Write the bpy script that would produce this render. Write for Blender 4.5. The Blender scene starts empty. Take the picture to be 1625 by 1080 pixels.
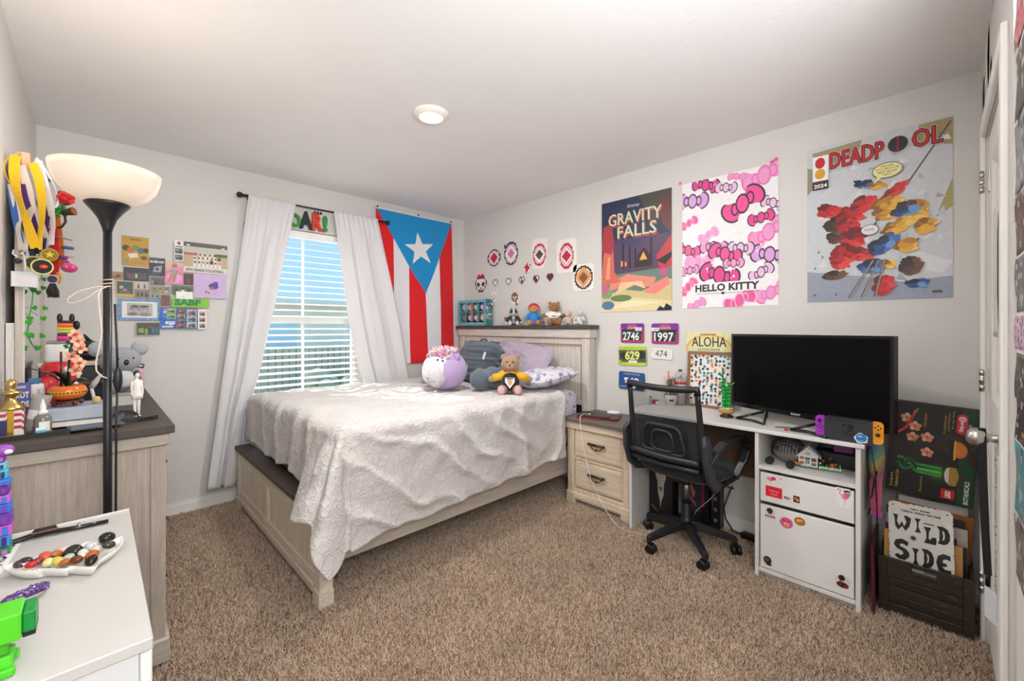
import bpy, bmesh, math, random
from mathutils import Vector, Matrix, Euler, noise
PI = math.pi
R = math.radians
rnd = random.Random(7)
scene = bpy.context.scene
COL = scene.collection

def lin(h):
    if isinstance(h, str):
        h = h.lstrip('#')
        c = [int(h[i:i + 2], 16) / 255 for i in (0, 2, 4)]
        return tuple(x / 12.92 if x <= .04045 else ((x + .055) / 1.055) ** 2.4 for x in c) + (1,)
    return tuple(h[:3]) + (1,)

# ------------------------------------------------------------------ camera
# world axes: +X runs along the window wall to the right, +Y runs along the desk wall to the window wall
CAM_H = 1.2715
FPX = 671.0
FWD = Vector((.7024, .7118, 0)).normalized()
RGT = Vector((FWD.y, -FWD.x, 0))
cam_d = bpy.data.cameras.new('camera')
cam = bpy.data.objects.new('camera', cam_d)
COL.objects.link(cam)
cam.location = (0, 0, CAM_H)
cam.rotation_euler = (PI / 2, 0, math.atan2(FWD.y, FWD.x) - PI / 2)
cam_d.sensor_fit = 'HORIZONTAL'
cam_d.sensor_width = 36
cam_d.lens = 36 * FPX / 1625
cam_d.shift_y = -20 / 1625
cam_d.clip_start = .02
scene.camera = cam

def P(px, py, X=None, Y=None, Z=None):
    """the point of the plane X=, Y= or Z= that was measured at a place of the photograph"""
    d = FWD + RGT * ((px - 812.5) / FPX) + Vector((0, 0, (520 - py) / FPX))
    t = X / d.x if X is not None else Y / d.y if Y is not None else (Z - CAM_H) / d.z
    return Vector((0, 0, CAM_H)) + d * t

# ------------------------------------------------------------------ light
scene.view_settings.view_transform = 'Standard'
scene.view_settings.look = 'None'
scene.view_settings.gamma = 1
scene.view_settings.use_curve_mapping = False
scene.view_settings.exposure = 0.36

world = bpy.data.worlds.new('sky')
scene.world = world
world.use_nodes = True
nt = world.node_tree
nt.nodes.clear()
o_ = nt.nodes.new('ShaderNodeOutputWorld'); b_ = nt.nodes.new('ShaderNodeBackground')
tc = nt.nodes.new('ShaderNodeTexCoord'); sx = nt.nodes.new('ShaderNodeSeparateXYZ')
rp = nt.nodes.new('ShaderNodeValToRGB'); nz = nt.nodes.new('ShaderNodeTexNoise'); r2 = nt.nodes.new('ShaderNodeValToRGB')
mx = nt.nodes.new('ShaderNodeMix'); mx.data_type = 'RGBA'
nt.links.new(tc.outputs['Generated'], sx.inputs[0]); nt.links.new(sx.outputs['Z'], rp.inputs[0])
nt.links.new(tc.outputs['Generated'], nz.inputs['Vector']); nz.inputs['Scale'].default_value = 3.2; nz.inputs['Detail'].default_value = 6
nt.links.new(nz.outputs['Fac'], r2.inputs[0])
rp.color_ramp.elements[0].position = 0; rp.color_ramp.elements[0].color = lin('d6ecf8')
rp.color_ramp.elements[1].position = .5; rp.color_ramp.elements[1].color = lin('6cc0ee')
e = rp.color_ramp.elements.new(.12); e.color = lin('9cd8f6')
r2.color_ramp.elements[0].position = .52; r2.color_ramp.elements[0].color = (0, 0, 0, 1)
r2.color_ramp.elements[1].position = .74; r2.color_ramp.elements[1].color = (.8, .8, .8, 1)
nt.links.new(r2.outputs[0], mx.inputs[0]); nt.links.new(rp.outputs[0], mx.inputs[6]); mx.inputs[7].default_value = (1, 1, 1, 1)
nt.links.new(mx.outputs[2], b_.inputs[0]); b_.inputs[1].default_value = 1.35
nt.links.new(b_.outputs[0], o_.inputs[0])

def light(name, kind, loc, energy, color=(1, 1, 1), direction=(0, 0, -1), size=None, size_y=None):
    L = bpy.data.lights.new(name, kind); L.energy = energy; L.color = color
    if kind == 'AREA':
        L.shape = 'RECTANGLE' if size_y else 'DISK'; L.size = size
        if size_y: L.size_y = size_y
    elif kind == 'POINT': L.shadow_soft_size = size or .05
    o = bpy.data.objects.new(name, L); COL.objects.link(o); o.location = loc
    o.rotation_euler = Vector(direction).to_track_quat('-Z', 'Y').to_euler()
    return o
sun = light('sun', 'SUN', (0, 8, 8), 5.0, (1, .95, .88), (.30, -.9, -.66))
sun.data.angle = R(.6)
light('ceiling_lamp_light', 'AREA', (1.305, 1.95, 2.395), 17, (1, .985, .96), (0, 0, -1), .13)
light('entry_fill_light', 'AREA', (.75, -.60, 2.40), 8, (.93, .97, 1), (.0, .30, -1), 1.3, .8)  # added fill behind the camera, standing in for an unseen entry lamp
light('ceiling_bounce_fill', 'AREA', (.60, -.40, 1.70), 33, (.92, .965, 1), (.20, .45, 1), .5, .5)  # added fill aimed upwards, brightens the ceiling in place of a flash
light('camera_side_fill', 'AREA', (.05, -.40, 1.55), 16, (.94, .97, 1), (.75, 2.9, -.55), .6, .6)  # added soft fill near the camera, lifts the surfaces that face it
light('window_daylight', 'AREA', (1.25, 3.86, 1.35), 4, (.88, .95, 1), (0, -1, -.15), .85, 1.35)
light('torchiere_bulb', 'POINT', (.03, 1.93, 1.80), 3.6, (1, .90, .80), size=.04)

# ------------------------------------------------------------------ materials
MATS = {}
def _new(name):
    m = bpy.data.materials.new(name); m.use_nodes = True
    n = m.node_tree.nodes; return m, n, m.node_tree.links, n['Principled BSDF']
def _coord(n, l, scale, kind='Object'):
    t = n.new('ShaderNodeTexCoord'); mp = n.new('ShaderNodeMapping'); mp.inputs['Scale'].default_value = scale
    l.new(t.outputs[kind], mp.inputs[0]); return mp.outputs[0]
def _noise(n, l, vec, scale, detail=3, rough=.5):
    z = n.new('ShaderNodeTexNoise'); z.inputs['Scale'].default_value = scale; z.inputs['Detail'].default_value = detail
    z.inputs['Roughness'].default_value = rough
    l.new(vec, z.inputs['Vector']); return z.outputs['Fac']
def _bump(n, l, b, h, strength, dist=.01):
    q = n.new('ShaderNodeBump'); q.inputs['Strength'].default_value = strength; q.inputs['Distance'].default_value = dist
    l.new(h, q.inputs['Height']); l.new(q.outputs[0], b.inputs['Normal'])
def _var(n, l, fac, col, lo, hi):
    """colour from socket col scaled by lo..hi along fac"""
    r = n.new('ShaderNodeMapRange'); r.inputs['From Min'].default_value = .3; r.inputs['From Max'].default_value = .7
    r.inputs['To Min'].default_value = lo; r.inputs['To Max'].default_value = hi; l.new(fac, r.inputs['Value'])
    v = n.new('ShaderNodeVectorMath'); v.operation = 'SCALE'; l.new(col, v.inputs[0]); l.new(r.outputs[0], v.inputs['Scale'])
    return v.outputs[0]
def mat(kind):
    """a procedural material that takes its pigment from the mesh's colour attribute"""
    if kind in MATS: return MATS[kind]
    m, n, l, b = _new(kind)
    at = n.new('ShaderNodeAttribute'); at.attribute_name = 'pigment'
    c = at.outputs['Color']; vec = _coord(n, l, (1, 1, 1))
    rough, metal = .5, 0
    if kind == 'print': c = _var(n, l, _noise(n, l, vec, 45, 3), c, .95, 1.04); rough = .42
    elif kind == 'gloss': rough = .16; c = _var(n, l, _noise(n, l, vec, 30), c, .97, 1.03)
    elif kind == 'plastic': rough = .38; _bump(n, l, b, _noise(n, l, vec, 900), .06, .001); c = _var(n, l, _noise(n, l, vec, 30), c, .97, 1.03)
    elif kind == 'matte': rough = .75; c = _var(n, l, _noise(n, l, vec, 40), c, .93, 1.05); _bump(n, l, b, _noise(n, l, vec, 500), .1, .001)
    elif kind == 'paint': rough = .45; c = _var(n, l, _noise(n, l, vec, 6, 4), c, .98, 1.02); _bump(n, l, b, _noise(n, l, vec, 350), .05, .001)
    elif kind == 'plush':
        rough = .9; f = _noise(n, l, vec, 260, 4, .7); c = _var(n, l, f, c, .72, 1.18); _bump(n, l, b, f, .9, .006)
        b.inputs['Sheen Weight'].default_value = .35; b.inputs['Sheen Roughness'].default_value = .5
    elif kind == 'cloth':
        rough = .85; f = _noise(n, l, vec, 420, 2); c = _var(n, l, f, c, .94, 1.05); _bump(n, l, b, f, .25, .002)
        b.inputs['Sheen Weight'].default_value = .15
    elif kind == 'metal': rough = .28; metal = 1; c = _var(n, l, _noise(n, l, vec, 60), c, .9, 1.05)
    elif kind in ('wood_x', 'wood_y', 'wood_z'):
        s = {'wood_x': (1.6, 30, 30), 'wood_y': (30, 1.6, 30), 'wood_z': (30, 30, 1.6)}[kind]
        v2 = _coord(n, l, s); f = _noise(n, l, v2, 2.2, 6, .62); g = _noise(n, l, v2, 9, 4, .6)
        c = _var(n, l, f, c, .80, 1.14); c = _var(n, l, g, c, .88, 1.1); rough = .55; _bump(n, l, b, g, .18, .002)
    elif kind == 'glow': pass
    l.new(c, b.inputs['Base Color'])
    b.inputs['Roughness'].default_value = rough; b.inputs['Metallic'].default_value = metal
    if kind == 'translucent':
        pass
    MATS[kind] = m; return m

def special(name, fn):
    m, n, l, b = _new(name); fn(m, n, l, b); return m
def wall_mat(name, col, sc=150, st=.25):
    def f(m, n, l, b):
        v = _coord(n, l, (1, 1, 1)); h = _noise(n, l, v, sc, 3, .55)
        rgb = n.new('ShaderNodeRGB'); rgb.outputs[0].default_value = lin(col)
        l.new(_var(n, l, _noise(n, l, v, 2.5, 3), rgb.outputs[0], .985, 1.015), b.inputs['Base Color'])
        b.inputs['Roughness'].default_value = .7; _bump(n, l, b, h, st, .004)
    return special(name, f)
M_WALL = wall_mat('wall_paint', 'dcd8d3', 110, .30)
M_CEIL = wall_mat('ceiling_paint', 'efecea', 60, .22)
M_TRIM = wall_mat('trim_paint', 'efece6', 30, .02)
def _carpet(m, n, l, b):
    v = _coord(n, l, (1, 1, 1))
    f = _noise(n, l, v, 190, 3, .7); g = _noise(n, l, v, 5, 4, .55)
    r = n.new('ShaderNodeValToRGB'); l.new(f, r.inputs[0])
    r.color_ramp.elements[0].position = .36; r.color_ramp.elements[0].color = lin('3f2f22')
    r.color_ramp.elements[1].position = .62; r.color_ramp.elements[1].color = lin('cdb69e')
    e = r.color_ramp.elements.new(.5); e.color = lin('8f7760')
    l.new(_var(n, l, g, r.outputs[0], .84, 1.13), b.inputs['Base Color'])
    b.inputs['Roughness'].default_value = .95; _bump(n, l, b, f, .7, .008)
M_CARPET = special('carpet', _carpet)
def _lace(m, n, l, b):
    v = _coord(n, l, (1, 1, 1))
    wv = n.new('ShaderNodeTexVoronoi'); wv.feature = 'DISTANCE_TO_EDGE'; wv.inputs['Scale'].default_value = 27
    d = n.new('ShaderNodeTexNoise'); d.inputs['Scale'].default_value = 22; d.inputs['Detail'].default_value = 3
    ad = n.new('ShaderNodeVectorMath'); ad.operation = 'MULTIPLY_ADD'; ad.inputs[1].default_value = (.06, .06, .06)
    l.new(v, d.inputs['Vector']); l.new(d.outputs['Color'], ad.inputs[0]); l.new(v, ad.inputs[2]); l.new(ad.outputs[0], wv.inputs['Vector'])
    r = n.new('ShaderNodeMapRange'); r.inputs['From Min'].default_value = 0; r.inputs['From Max'].default_value = .16
    r.inputs['To Min'].default_value = 1; r.inputs['To Max'].default_value = 0; l.new(wv.outputs['Distance'], r.inputs['Value'])
    f = _noise(n, l, v, 160, 4, .7)
    a2 = n.new('ShaderNodeMath'); a2.operation = 'MULTIPLY_ADD'; a2.inputs[1].default_value = .55; l.new(f, a2.inputs[0]); l.new(r.outputs[0], a2.inputs[2])
    rgb = n.new('ShaderNodeRGB'); rgb.outputs[0].default_value = lin('d0cac6')
    l.new(_var(n, l, f, rgb.outputs[0], .95, 1.04), b.inputs['Base Color'])
    b.inputs['Roughness'].default_value = .9; b.inputs['Sheen Weight'].default_value = .2
    _bump(n, l, b, a2.outputs[0], .45, .006)
M_LACE = special('embossed_blanket', _lace)
def _floral(m, n, l, b):
    v = _coord(n, l, (1, 1, 1)); f = _noise(n, l, v, 24, 5, .6)
    r = n.new('ShaderNodeValToRGB'); l.new(f, r.inputs[0])
    r.color_ramp.elements[0].position = .40; r.color_ramp.elements[0].color = lin('8a8aa8')
    r.color_ramp.elements[1].position = .50; r.color_ramp.elements[1].color = lin('dcd8e2')
    l.new(r.outputs[0], b.inputs['Base Color']); b.inputs['Roughness'].default_value = .85
    _bump(n, l, b, _noise(n, l, v, 400), .2, .002)
M_FLORAL = special('floral_sheet', _floral)
def _clear(m, n, l, b):
    b.inputs['Base Color'].default_value = (.95, .97, .98, 1); b.inputs['Roughness'].default_value = .03
    b.inputs['Transmission Weight'].default_value = 1; b.inputs['IOR'].default_value = 1.05
M_CLEAR = special('clear_plastic', _clear)
def _pane(m, n, l, b):
    n.remove(b); t = n.new('ShaderNodeBsdfTransparent'); g = n.new('ShaderNodeBsdfGlossy'); g.inputs['Roughness'].default_value = .02
    fr = n.new('ShaderNodeFresnel'); fr.inputs[0].default_value = 1.3; x = n.new('ShaderNodeMixShader')
    l.new(fr.outputs[0], x.inputs[0]); l.new(t.outputs[0], x.inputs[1]); l.new(g.outputs[0], x.inputs[2]); l.new(x.outputs[0], n['Material Output'].inputs[0])
M_PANE = special('window_glass', _pane)
def _mirror(m, n, l, b):
    b.inputs['Base Color'].default_value = (.9, .91, .9, 1); b.inputs['Metallic'].default_value = 1; b.inputs['Roughness'].default_value = .02
M_MIRROR = special('mirror_glass', _mirror)
def emit(name, col, st):
    def f(m, n, l, b):
        b.inputs['Base Color'].default_value = lin(col); b.inputs['Emission Color'].default_value = lin(col); b.inputs['Emission Strength'].default_value = st
        b.inputs['Roughness'].default_value = .3
    return special(name, f)
M_DIFFUSER = emit('lamp_diffuser', 'fff4e4', 6)
M_SHADE_ = emit('glass_shade', 'f6e4d2', .62)
def _mesh(m, n, l, b):
    n.remove(b); t = n.new('ShaderNodeBsdfTransparent'); d = n.new('ShaderNodeBsdfDiffuse'); d.inputs[0].default_value = lin('3a3b3e')
    f = _noise(n, l, _coord(n, l, (1, 1, 1)), 700, 2); r = n.new('ShaderNodeMapRange'); r.inputs['From Min'].default_value = .3; r.inputs['From Max'].default_value = .7; r.inputs['To Min'].default_value = .34; r.inputs['To Max'].default_value = .56
    l.new(f, r.inputs['Value'])
    x = n.new('ShaderNodeMixShader'); l.new(r.outputs[0], x.inputs[0]); l.new(t.outputs[0], x.inputs[1]); l.new(d.outputs[0], x.inputs[2]); l.new(x.outputs[0], n['Material Output'].inputs[0])
M_MESH = special('chair_mesh', _mesh)
def _curtain(m, n, l, b):
    v = _coord(n, l, (1, 1, 1)); f = _noise(n, l, v, 500, 2)
    b.inputs['Base Color'].default_value = lin('eceaeb'); b.inputs['Roughness'].default_value = .8
    _bump(n, l, b, f, .12, .002)
    t = n.new('ShaderNodeBsdfTranslucent'); t.inputs[0].default_value = lin('e6e2e0'); x = n.new('ShaderNodeMixShader'); x.inputs[0].default_value = .16
    o = n['Material Output']; l.new(b.outputs[0], x.inputs[1]); l.new(t.outputs[0], x.inputs[2]); l.new(x.outputs[0], o.inputs[0])
M_CURTAIN = special('curtain_cloth', _curtain)

# ------------------------------------------------------------------ mesh building
class Frame:
    """a flat drawing board: origin o, u to the right, v up, w out of the surface"""
    def __init__(s, o, u, v):
        s.o = Vector(o); s.u = Vector(u).normalized(); s.v = Vector(v); s.v = (s.v - s.u * s.v.dot(s.u)).normalized(); s.w = s.u.cross(s.v)
    def __call__(s, a, b, c=0): return s.o + s.u * a + s.v * b + s.w * c
    def mat(s):
        m = Matrix((s.u, s.v, s.w)).transposed().to_4x4(); m.translation = s.o; return m
_TX = {}
def text_mesh(t, bold=0, shear=0):
    k = (t, bold, shear)
    if k in _TX: return _TX[k]
    cu = bpy.data.curves.new('t', 'FONT'); cu.body = t; cu.size = 1; cu.offset = bold; cu.resolution_u = 2; cu.shear = shear; cu.fill_mode = 'FRONT'
    ob = bpy.data.objects.new('t', cu); me = ob.to_mesh()
    vs = [v.co.copy() for v in me.vertices]; fs = [tuple(p.vertices) for p in me.polygons]
    ob.to_mesh_clear(); bpy.data.objects.remove(ob); bpy.data.curves.remove(cu)
    x0 = min(v.x for v in vs); x1 = max(v.x for v in vs); y0 = min(v.y for v in vs); y1 = max(v.y for v in vs)
    vs = [((v.x - x0) / (x1 - x0), (v.y - y0) / (y1 - y0)) for v in vs]
    _TX[k] = (vs, fs); return _TX[k]

class MB:
    def __init__(s, col='ffffff', M=None): s.v = []; s.f = []; s.c = []; s.sm = []; s.col = lin(col); s.M = M
    def add(s, vs, fs, col=None, smooth=False, M=None):
        b = len(s.v); c = lin(col) if col is not None else s.col
        T = None
        if s.M is not None: T = s.M @ M if M is not None else s.M
        elif M is not None: T = M
        for p in vs: s.v.append(T @ Vector(p) if T is not None else Vector(p))
        for q in fs: s.f.append(tuple(b + i for i in q)); s.c.append(c); s.sm.append(smooth)
        return s
    def bm(s, bm, col=None, smooth=False, M=None):
        bm.verts.index_update()
        s.add([v.co for v in bm.verts], [[v.index for v in f.verts] for f in bm.faces], col, smooth, M); bm.free(); return s
    def box(s, x0, x1, y0, y1, z0, z1, col=None, bev=0, seg=1, M=None):
        bm = bmesh.new(); bmesh.ops.create_cube(bm, size=1)
        for v in bm.verts: v.co = Vector(((x0 + x1) / 2 + v.co.x * (x1 - x0), (y0 + y1) / 2 + v.co.y * (y1 - y0), (z0 + z1) / 2 + v.co.z * (z1 - z0)))
        if bev: bmesh.ops.bevel(bm, geom=bm.edges[:], offset=min(bev, .48 * min(abs(x1 - x0), abs(y1 - y0), abs(z1 - z0))), segments=seg, profile=.5, affect='EDGES')
        return s.bm(bm, col, seg > 1, M)
    def cbox(s, c, size, col=None, bev=0, seg=1, rot=None, M=None):
        T = Matrix.Translation(c) @ (Euler(rot).to_matrix().to_4x4() if rot else Matrix())
        if M is not None: T = M @ T
        a, b, d = (q / 2 for q in size); return s.box(-a, a, -b, b, -d, d, col, bev, seg, T)
    def tube(s, path, r, n=8, col=None, closed=False, caps=True, flat=1, M=None):
        p = [Vector(q) for q in path]; m = len(p); rr = r if isinstance(r, (list, tuple)) else [r] * m
        up = None; vs = []
        for i in range(m):
            if closed: t = p[(i + 1) % m] - p[i - 1]
            else: t = p[min(i + 1, m - 1)] - p[max(i - 1, 0)]
            t.normalize()
            if up is None: up = Vector((0, 0, 1)) if abs(t.z) < .9 else Vector((1, 0, 0))
            a = t.cross(up)
            if a.length < 1e-6: a = t.orthogonal()
            a.normalize(); b = a.cross(t); up = b
            for k in range(n): vs.append(p[i] + (a * math.cos(2 * PI * k / n) + b * math.sin(2 * PI * k / n) * flat) * rr[i])
        fs = []
        for i in range(m if closed else m - 1):
            j = (i + 1) % m
            for k in range(n): fs.append((i * n + k, i * n + (k + 1) % n, j * n + (k + 1) % n, j * n + k))
        if caps and not closed: fs += [tuple(range(n))[::-1], tuple((m - 1) * n + k for k in range(n))]
        return s.add(vs, fs, col, True, M)
    def ribbon(s, path, w, t, side, col=None, M=None):
        """flat strap of width w, thickness t; side = direction(s) of its width"""
        p = [Vector(q) for q in path]; m = len(p); vs = []
        for i in range(m):
            d = (p[min(i + 1, m - 1)] - p[max(i - 1, 0)]).normalized()
            a = Vector(side[i] if isinstance(side[0], (list, tuple, Vector)) else side); a = (a - d * a.dot(d)).normalized(); b = d.cross(a)
            ww = w[i] if isinstance(w, (list, tuple)) else w
            for x, y in ((-1, -1), (1, -1), (1, 1), (-1, 1)): vs.append(p[i] + a * (x * ww / 2) + b * (y * t / 2))
        fs = [(0, 3, 2, 1), tuple((m - 1) * 4 + k for k in range(4))]
        for i in range(m - 1):
            for k in range(4): fs.append((i * 4 + k, i * 4 + (k + 1) % 4, i * 4 + 4 + (k + 1) % 4, i * 4 + 4 + k))
        return s.add(vs, fs, col, False, M)
    def cyl(s, p0, p1, r0, r1=None, n=20, col=None, M=None):
        p0 = Vector(p0); p1 = Vector(p1); r1 = r0 if r1 is None else r1
        d = (p1 - p0).normalized(); a = d.orthogonal().normalized(); b = d.cross(a); vs = []
        for p, r in ((p0, r0), (p1, r1)):
            for k in range(n): vs.append(p + (a * math.cos(2 * PI * k / n) + b * math.sin(2 * PI * k / n)) * r)
        s.add(vs, [(k, (k + 1) % n, n + (k + 1) % n, n + k) for k in range(n)], col, n > 8, M)
        b0 = len(s.v) - 2 * n; c = s.c[-1]
        s.f += [tuple(b0 + k for k in range(n))[::-1], tuple(b0 + n + k for k in range(n))]; s.c += [c, c]; s.sm += [False, False]
        return s
    def lathe(s, prof, loc=(0, 0, 0), n=24, col=None, M=None, smooth=True, cols=None, ang=2 * PI):
        T = Matrix.Translation(loc)
        if M is not None: T = M @ T
        m = len(prof); vs = []
        for r, z in prof:
            for k in range(n): vs.append((r * math.cos(2 * PI * k / n), r * math.sin(2 * PI * k / n), z))
        for i in range(m - 1):
            pass
        fs = [(i * n + k, i * n + (k + 1) % n, (i + 1) * n + (k + 1) % n, (i + 1) * n + k) for i in range(m - 1) for k in range(n)]
        caps = []
        if prof[0][0] > 1e-5: caps.append(tuple(range(n))[::-1])
        if prof[-1][0] > 1e-5: caps.append(tuple((m - 1) * n + k for k in range(n)))
        b0 = len(s.c)
        s.add(vs, fs + caps, col, smooth, T)
        if cols:
            for i in range(m - 1):
                for k in range(n): s.c[b0 + i * n + k] = lin(cols[min(i, len(cols) - 1)])
        for k in range(len(caps)): s.sm[-1 - k] = False
        return s
    def ell(s, c, r, col=None, rot=None, nu=20, nv=12, fn=None, M=None, cf=None):
        """egg or ball; fn(direction) scales the radius; cf(direction) picks a colour"""
        if not isinstance(r, (list, tuple)): r = (r, r, r)
        T = Matrix.Translation(c) @ (Euler(rot).to_matrix().to_4x4() if rot else Matrix())
        if M is not None: T = M @ T
        vs = []; dirs = []
        for j in range(nv + 1):
            th = PI * j / nv
            for i in range(nu if 0 < j < nv else 1):
                ph = 2 * PI * i / nu; d = Vector((math.sin(th) * math.cos(ph), math.sin(th) * math.sin(ph), math.cos(th)))
                k = fn(d) if fn else 1; vs.append((d.x * r[0] * k, d.y * r[1] * k, d.z * r[2] * k)); dirs.append(d)
        fs = []
        ix = lambda j, i: 0 if j == 0 else (1 + (nv - 1) * nu if j == nv else 1 + (j - 1) * nu + i % nu)
        for j in range(nv):
            for i in range(nu):
                q = [ix(j, i), ix(j + 1, i), ix(j + 1, i + 1), ix(j, i + 1)]
                if j == 0: q = [q[0], q[1], q[2]]
                elif j == nv - 1: q = [q[0], q[1], q[3]]
                fs.append(q)
        b0 = len(s.c); s.add(vs, fs, col, True, T)
        if cf:
            for k, q in enumerate(fs):
                d = sum((dirs[i] for i in q), Vector()).normalized(); cc = cf(d)
                if cc: s.c[b0 + k] = lin(cc)
        return s
    def prism(s, poly, fr, t0, t1, col=None, side=None, smooth=False):
        """polygon (u,v) on frame fr between heights t0 and t1"""
        n = len(poly); vs = [fr(a, b, t0) for a, b in poly] + [fr(a, b, t1) for a, b in poly]
        s.add(vs, [tuple(range(n))[::-1], tuple(range(n, 2 * n))], col)
        s.add(vs, [(k, (k + 1) % n, n + (k + 1) % n, n + k) for k in range(n)], side or col, smooth)
        return s
    def grid(s, nu, nv, fn, col=None, smooth=True, cf=None, closed_u=False):
        vs = [fn(i / nu, j / nv) for j in range(nv + 1) for i in range(nu + 1)]; w = nu + 1
        fs = [(j * w + i, j * w + i + 1, (j + 1) * w + i + 1, (j + 1) * w + i) for j in range(nv) for i in range(nu)]
        b0 = len(s.c); s.add(vs, fs, col, smooth)
        if cf:
            k = 0
            for j in range(nv):
                for i in range(nu):
                    cc = cf((i + .5) / nu, (j + .5) / nv)
                    if cc: s.c[b0 + k] = lin(cc)
                    k += 1
        return s
    def text(s, t, fr, u, v, w, h, off, col, bold=0, depth=0, shear=0, rot=0):
        """lettering in the box (u,v,w,h) of frame fr"""
        vs, fs = text_mesh(t, bold, shear); ca, sa = math.cos(rot), math.sin(rot)
        q = lambda a, b: (u + w / 2 + (a - .5) * w * ca - (b - .5) * h * sa, v + h / 2 + (a - .5) * w * sa + (b - .5) * h * ca)
        s.add([fr(*q(a, b), off) for a, b in vs], fs, col)
        if depth:
            s.add([fr(*q(a, b), off - depth) for a, b in vs], [f[::-1] for f in fs], col)
            ed = {}
            for f in fs:
                for i in range(len(f)):
                    a, b = f[i], f[(i + 1) % len(f)]; ed[(a, b)] = 1
            side = [e for e in ed if (e[1], e[0]) not in ed]; pv = []; pf = []
            for a, b in side:
                k = len(pv); pv += [fr(*q(*vs[a]), off - depth), fr(*q(*vs[b]), off - depth), fr(*q(*vs[b]), off), fr(*q(*vs[a]), off)]; pf.append((k, k + 1, k + 2, k + 3))
            s.add(pv, pf, col)
        return s
    def build(s, name, material, parent=None, label=None, solid=0, sub=0, wires=None, bev=0, origin=None):
        me = bpy.data.meshes.new(name)
        org = Vector(origin) if origin is not None else (parent_loc(parent) if parent else base_of(s.v))
        me.from_pydata([p - org for p in s.v], [], s.f)
        me.validate(clean_customdata=False)
        if len(me.polygons) == len(s.f):
            ca = me.color_attributes.new('pigment', 'FLOAT_COLOR', 'CORNER'); buf = []
            for p, c in zip(me.polygons, s.c): buf += list(c) * p.loop_total
            ca.data.foreach_set('color', buf); me.polygons.foreach_set('use_smooth', s.sm)
        else:
            ca = me.color_attributes.new('pigment', 'FLOAT_COLOR', 'CORNER'); ca.data.foreach_set('color', list(s.c[0]) * len(me.loops))
        me.materials.append(mat(material) if isinstance(material, str) else material); me.update()
        o = bpy.data.objects.new(name, me); COL.objects.link(o)
        if parent: o.parent = parent
        else: o.location = org
        if label: o['label'] = label
        if bev:
            q = o.modifiers.new('bevel', 'BEVEL'); q.width = bev; q.segments = 2; q.limit_method = 'ANGLE'
        if solid:
            q = o.modifiers.new('thick', 'SOLIDIFY'); q.thickness = solid; q.offset = 0
        if sub:
            q = o.modifiers.new('smooth', 'SUBSURF'); q.levels = sub; q.render_levels = sub
        return o
def base_of(vs):
    xs = [v.x for v in vs]; ys = [v.y for v in vs]; zs = [v.z for v in vs]
    return Vector(((min(xs) + max(xs)) / 2, (min(ys) + max(ys)) / 2, min(zs)))
def parent_loc(p):
    v = Vector((0, 0, 0))
    while p: v += p.location; p = p.parent
    return v
def tag(o, label, cat, group=None):
    o['label'] = label; o['category'] = cat
    if group: o['group'] = group
    return o
def thing(name, loc, label, cat, group=None):
    o = bpy.data.objects.new(name, None); o.empty_display_size = .05; COL.objects.link(o); o.location = loc
    return tag(o, label, cat, group)
def struct(name, mb, material): o = mb.build(name, material, origin=(0, 0, 0)); o['kind'] = 'structure'; return o

class Art:
    """flat printed matter drawn in layers on a frame: width w, height h, origin at its lower left corner"""
    def __init__(s, fr, w, h, bg, t=.0008, edge=None, shape=None):
        s.fr, s.w, s.h, s.mb, s.k = fr, w, h, MB(bg), t
        s.mb.prism(shape or [(0, 0), (w, 0), (w, h), (0, h)], fr, 0, t, bg, edge or bg)
    def up(s): s.k += .000008; return s.k
    def poly(s, pts, col):
        for ax, lim, sgn in ((0, 0, 1), (0, 1, -1), (1, 0, 1), (1, 1, -1)):      # keep the ink on the paper
            out = []
            for i in range(len(pts)):
                p, q = pts[i - 1], pts[i]; dp, dq = (p[ax] - lim) * sgn, (q[ax] - lim) * sgn
                if dp * dq < 0: t = dp / (dp - dq); out.append((p[0] + (q[0] - p[0]) * t, p[1] + (q[1] - p[1]) * t))
                if dq >= 0: out.append(q)
            pts = out
            if len(pts) < 3: return s
        s.mb.add([s.fr(a * s.w, b * s.h, s.up()) if i == 0 else s.fr(a * s.w, b * s.h, s.k) for i, (a, b) in enumerate(pts)], [tuple(range(len(pts)))], col); return s
    def rect(s, a, b, w, h, col): return s.poly([(a, b), (a + w, b), (a + w, b + h), (a, b + h)], col)
    def ell(s, a, b, rx, ry, col, n=18, rot=0):
        k = s.h / s.w; c, q = math.cos(rot), math.sin(rot); pts = []
        for i in range(n):
            x, y = rx * math.cos(2 * PI * i / n), ry * k * math.sin(2 * PI * i / n); pts.append((a + x * c - y * q, b + (x * q + y * c) / k))
        return s.poly(pts, col)
    def line(s, pts, wd, col):
        k = s.h / s.w
        for (a, b), (c, d) in zip(pts, pts[1:]):
            t = Vector((c - a, (d - b) * k)); 
            if t.length < 1e-6: continue
            t.normalize(); nx, ny = -t.y * wd / 2, t.x * wd / 2 / k; s.poly([(a + nx, b + ny), (a - nx, b - ny), (c - nx, d - ny), (c + nx, d + ny)][::-1], col)
        return s
    def text(s, t, a, b, w, h, col, bold=0, shear=0, rot=0): s.mb.text(t, s.fr, a * s.w, b * s.h, w * s.w, h * s.h, s.up(), col, bold, 0, shear, rot); return s
    def done(s, name, label=None, cat=None, group=None, parent=None, material='print'):
        o = s.mb.build(name, material, parent)
        if cat: tag(o, label, cat, group)
        elif label: o['label'] = label
        return o
def right_wall_frame(px, py, off=.002): p = P(px, py, X=2.86 - off); return Frame(p, (0, -1, 0), (0, 0, 1))
def window_wall_frame(px, py, off=.002): p = P(px, py, Y=3.65 - off); return Frame(p, (1, 0, 0), (0, 0, 1))
def smooth01(x): x = max(0, min(1, x)); return x * x * (3 - 2 * x)
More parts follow.
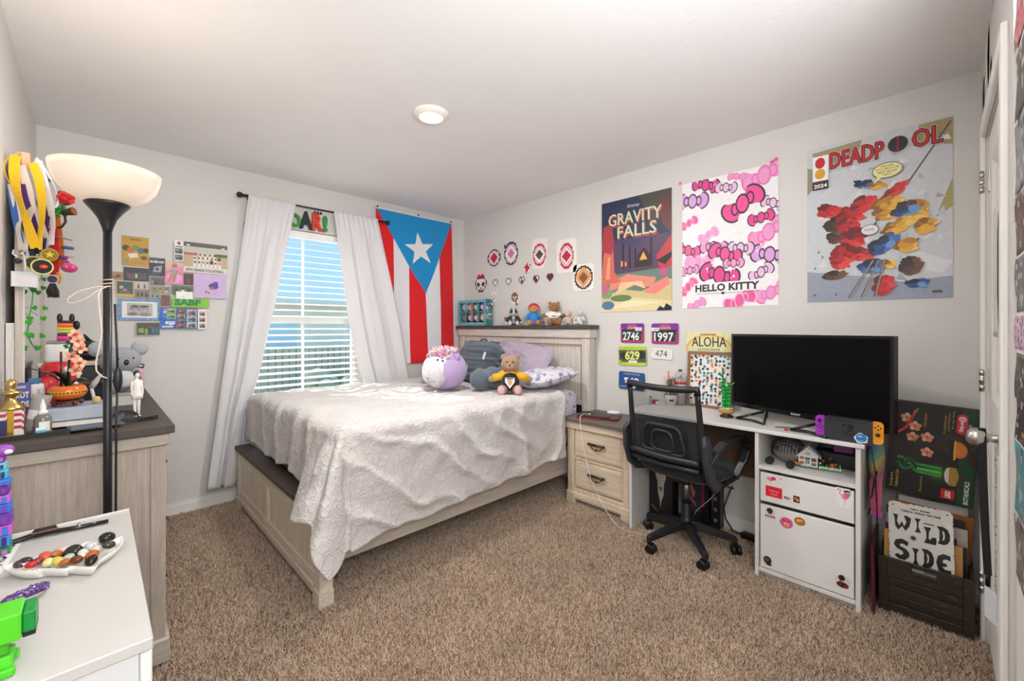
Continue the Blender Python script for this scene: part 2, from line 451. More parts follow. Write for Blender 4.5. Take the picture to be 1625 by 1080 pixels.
def arc(c, r, a0, a1, n): return [(c[0] + r * math.cos(a0 + (a1 - a0) * i / n), c[1] + r * math.sin(a0 + (a1 - a0) * i / n)) for i in range(n + 1)]
# ------------------------------------------------------------------ the room
XL, XR, YB, YF, ZC = -.24, 2.86, 3.65, -.13, 2.44
YE = -1.35                                   # wall of the entry, behind the camera
WX0, WX1, WZ0, WZ1 = .79, 1.70, .62, 2.065   # window opening
DX0, DX1, DZ = 1.80, 2.555, 2.04             # closet door opening
mb = MB('b09a84'); mb.grid(1, 1, lambda u, v: (XL - .12 + u * (XR - XL + .24), YE - .12 + v * (YB - YE + .26), 0)); struct('floor', mb, M_CARPET)
mb = MB(); mb.box(XL - .12, XR + .12, YE - .12, YB + .14, ZC, ZC + .1); struct('ceiling', mb, M_CEIL)
mb = MB(); mb.box(XL - .12, XL, YE - .12, YB + .14, -.05, ZC); struct('wall_left', mb, M_WALL)
mb = MB(); mb.box(XR, XR + .12, YE - .12, YB + .14, -.05, ZC); struct('wall_right', mb, M_WALL)
mb = MB(); mb.box(XL, XR, YE - .12, YE, -.05, ZC); struct('wall_entry', mb, M_WALL)
mb = MB()
mb.box(XL, WX0, YB, YB + .14, -.05, ZC); mb.box(WX1, XR, YB, YB + .14, -.05, ZC)
mb.box(WX0, WX1, YB, YB + .14, -.05, WZ0); mb.box(WX0, WX1, YB, YB + .14, WZ1, ZC)
struct('wall_back', mb, M_WALL)
mb = MB()
mb.box(1.66, DX0, YF - .12, YF, -.05, ZC); mb.box(DX1, XR, YF - .12, YF, -.05, ZC); mb.box(DX0, DX1, YF - .12, YF, DZ, ZC)
mb.box(1.66, 1.78, YE, YF - .12, -.05, ZC); mb.box(DX0, DX1, YF - .14, YF - .12, -.05, DZ)
struct('wall_front', mb, M_WALL)
def base_strip(name, x0, x1, y0, y1):
    m = MB('efece6'); m.box(x0, x1, y0, y1, 0, .066)
    dx = .004 if x1 - x0 < .02 else 0; dy = .004 if y1 - y0 < .02 else 0
    m.box(x0 + dx * (name.endswith('right')), x1 - dx * (name.endswith('left')), y0 + dy * (name.endswith('back')), y1 - dy * (name.endswith('front')), .066, .086)
    struct(name, m, M_TRIM)
base_strip('baseboard_back', XL, XR, YB - .013, YB)
base_strip('baseboard_right', XR - .013, XR, YF, YB - .013)
base_strip('baseboard_left', XL, XL + .013, YE, YB - .013)
# the carpet's pile
def _pile(m, n, l, b):
    h = n.new('ShaderNodeHairInfo'); r = n.new('ShaderNodeValToRGB'); l.new(h.outputs['Random'], r.inputs[0])
    for k, (p, c) in enumerate(((0, '7d6450'), (.35, 'c4aa92'), (.75, 'e0cab4'), (1, 'f2e4d4'))):
        e = r.color_ramp.elements[k] if k < 2 else r.color_ramp.elements.new(p); e.position = p; e.color = lin(c)
    g = _noise(n, l, _coord(n, l, (1, 1, 1)), 4, 3)
    l.new(_var(n, l, g, r.outputs[0], .9, 1.08), b.inputs['Base Color']); b.inputs['Roughness'].default_value = .9; b.inputs['Specular IOR Level'].default_value = .15
M_PILE = special('carpet_pile', _pile)
mb = MB(); mb.box(.06, XR, -.14, YB - .002, .0004, .0012); pile = mb.build('carpet_pile', M_PILE, origin=(0, 0, 0)); pile['kind'] = 'stuff'
tag(pile, 'brown speckled cut pile carpet covering the bedroom floor', 'carpet')
pile.data.polygons.foreach_get  # emitter: only its upper face grows pile
vg = pile.vertex_groups.new(name='top'); vg.add([v.index for v in pile.data.vertices if v.co.z > .001], 1, 'REPLACE')
pm = pile.modifiers.new('pile', 'PARTICLE_SYSTEM'); ps = pm.particle_system; st = ps.settings
st.type = 'HAIR'; st.count = 520000; st.hair_length = .012; st.hair_step = 2; st.display_step = 2; st.render_step = 2
st.emit_from = 'FACE'; st.distribution = 'RAND'; st.use_advanced_hair = True; st.normal_factor = .0026; st.factor_random = .0024
st.root_radius = 1.0; st.tip_radius = .55; st.radius_scale = .0019; st.material = 1; ps.vertex_group_density = 'top'
# closet door
mb = MB('f1efea')
w = .058
mb.box(DX0 - w, DX0, YF, YF + .016, 0, DZ + w, bev=.004); mb.box(DX1, DX1 + w, YF, YF + .016, 0, DZ + w, bev=.004); mb.box(DX0, DX1, YF, YF + .016, DZ, DZ + w, bev=.004)
struct('trim_1', mb, M_TRIM)
mb = MB('f3f1ed'); y0, y1 = YF - .045, YF - .008
for a, b in ((DX0 + .003, DX0 + .11), (DX1 - .11, DX1 - .003)): mb.box(a, b, y0, y1, .012, DZ - .003)
for a, b in ((.012, .22), (.86, 1.0), (DZ - .12, DZ - .003)): mb.box(DX0 + .11, DX1 - .11, y0, y1, a, b)
for a, b in ((.22, .86), (1.0, DZ - .12)):
    mb.box(DX0 + .11, DX1 - .11, y0, y1 - .014, a, b)
    x0, x1 = DX0 + .11, DX1 - .11
    fr = Frame((0, y1 - .014, 0), (-1, 0, 0), (0, 0, 1))
    mb.add([(x0, y1, a), (x1, y1, a), (x1 - .03, y1 - .013, a + .03), (x0 + .03, y1 - .013, a + .03), (x0, y1, b), (x1, y1, b), (x1 - .03, y1 - .013, b - .03), (x0 + .03, y1 - .013, b - .03)],
           [(0, 3, 2, 1), (4, 5, 6, 7), (0, 4, 7, 3), (1, 2, 6, 5)])
    mb.box(x0 + .06, x1 - .06, y1 - .02, y1 - .008, a + .06, b - .06, bev=.008)
door = struct('door_1', mb, M_TRIM)
for z in (.245, 1.06, 1.86):
    m = MB('cfcdc8'); m.cyl((DX1 + .004, YF + .012, z - .045), (DX1 + .004, YF + .012, z + .045), .007, n=10)
    for k in (-1, 0, 1): m.cyl((DX1 + .004, YF + .012, z + k * .03 - .011), (DX1 + .004, YF + .012, z + k * .03 + .011), .0085, n=10)
    m.box(DX1 - .03, DX1 + .004, YF - .008, YF - .004, z - .045, z + .045); m.box(DX1 + .004, DX1 + .03, YF + .0145, YF + .018, z - .045, z + .045)
    m.build('hinge', 'metal', door)
KX, KZ = 2.0, .925
m = MB('c4c1ba')
Mk = Matrix.Translation((KX, YF - .008, KZ)) @ Matrix.Rotation(-PI / 2, 4, 'X')
m.lathe([(0, 0), (.032, 0), (.031, .006), (.022, .010), (.012, .014), (.0115, .030), (.018, .036), (.026, .046), (.0285, .058), (.027, .069), (.020, .078), (.010, .082), (0, .083)], n=28, M=Mk)
m.build('door_knob', 'metal', door)
# narrow leaf beside the closet door, covered with pinned up pictures
A = Vector((1.655, -.135, 0)); dr = Vector((-1, .004, 0)).normalized(); nn = Vector((0, 1, 0))
frd = Frame(A, dr, (0, 0, 1))
mb = MB('f3f1ed'); mb.prism([(0, .012), (.40, .012), (.40, 2.03), (0, 2.03)], frd, -.035 if frd.w.dot(nn) > 0 else 0, 0 if frd.w.dot(nn) > 0 else .035)
struct('door_2', mb, M_TRIM)

# ------------------------------------------------------------------ window
mb = MB('f4f3f0'); yw = YB + .095
for a, b, c, d in ((WX0, WX0 + .045, WZ0, WZ1), (WX1 - .045, WX1, WZ0, WZ1), (WX0, WX1, WZ0, WZ0 + .05), (WX0, WX1, WZ1 - .05, WZ1), (WX0, WX1, 1.315, 1.365)):
    mb.box(a, b, yw, yw + .04, c, d, bev=.004)
xm = (WX0 + WX1) / 2
mb.box(xm - .009, xm + .009, yw + .014, yw + .026, WZ0, WZ1)
win = struct('window_1', mb, M_TRIM)
m = MB('ffffff'); m.box(WX0 + .04, WX1 - .04, yw + .017, yw + .021, WZ0 + .04, WZ1 - .04); m.build('window_pane', M_PANE, win)
m = MB('f2efea'); m.box(WX0 - .03, WX1 + .03, YB - .03, YB + .095, WZ0 - .022, WZ0, bev=.004); m.build('window_sill', M_TRIM, win)
# blind
bl = thing('window_blind', (xm, YB + .05, WZ0), 'white horizontal slat blind hanging in the window behind the bed', 'blind')
m = MB('f6f5f2'); m.box(WX0 + .008, WX1 - .008, YB + .018, YB + .078, WZ1 - .055, WZ1 - .004, bev=.004); m.build('head_rail', 'plastic', bl)
m = MB('f7f6f3'); z = WZ1 - .095; n = 0
while z > WZ0 + .06:
    m.cbox((xm, YB + .048, z), (WX1 - WX0 - .02, .05, .003), rot=(R(13), 0, 0), bev=.001); z -= .0505; n += 1
m.build('slats', 'plastic', bl)
m = MB('f6f5f2'); m.box(WX0 + .01, WX1 - .01, YB + .022, YB + .074, WZ0 + .018, WZ0 + .036, bev=.004); m.build('bottom_rail', 'plastic', bl)
for x in (WX0 + .12, xm + .02, WX1 - .12):
    m = MB('e4e1dc')
    for dy in (.021, .075): m.tube([(x, YB + dy, WZ1 - .05), (x, YB + dy, WZ0 + .03)], .0013, 5)
    m.build('ladder_cord', 'cloth', bl)

# ------------------------------------------------------------------ curtains
def interp(tab, z):
    tab = sorted(tab)
    if z <= tab[0][0]: (a, b), (c, d) = tab[0], tab[1]
    elif z >= tab[-1][0]: (a, b), (c, d) = tab[-2], tab[-1]
    else:
        for (a, b), (c, d) in zip(tab, tab[1:]):
            if a <= z <= c: break
    return b + (d - b) * (z - a) / (c - a)
YR = 3.565
def edge_table(pts): return [(q.z, q.x) for q in (P(x, y, Y=YR) for x, y in pts)]
def curtain(name, left, right, ztop, zbot, ph, label, kfold, amp, lean):
    L, Rr = edge_table(left), edge_table(right)
    def fn(u, v):
        z = ztop + .012 + (zbot - ztop) * v
        a, b = interp(L, min(z, ztop)), interp(Rr, min(z, ztop))
        q = u + .05 * math.sin(3 * u * PI + ph + v * 1.3)
        s = math.sin(2 * PI * kfold * q + ph) * .6 + math.sin(2 * PI * kfold * 1.73 * q + 1.1 + ph * 2) * .32
        s2 = math.sin(2 * PI * 9 * u + ph)
        k = smooth01(v / .22)
        y = YR - (1 - k) * (.012 + amp * .28) + (s * k + s2 * .25 * (1 - k)) * amp + .006 * k * noise.noise(Vector((u * 6, v * 8, ph)))
        x = a + (b - a) * (u + .012 * math.sin(2 * PI * kfold * u * 2 + ph) * k)
        y = min(y - lean * v * smooth01(v), YB - .022)
        return (x, y, z + .004 * s2 * (1 - k))
    m = MB('e8e4e4'); m.grid(90, 70, fn)
    o = m.build(name, M_CURTAIN, solid=.0025)
    return tag(o, label, 'curtain', 'white curtains at the window')
curtain('curtain', [(394, 310), (381.6, 403), (362, 533), (344.6, 658), (328, 778)], [(468.8, 324), (460.7, 368), (439.6, 477), (411.5, 597), (392, 660), (376, 778)], 2.236, .135, .6,
        'long white curtain left of the window, its hem near the baseboard', 2.4, .026, .02)
curtain('curtain', [(529, 338), (540, 414), (552, 505), (566, 572), (575, 604)], [(598, 349), (619, 438), (636.6, 519), (649, 598)], 2.236, .45, 2.1,
        'white curtain right of the window, overlapping the flag and ending behind the bed', 2.6, .022, 0)
rod = thing('curtain_rod', (1.33, YR, 2.236), 'thin black curtain rod with ball finials above the window', 'curtain rod')
ra, rb = P(386, 310, Y=YR), P(612, 351, Y=YR); ra.z = rb.z = 2.236
m = MB('17171a'); m.tube([ra, rb], .0075, 10); m.build('pole', 'plastic', rod)
for p, sgn in ((ra, -1), (rb, 1)):
    m = MB('17171a'); m.ell(p + Vector((sgn * .022, 0, 0)), .021); m.cyl(p - Vector((sgn * .03, 0, 0)), p + Vector((sgn * .01, 0, 0)), .012, n=12); m.build('finial', 'plastic', rod)
for x in (ra.x + .06, rb.x - .06):
    m = MB('17171a'); m.tube([(x, YR, 2.236), (x, YB - .004, 2.236)], .005, 8); m.cyl((x, YB - .006, 2.236), (x, YB - .0005, 2.236), .018, n=14); m.build('bracket', 'plastic', rod)
# wooden letters on the window head
fr = Frame((1.065, 3.628, 2.073), (1, 0, 0), (0, 0, 1))
let = thing('letter_sign', (1.2, 3.63, 2.073), 'cut-out painted wooden letters under the curtain rod above the window', 'letter sign')
for ch, u, w, h, c in (('R', -.06, .085, .12, 'd23b2c'), ('O', .03, .09, .115, '3f8f3c'), ('A', .105, .105, .145, '2c333b'), ('R', .205, .085, .145, 'd8432f'), ('!', .29, .04, .14, '3f9440')):
    m = MB(c); m.text(ch, fr, u, 0, w, h, .012, c, .05, .016)
    if ch == 'R' and u > 0:
        for k in range(3): m.prism([(u + .012 + k * .024, h - .002), (u + .032 + k * .024, h - .002), (u + .022 + k * .024, h + .02)], fr, -.004, .012, '2c333b')
    m.build('letter', 'matte', let)
# ------------------------------------------------------------------ flag
fl = thing('flag', (2.25, 3.63, .93), 'hanging flag with red and white stripes, blue triangle and white star', 'flag')
fTL, fTR, fBR = P(597, 328, Y=3.63), P(716.5, 351, Y=3.63), P(723, 572, Y=3.63)
FW_, FH_ = fTR.x - fTL.x, 2.375 - .93
star = []
ST = ((.54, .225))
for k in range(10):
    rr = .20 if k % 2 == 0 else .078; a = PI / 2 + k * PI / 5 + R(8); star.append((ST[0] + rr * math.cos(a), ST[1] * FH_ / FW_ - rr * math.sin(a)))
def inside(poly, x, y):
    c = False
    for (a, b), (d, e) in zip(poly, poly[1:] + poly[:1]):
        if (b > y) != (e > y) and x < (d - a) * (y - b) / (e - b) + a: c = not c
    return c
def flag_col(u, v):
    if v < .005: return 'eeeae8'
    y = v * FH_ / FW_
    if inside(star, u, y): return 'eceaea'
    if inside([(.0, 0), (1, 0), (.605, .525 * FH_ / FW_)], u, y): return '1590cf'
    return ('e01a1f', 'e9e6ea')[int(u * 5) % 2] if u < 1 else 'e01a1f'
def flag_fn(u, v):
    x = fTL.x + FW_ * u + .05 * v * (1 if u > .5 else .6) * (.5 + .5 * u)
    y = 3.632 - .010 * math.sin(u * 9 + v * 2.5) * (.3 + v) - .006 * math.sin(u * 21 - v * 5) * v - .004 * noise.noise(Vector((u * 4, v * 9, 0)))
    return (x, y, 2.375 - FH_ * v - .012 * u * v - .006 * math.sin(u * 7) * v)
m = MB(); m.grid(150, 230, flag_fn, cf=flag_col); m.build('flag_cloth', 'cloth', fl, solid=.0012)
m = MB('d8d6d6'); m.box(fTL.x - .01, fTR.x + .012, 3.626, 3.637, 2.372, 2.398, bev=.002); hd = m.build('header_strip', 'cloth', fl)
for k in (.012, .52, .985):
    x = fTL.x + FW_ * k; m = MB('1c1c1e'); m.cyl((x, 3.6265, 2.386), (x, 3.621, 2.386), .008, n=12); m.build('grommet', 'metal', hd)
# ------------------------------------------------------------------ ceiling lamp
cl = thing('ceiling_light', (1.305, 1.95, 2.44), 'round recessed-style disc light glowing on the ceiling', 'ceiling light')
m = MB('f2ebe2'); m.lathe([(.096, 0), (.096, -.004), (.088, -.016), (.070, -.026), (.064, -.026), (.062, -.020)], (1.305, 1.95, 2.4395), 40); m.build('trim_ring', 'paint', cl)
m = MB('ffffff'); m.lathe([(.0001, -.0225), (.064, -.0225), (.064, -.018), (.0001, -.018)], (1.305, 1.95, 2.4395), 40); m.build('diffuser', M_DIFFUSER, cl)

# ------------------------------------------------------------------ outside
mb = MB('bcbd94'); mb.grid(1, 1, lambda u, v: (-25 + 60 * u, 4.0 + 40 * v, -.45)); o = mb.build('lawn', 'matte', origin=(0, 0, 0)); o['kind'] = 'structure'
hs = thing('house', (4, 15, -.45), 'neighbouring house with brown roof seen through the blind', 'house')
hx0, hx1, hy0, hy1 = 2.2, 12.0, 13, 21
m = MB('eee4d8'); m.box(hx0, hx1, hy0, hy1, -.45, 2.2); hw = m.build('wall', 'matte', hs)
m = MB('d8d2cc'); ym = (hy0 + hy1) / 2
m.prism([(hy0 - .5, 2.1), (ym, 5.0), (hy1 + .5, 2.1), (hy1 + .5, 1.95), (ym, 4.8), (hy0 - .5, 1.95)], Frame((hx0 - .5, 0, 0), (0, 1, 0), (0, 0, 1)), 0, hx1 - hx0 + 1); m.build('roof', 'matte', hs)
m = MB('b9d3e6'); m.box(hx0 + .5, hx0 + 1.9, hy0 - .05, hy0 + .02, .2, 1.6); m.build('window', 'gloss', hs)
hs2 = thing('house', (-4, 22, -.45), 'pale neighbouring house farther off, left of the brown-roofed one behind the blind', 'house')
m = MB('f0eae2'); m.box(-9, .5, 19, 26, -.45, 2.2); m.build('wall', 'matte', hs2)
m = MB('cfc8c0'); m.prism([(18.5, 2.1), (22.5, 4.6), (26.5, 2.1), (26.5, 1.95), (22.5, 4.4), (18.5, 1.95)], Frame((-9.5, 0, 0), (0, 1, 0), (0, 0, 1)), 0, 10.5); m.build('roof', 'matte', hs2)
m = MB('bfb09e'); m.box(-6, 14, 10.9, 10.98, -.45, .75)
for k in range(134): m.box(-6 + k * .15, -6 + k * .15 + .13, 10.86, 10.9, -.45, .8)
tag(m.build('fence', 'wood_z'), 'weathered brown board fence across the yard outside the window', 'fence')
m = MB('46602f')
for k in range(150):
    m.ell((rnd.uniform(3.4, 6.6), rnd.uniform(9.6, 10.5), rnd.uniform(-.40, .1)), rnd.uniform(.14, .26), rnd.choice(['96997a', 'aaa88c', '868a6c']), nu=7, nv=5)
tag(m.build('hedge', 'plush'), 'green hedge outside in front of the fence', 'hedge')
# ------------------------------------------------------------------ bed
PALE, DARK = 'd6ccc2', '57493f'
bed = thing('bed', (1.78, 2.75, 0), 'washed pale wood bed with dark caps, headboard on the poster wall', 'bed')
HY0, HY1 = 1.93, 3.59
def bpart(name, parent, mat_, *boxes, col=PALE, bev=.004):
    m = MB(col)
    for q in boxes: m.box(*q, bev=bev)
    return m.build(name, mat_, parent)
hb = bpart('headboard', bed, 'wood_z', (2.755, 2.83, HY0, HY0 + .075, 0, 1.19), (2.755, 2.83, HY1 - .075, HY1, 0, 1.19),
           (2.765, 2.825, HY0 + .075, HY1 - .075, 1.135, 1.19), (2.765, 2.825, HY0 + .075, HY1 - .075, .655, .70), (2.79, 2.82, HY0 + .075, HY1 - .075, .70, 1.135))
m = MB(PALE); m.box(2.742, 2.838, HY0 - .014, HY1 + .014, 1.19, 1.262, bev=.004); m.build('frieze', 'wood_y', hb)
m = MB('4d4742'); m.box(2.728, 2.85, HY0 - .028, HY1 + .028, 1.262, 1.294, bev=.003); m.build('top_cap', 'wood_y', hb)
ys = [HY0 + .078, 2.42, 3.07, HY1 - .078]
for a, b in zip(ys, ys[1:]):
    m = MB(PALE); m.box(2.768, 2.789, a + .004, b - .004, .703, 1.132, bev=.004); q = m.build('panel', 'wood_z', hb)
    m = MB('b5a797'); t = .012
    for bx in ((a + .004, b - .004, 1.12, 1.132), (a + .004, a + .016, .703, 1.12), (b - .016, b - .004, .703, 1.12)): m.box(2.763, 2.769, *bx, bev=.002)
    m.build('moulding', 'wood_z', q)
m = MB('2f2b2a'); m.box(2.80, 2.815, HY0 + .075, HY1 - .075, .2, .655); m.build('lower_brace', 'wood_y', hb)
FX0, FX1, FY0, FY1 = .722, .782, 1.965, 3.53
fb = bpart('footboard', bed, 'wood_y', (FX0, FX1, FY0, FY0 + .06, .0, .40), (FX0, FX1, FY1 - .06, FY1, .0, .40), (FX0 + .004, FX1 - .004, FY0 + .06, FY1 - .06, .345, .40),
           (FX0 + .004, FX1 - .004, FY0 + .06, FY1 - .06, .075, .125), (FX0 + .018, FX1 - .01, FY0 + .06, FY1 - .06, .12, .35), col='e6dac8')
m = MB('4f4038'); m.box(FX0 - .012, FX1 + .03, FY0 - .01, FY1 + .01, .40, .43, bev=.003); m.build('top_ledge', 'wood_y', fb)
ym = 2.79
for a, b in ((FY0 + .062, ym - .01), (ym + .01, FY1 - .062)):
    m = MB('e8dcc8'); m.box(FX0 + .010, FX0 + .019, a, b, .127, .343, bev=.003); q = m.build('panel', 'wood_z', fb)
    m = MB('e4d8c6')
    for bx in ((a, b, .331, .343), (a, b, .127, .139), (a, a + .012, .139, .331), (b - .012, b, .139, .331)): m.box(FX0 + .002, FX0 + .011, *bx, bev=.003)
    m.build('moulding', 'wood_y', q)
for y in (FY0 - .006, FY1 - .075): m = MB('e0d3c0'); m.box(FX0 - .006, FX1 + .004, y, y + .081, 0, .075, bev=.003); m.build('foot_block', 'wood_y', fb)
m = MB('e0d3c0'); m.box(FX0 - .004, FX0 + .004, FY0 + .075, FY1 - .075, .045, .085, bev=.003); m.build('base_rail', 'wood_y', fb)
for y in (1.995, 3.475): bpart('side_rail', bed, 'wood_x', (FX1, 2.755, y, y + .028, .168, .37), col='c8bcae')
bpart('slat_base', bed, 'wood_x', (FX1 + .02, 2.75, 2.03, 3.47, .30, .335), col='8a7a68')
m = MB('dcd8e2'); m.box(.862, 2.735, 2.005, 3.495, .338, .785, bev=.07, seg=4)
tag(m.build('mattress', M_FLORAL), 'thick mattress in a pale floral fitted sheet, showing beside the headboard', 'mattress')
# blanket
BX, BY, BZ = .842, 1.985, .803
def ridge(x): return (1 - abs(math.sin(x))) ** 1.6
def blanket_fn(a, b):
    # a: 0 foot hem .. 1 head end;  b: 0 near hem .. 1 far side
    u0 = -(.36 + .11 * smooth01((.42 - b) / .13) + .02 * math.sin(b * 19) + .02 * noise.noise(Vector((b * 7, 3, 0))))
    v_drop = .60 - .11 * a + .012 * math.sin(a * 33) + .015 * noise.noise(Vector((a * 9, 0, 5)))
    u = u0 + (1.60 - u0) * a
    v = -v_drop + (1.505 + v_drop) * b
    du, dv = max(0, -u), max(0, -v); hy = math.hypot(du, dv); d = (du ** 3.6 + dv ** 3.6) ** (1 / 3.6); d = d if d < .56 else .56 + .13 * math.tanh((d - .56) / .13)
    x, y, z = BX + max(u, 0), BY + max(v, 0), BZ
    n = Vector((0, 0, 1)); on_side = 0
    if d > 1e-6:
        h = Vector((-du / hy, -dv / hy, 0)); th = math.atan2(dv, du); r = .055
        c = math.sin(2 * th) ** 2 if du > 0 and dv > 0 else 0
        ff = .04 + .40 * smooth01((.42 - v) / .42) if v > 0 else .44
        fs = .035 + .05 * smooth01((.3 - u) / .3)
        fl_ = ff * math.cos(th) ** 2 + fs * math.sin(th) ** 2 + .06 * c
        L = r * PI / 2
        if d < L: out = r * math.sin(d / r); dn = r * (1 - math.cos(d / r)); k = d / L
        else:
            e = d - L; out = r + fl_ * e; dn = r + e * math.sqrt(max(.05, 1 - fl_ ** 2)); k = 1
        if c > 0: out += .045 * smooth01(d / .35) * math.cos(7 * th + 1.0) * c
        x += h.x * out; y += h.y * out; z -= dn
        n = (h * k + Vector((0, 0, 1 - k))).normalized(); on_side = k
    q = Vector((u, v, 0))
    nz = noise.noise(q * 3.1) ; n2 = noise.noise(q * 9 + Vector((4, 1, 0))); n3 = noise.noise(q * 26)
    w = .010 * n2 + .0035 * n3
    # diagonal drapes on the long side
    sp = smooth01(dv / .2) * smooth01((.95 - abs(u - .55)) / .6)
    ph = 2 * PI * 2.3 * (v + .50 * u + .10 * u * u + .12 * nz + .03 * n2)
    w += sp * .030 * ridge(ph) * (.5 + .7 * abs(nz) + .3)
    sp2 = smooth01(dv / .12) * smooth01((u - .75) / .5)
    w += sp2 * .022 * ridge(2 * PI * 1.9 * (u - .35 * v + .22 * nz))
    # soft gathers over the foot and across the top
    tp = smooth01(1 - on_side)
    w += tp * .016 * ridge(2 * PI * 1.6 * (v * .9 + .25 * math.sin(u * 2.2) + .22 * nz) + .4) * smooth01((1.35 - u) / .6)
    fp = smooth01(du / .1) * (v > 0)
    w += fp * .016 * ridge(2 * PI * 1.8 * (v + .14 * nz + .2 * du))
    w += tp * .014 * nz
    if v > 1.42: z -= .05 * ((v - 1.42) / .085) ** 2
    p = Vector((x, y, z)) + n * w
    if v > .45 and p.z < .47: p.x = max(p.x, .806)
    return p
m = MB('e2dbd3'); m.grid(230, 210, blanket_fn)
tag(m.build('blanket', M_LACE, solid=.008), 'white embossed blanket spread over the bed and hanging down its near side', 'blanket')

# ------------------------------------------------------------------ nightstand
NX0, NX1, NY0, NY1, NT = 2.475, 2.85, 1.415, 1.925, .622
ns = thing('nightstand', (2.66, 1.67, 0), 'two-drawer pale wood nightstand with a dark top between bed and desk', 'nightstand')
NC = 'dcc8b0'
def npart(name, parent, mt, *boxes, col=NC, bev=.003):
    m = MB(col)
    for q in boxes: m.box(*q, bev=bev)
    return m.build(name, mt, parent)
npart('case', ns, 'wood_z', (NX0, NX0 + .03, NY1 - .055, NY1, .03, .545), (NX0, NX0 + .03, NY0, NY0 + .055, .03, .545), (NX0 + .03, NX1, NY1 - .03, NY1, .03, .545), (NX0 + .03, NX1, NY0, NY0 + .03, .03, .545),
      (NX0 + .002, NX0 + .03, NY0 + .055, NY1 - .055, .03, .115), (NX1 - .02, NX1, NY0 + .03, NY1 - .03, .05, .545), (NX0 + .002, NX0 + .03, NY0 + .055, NY1 - .055, .322, .336))
npart('frieze', ns, 'wood_y', (NX0 - .014, NX1, NY0 - .008, NY1 + .008, .545, .594))
npart('top', ns, 'wood_y', (NX0 - .03, NX1, NY0 - .012, NY1 + .022, .594, .622), col='6b625a')
npart('plinth', ns, 'wood_y', (NX0 - .008, NX1, NY1 - .07, NY1 + .008, 0, .085), (NX0 - .008, NX1, NY0 - .008, NY0 + .07, 0, .085), (NX0 - .008, NX0 + .02, NY0 + .07, NY1 - .07, .045, .085))
for z0, z1 in ((.340, .538), (.122, .320)):
    d = npart('drawer', ns, 'wood_y', (NX0 + .006, NX0 + .03, NY0 + .060, NY1 - .060, z0, z1), (NX0 + .001, NX0 + .008, NY0 + .072, NY1 - .072, z0 + .012, z1 - .012))
    zc = (z0 + z1) / 2 + .02; yc = (NY0 + NY1) / 2
    m = MB('5c5348'); m.tube([(NX0 - .013, yc - .062, zc), (NX0 - .018, yc, zc + .001), (NX0 - .013, yc + .062, zc)], .0085, 10)
    for s in (-1, 1): m.cyl((NX0 + .001, yc + s * .055, zc), (NX0 - .013, yc + s * .055, zc), .006, n=10); m.ell((NX0 - .014, yc + s * .064, zc), .009, nu=10, nv=8)
    m.tube([(NX0 - .012, yc + .045 * math.cos(a), zc - .004 - .032 * math.sin(a)) for a in [PI * k / 12 for k in range(13)]], .0028, 8)
    m.ell((NX0 - .013, yc, zc - .032), .008, nu=10, nv=8)
    m.build('handle', 'metal', d)
# tablet in a red case, mouse, cable
tb = thing('tablet', (2.56, 1.76, NT), 'tablet in a black and red folding case lying on the nightstand', 'tablet')
Mt = Matrix.Translation((2.60, 1.755, NT)) @ Matrix.Rotation(R(24), 4, 'Z')
m = MB('a5141c', Mt); m.box(-.085, .095, -.135, .135, .0, .008, bev=.003); m.build('case_back', 'cloth', tb)
m = MB('5a1216', Mt); m.box(-.092, .088, -.162, -.03, .008, .013, bev=.002); m.build('case_flap', 'cloth', tb)
m = MB('1b1b1e', Mt); m.box(-.08, .09, -.10, .13, .013, .021, bev=.003); m.build('tablet_body', 'plastic', tb)
mo = MB('dfeaf0'); mo.ell((2.735, 1.70, NT + .022), (.031, .05, .016), rot=(0, 0, R(35))); mo.box(2.70, 2.76, 1.68, 1.72, NT + .0005, NT + .012, bev=.004)
tag(mo.build('mouse', 'gloss'), 'small pale blue computer mouse lying behind the tablet on the nightstand', 'mouse')
ca = MB('e9e4df'); c0 = Vector((2.545, 1.79, NT + .026))
ca.tube([c0, (2.50, 1.80, NT + .035), (2.452, 1.795, NT + .022), (2.436, 1.785, NT - .02), (2.44, 1.765, .45), (2.445, 1.70, .22), (2.42, 1.60, .10), (2.38, 1.48, .02), (2.36, 1.40, .006), (2.385, 1.28, .006), (2.45, 1.18, .006), (2.56, 1.13, .01)], .0022, 6)
ca.cyl(c0 + Vector((.02, -.003, -.002)), c0, .004, n=8)
tag(ca.build('charging_cable', 'plastic'), 'thin white charging cable trailing from the tablet down the nightstand to the floor', 'cable')

# ------------------------------------------------------------------ desk
DZT = .757; DYa, DYb = .235, 1.392; DXf = 2.405; WH = 'dddad6'
dk = thing('desk', (2.63, .81, 0), 'white desk with a cupboard pedestal under the posters', 'desk')
m = MB(WH); m.box(DXf, 2.852, DYa, DYb, DZT - .02, DZT, bev=.003); m.build('desktop', 'paint', dk)
m = MB(WH); m.box(DXf + .012, 2.845, DYb - .02, DYb - .002, 0, DZT - .02, bev=.002); m.build('side_panel', 'paint', dk)
m = MB('6e5644'); m.box(2.838, 2.846, .68, DYb - .02, .36, DZT - .02); m.build('back_panel', 'matte', dk)
m = MB(WH); CY0, CY1, CXf = .248, .672, 2.418
m.box(CXf, 2.845, CY1 - .019, CY1, 0, DZT - .02, bev=.002); m.box(CXf, 2.845, CY0, CY0 + .019, 0, DZT - .02, bev=.002)
m.box(CXf + .004, 2.845, CY0 + .019, CY1 - .019, .552, .571); m.box(CXf + .06, 2.845, CY0 + .019, CY1 - .019, .37, .388); m.box(CXf + .004, 2.845, CY0 + .019, CY1 - .019, .03, .05, bev=.002)
m.box(CXf + .03, CXf + .045, CY0 + .019, CY1 - .019, 0, .03); m.box(2.835, 2.845, CY0 + .019, CY1 - .019, .03, DZT - .02)
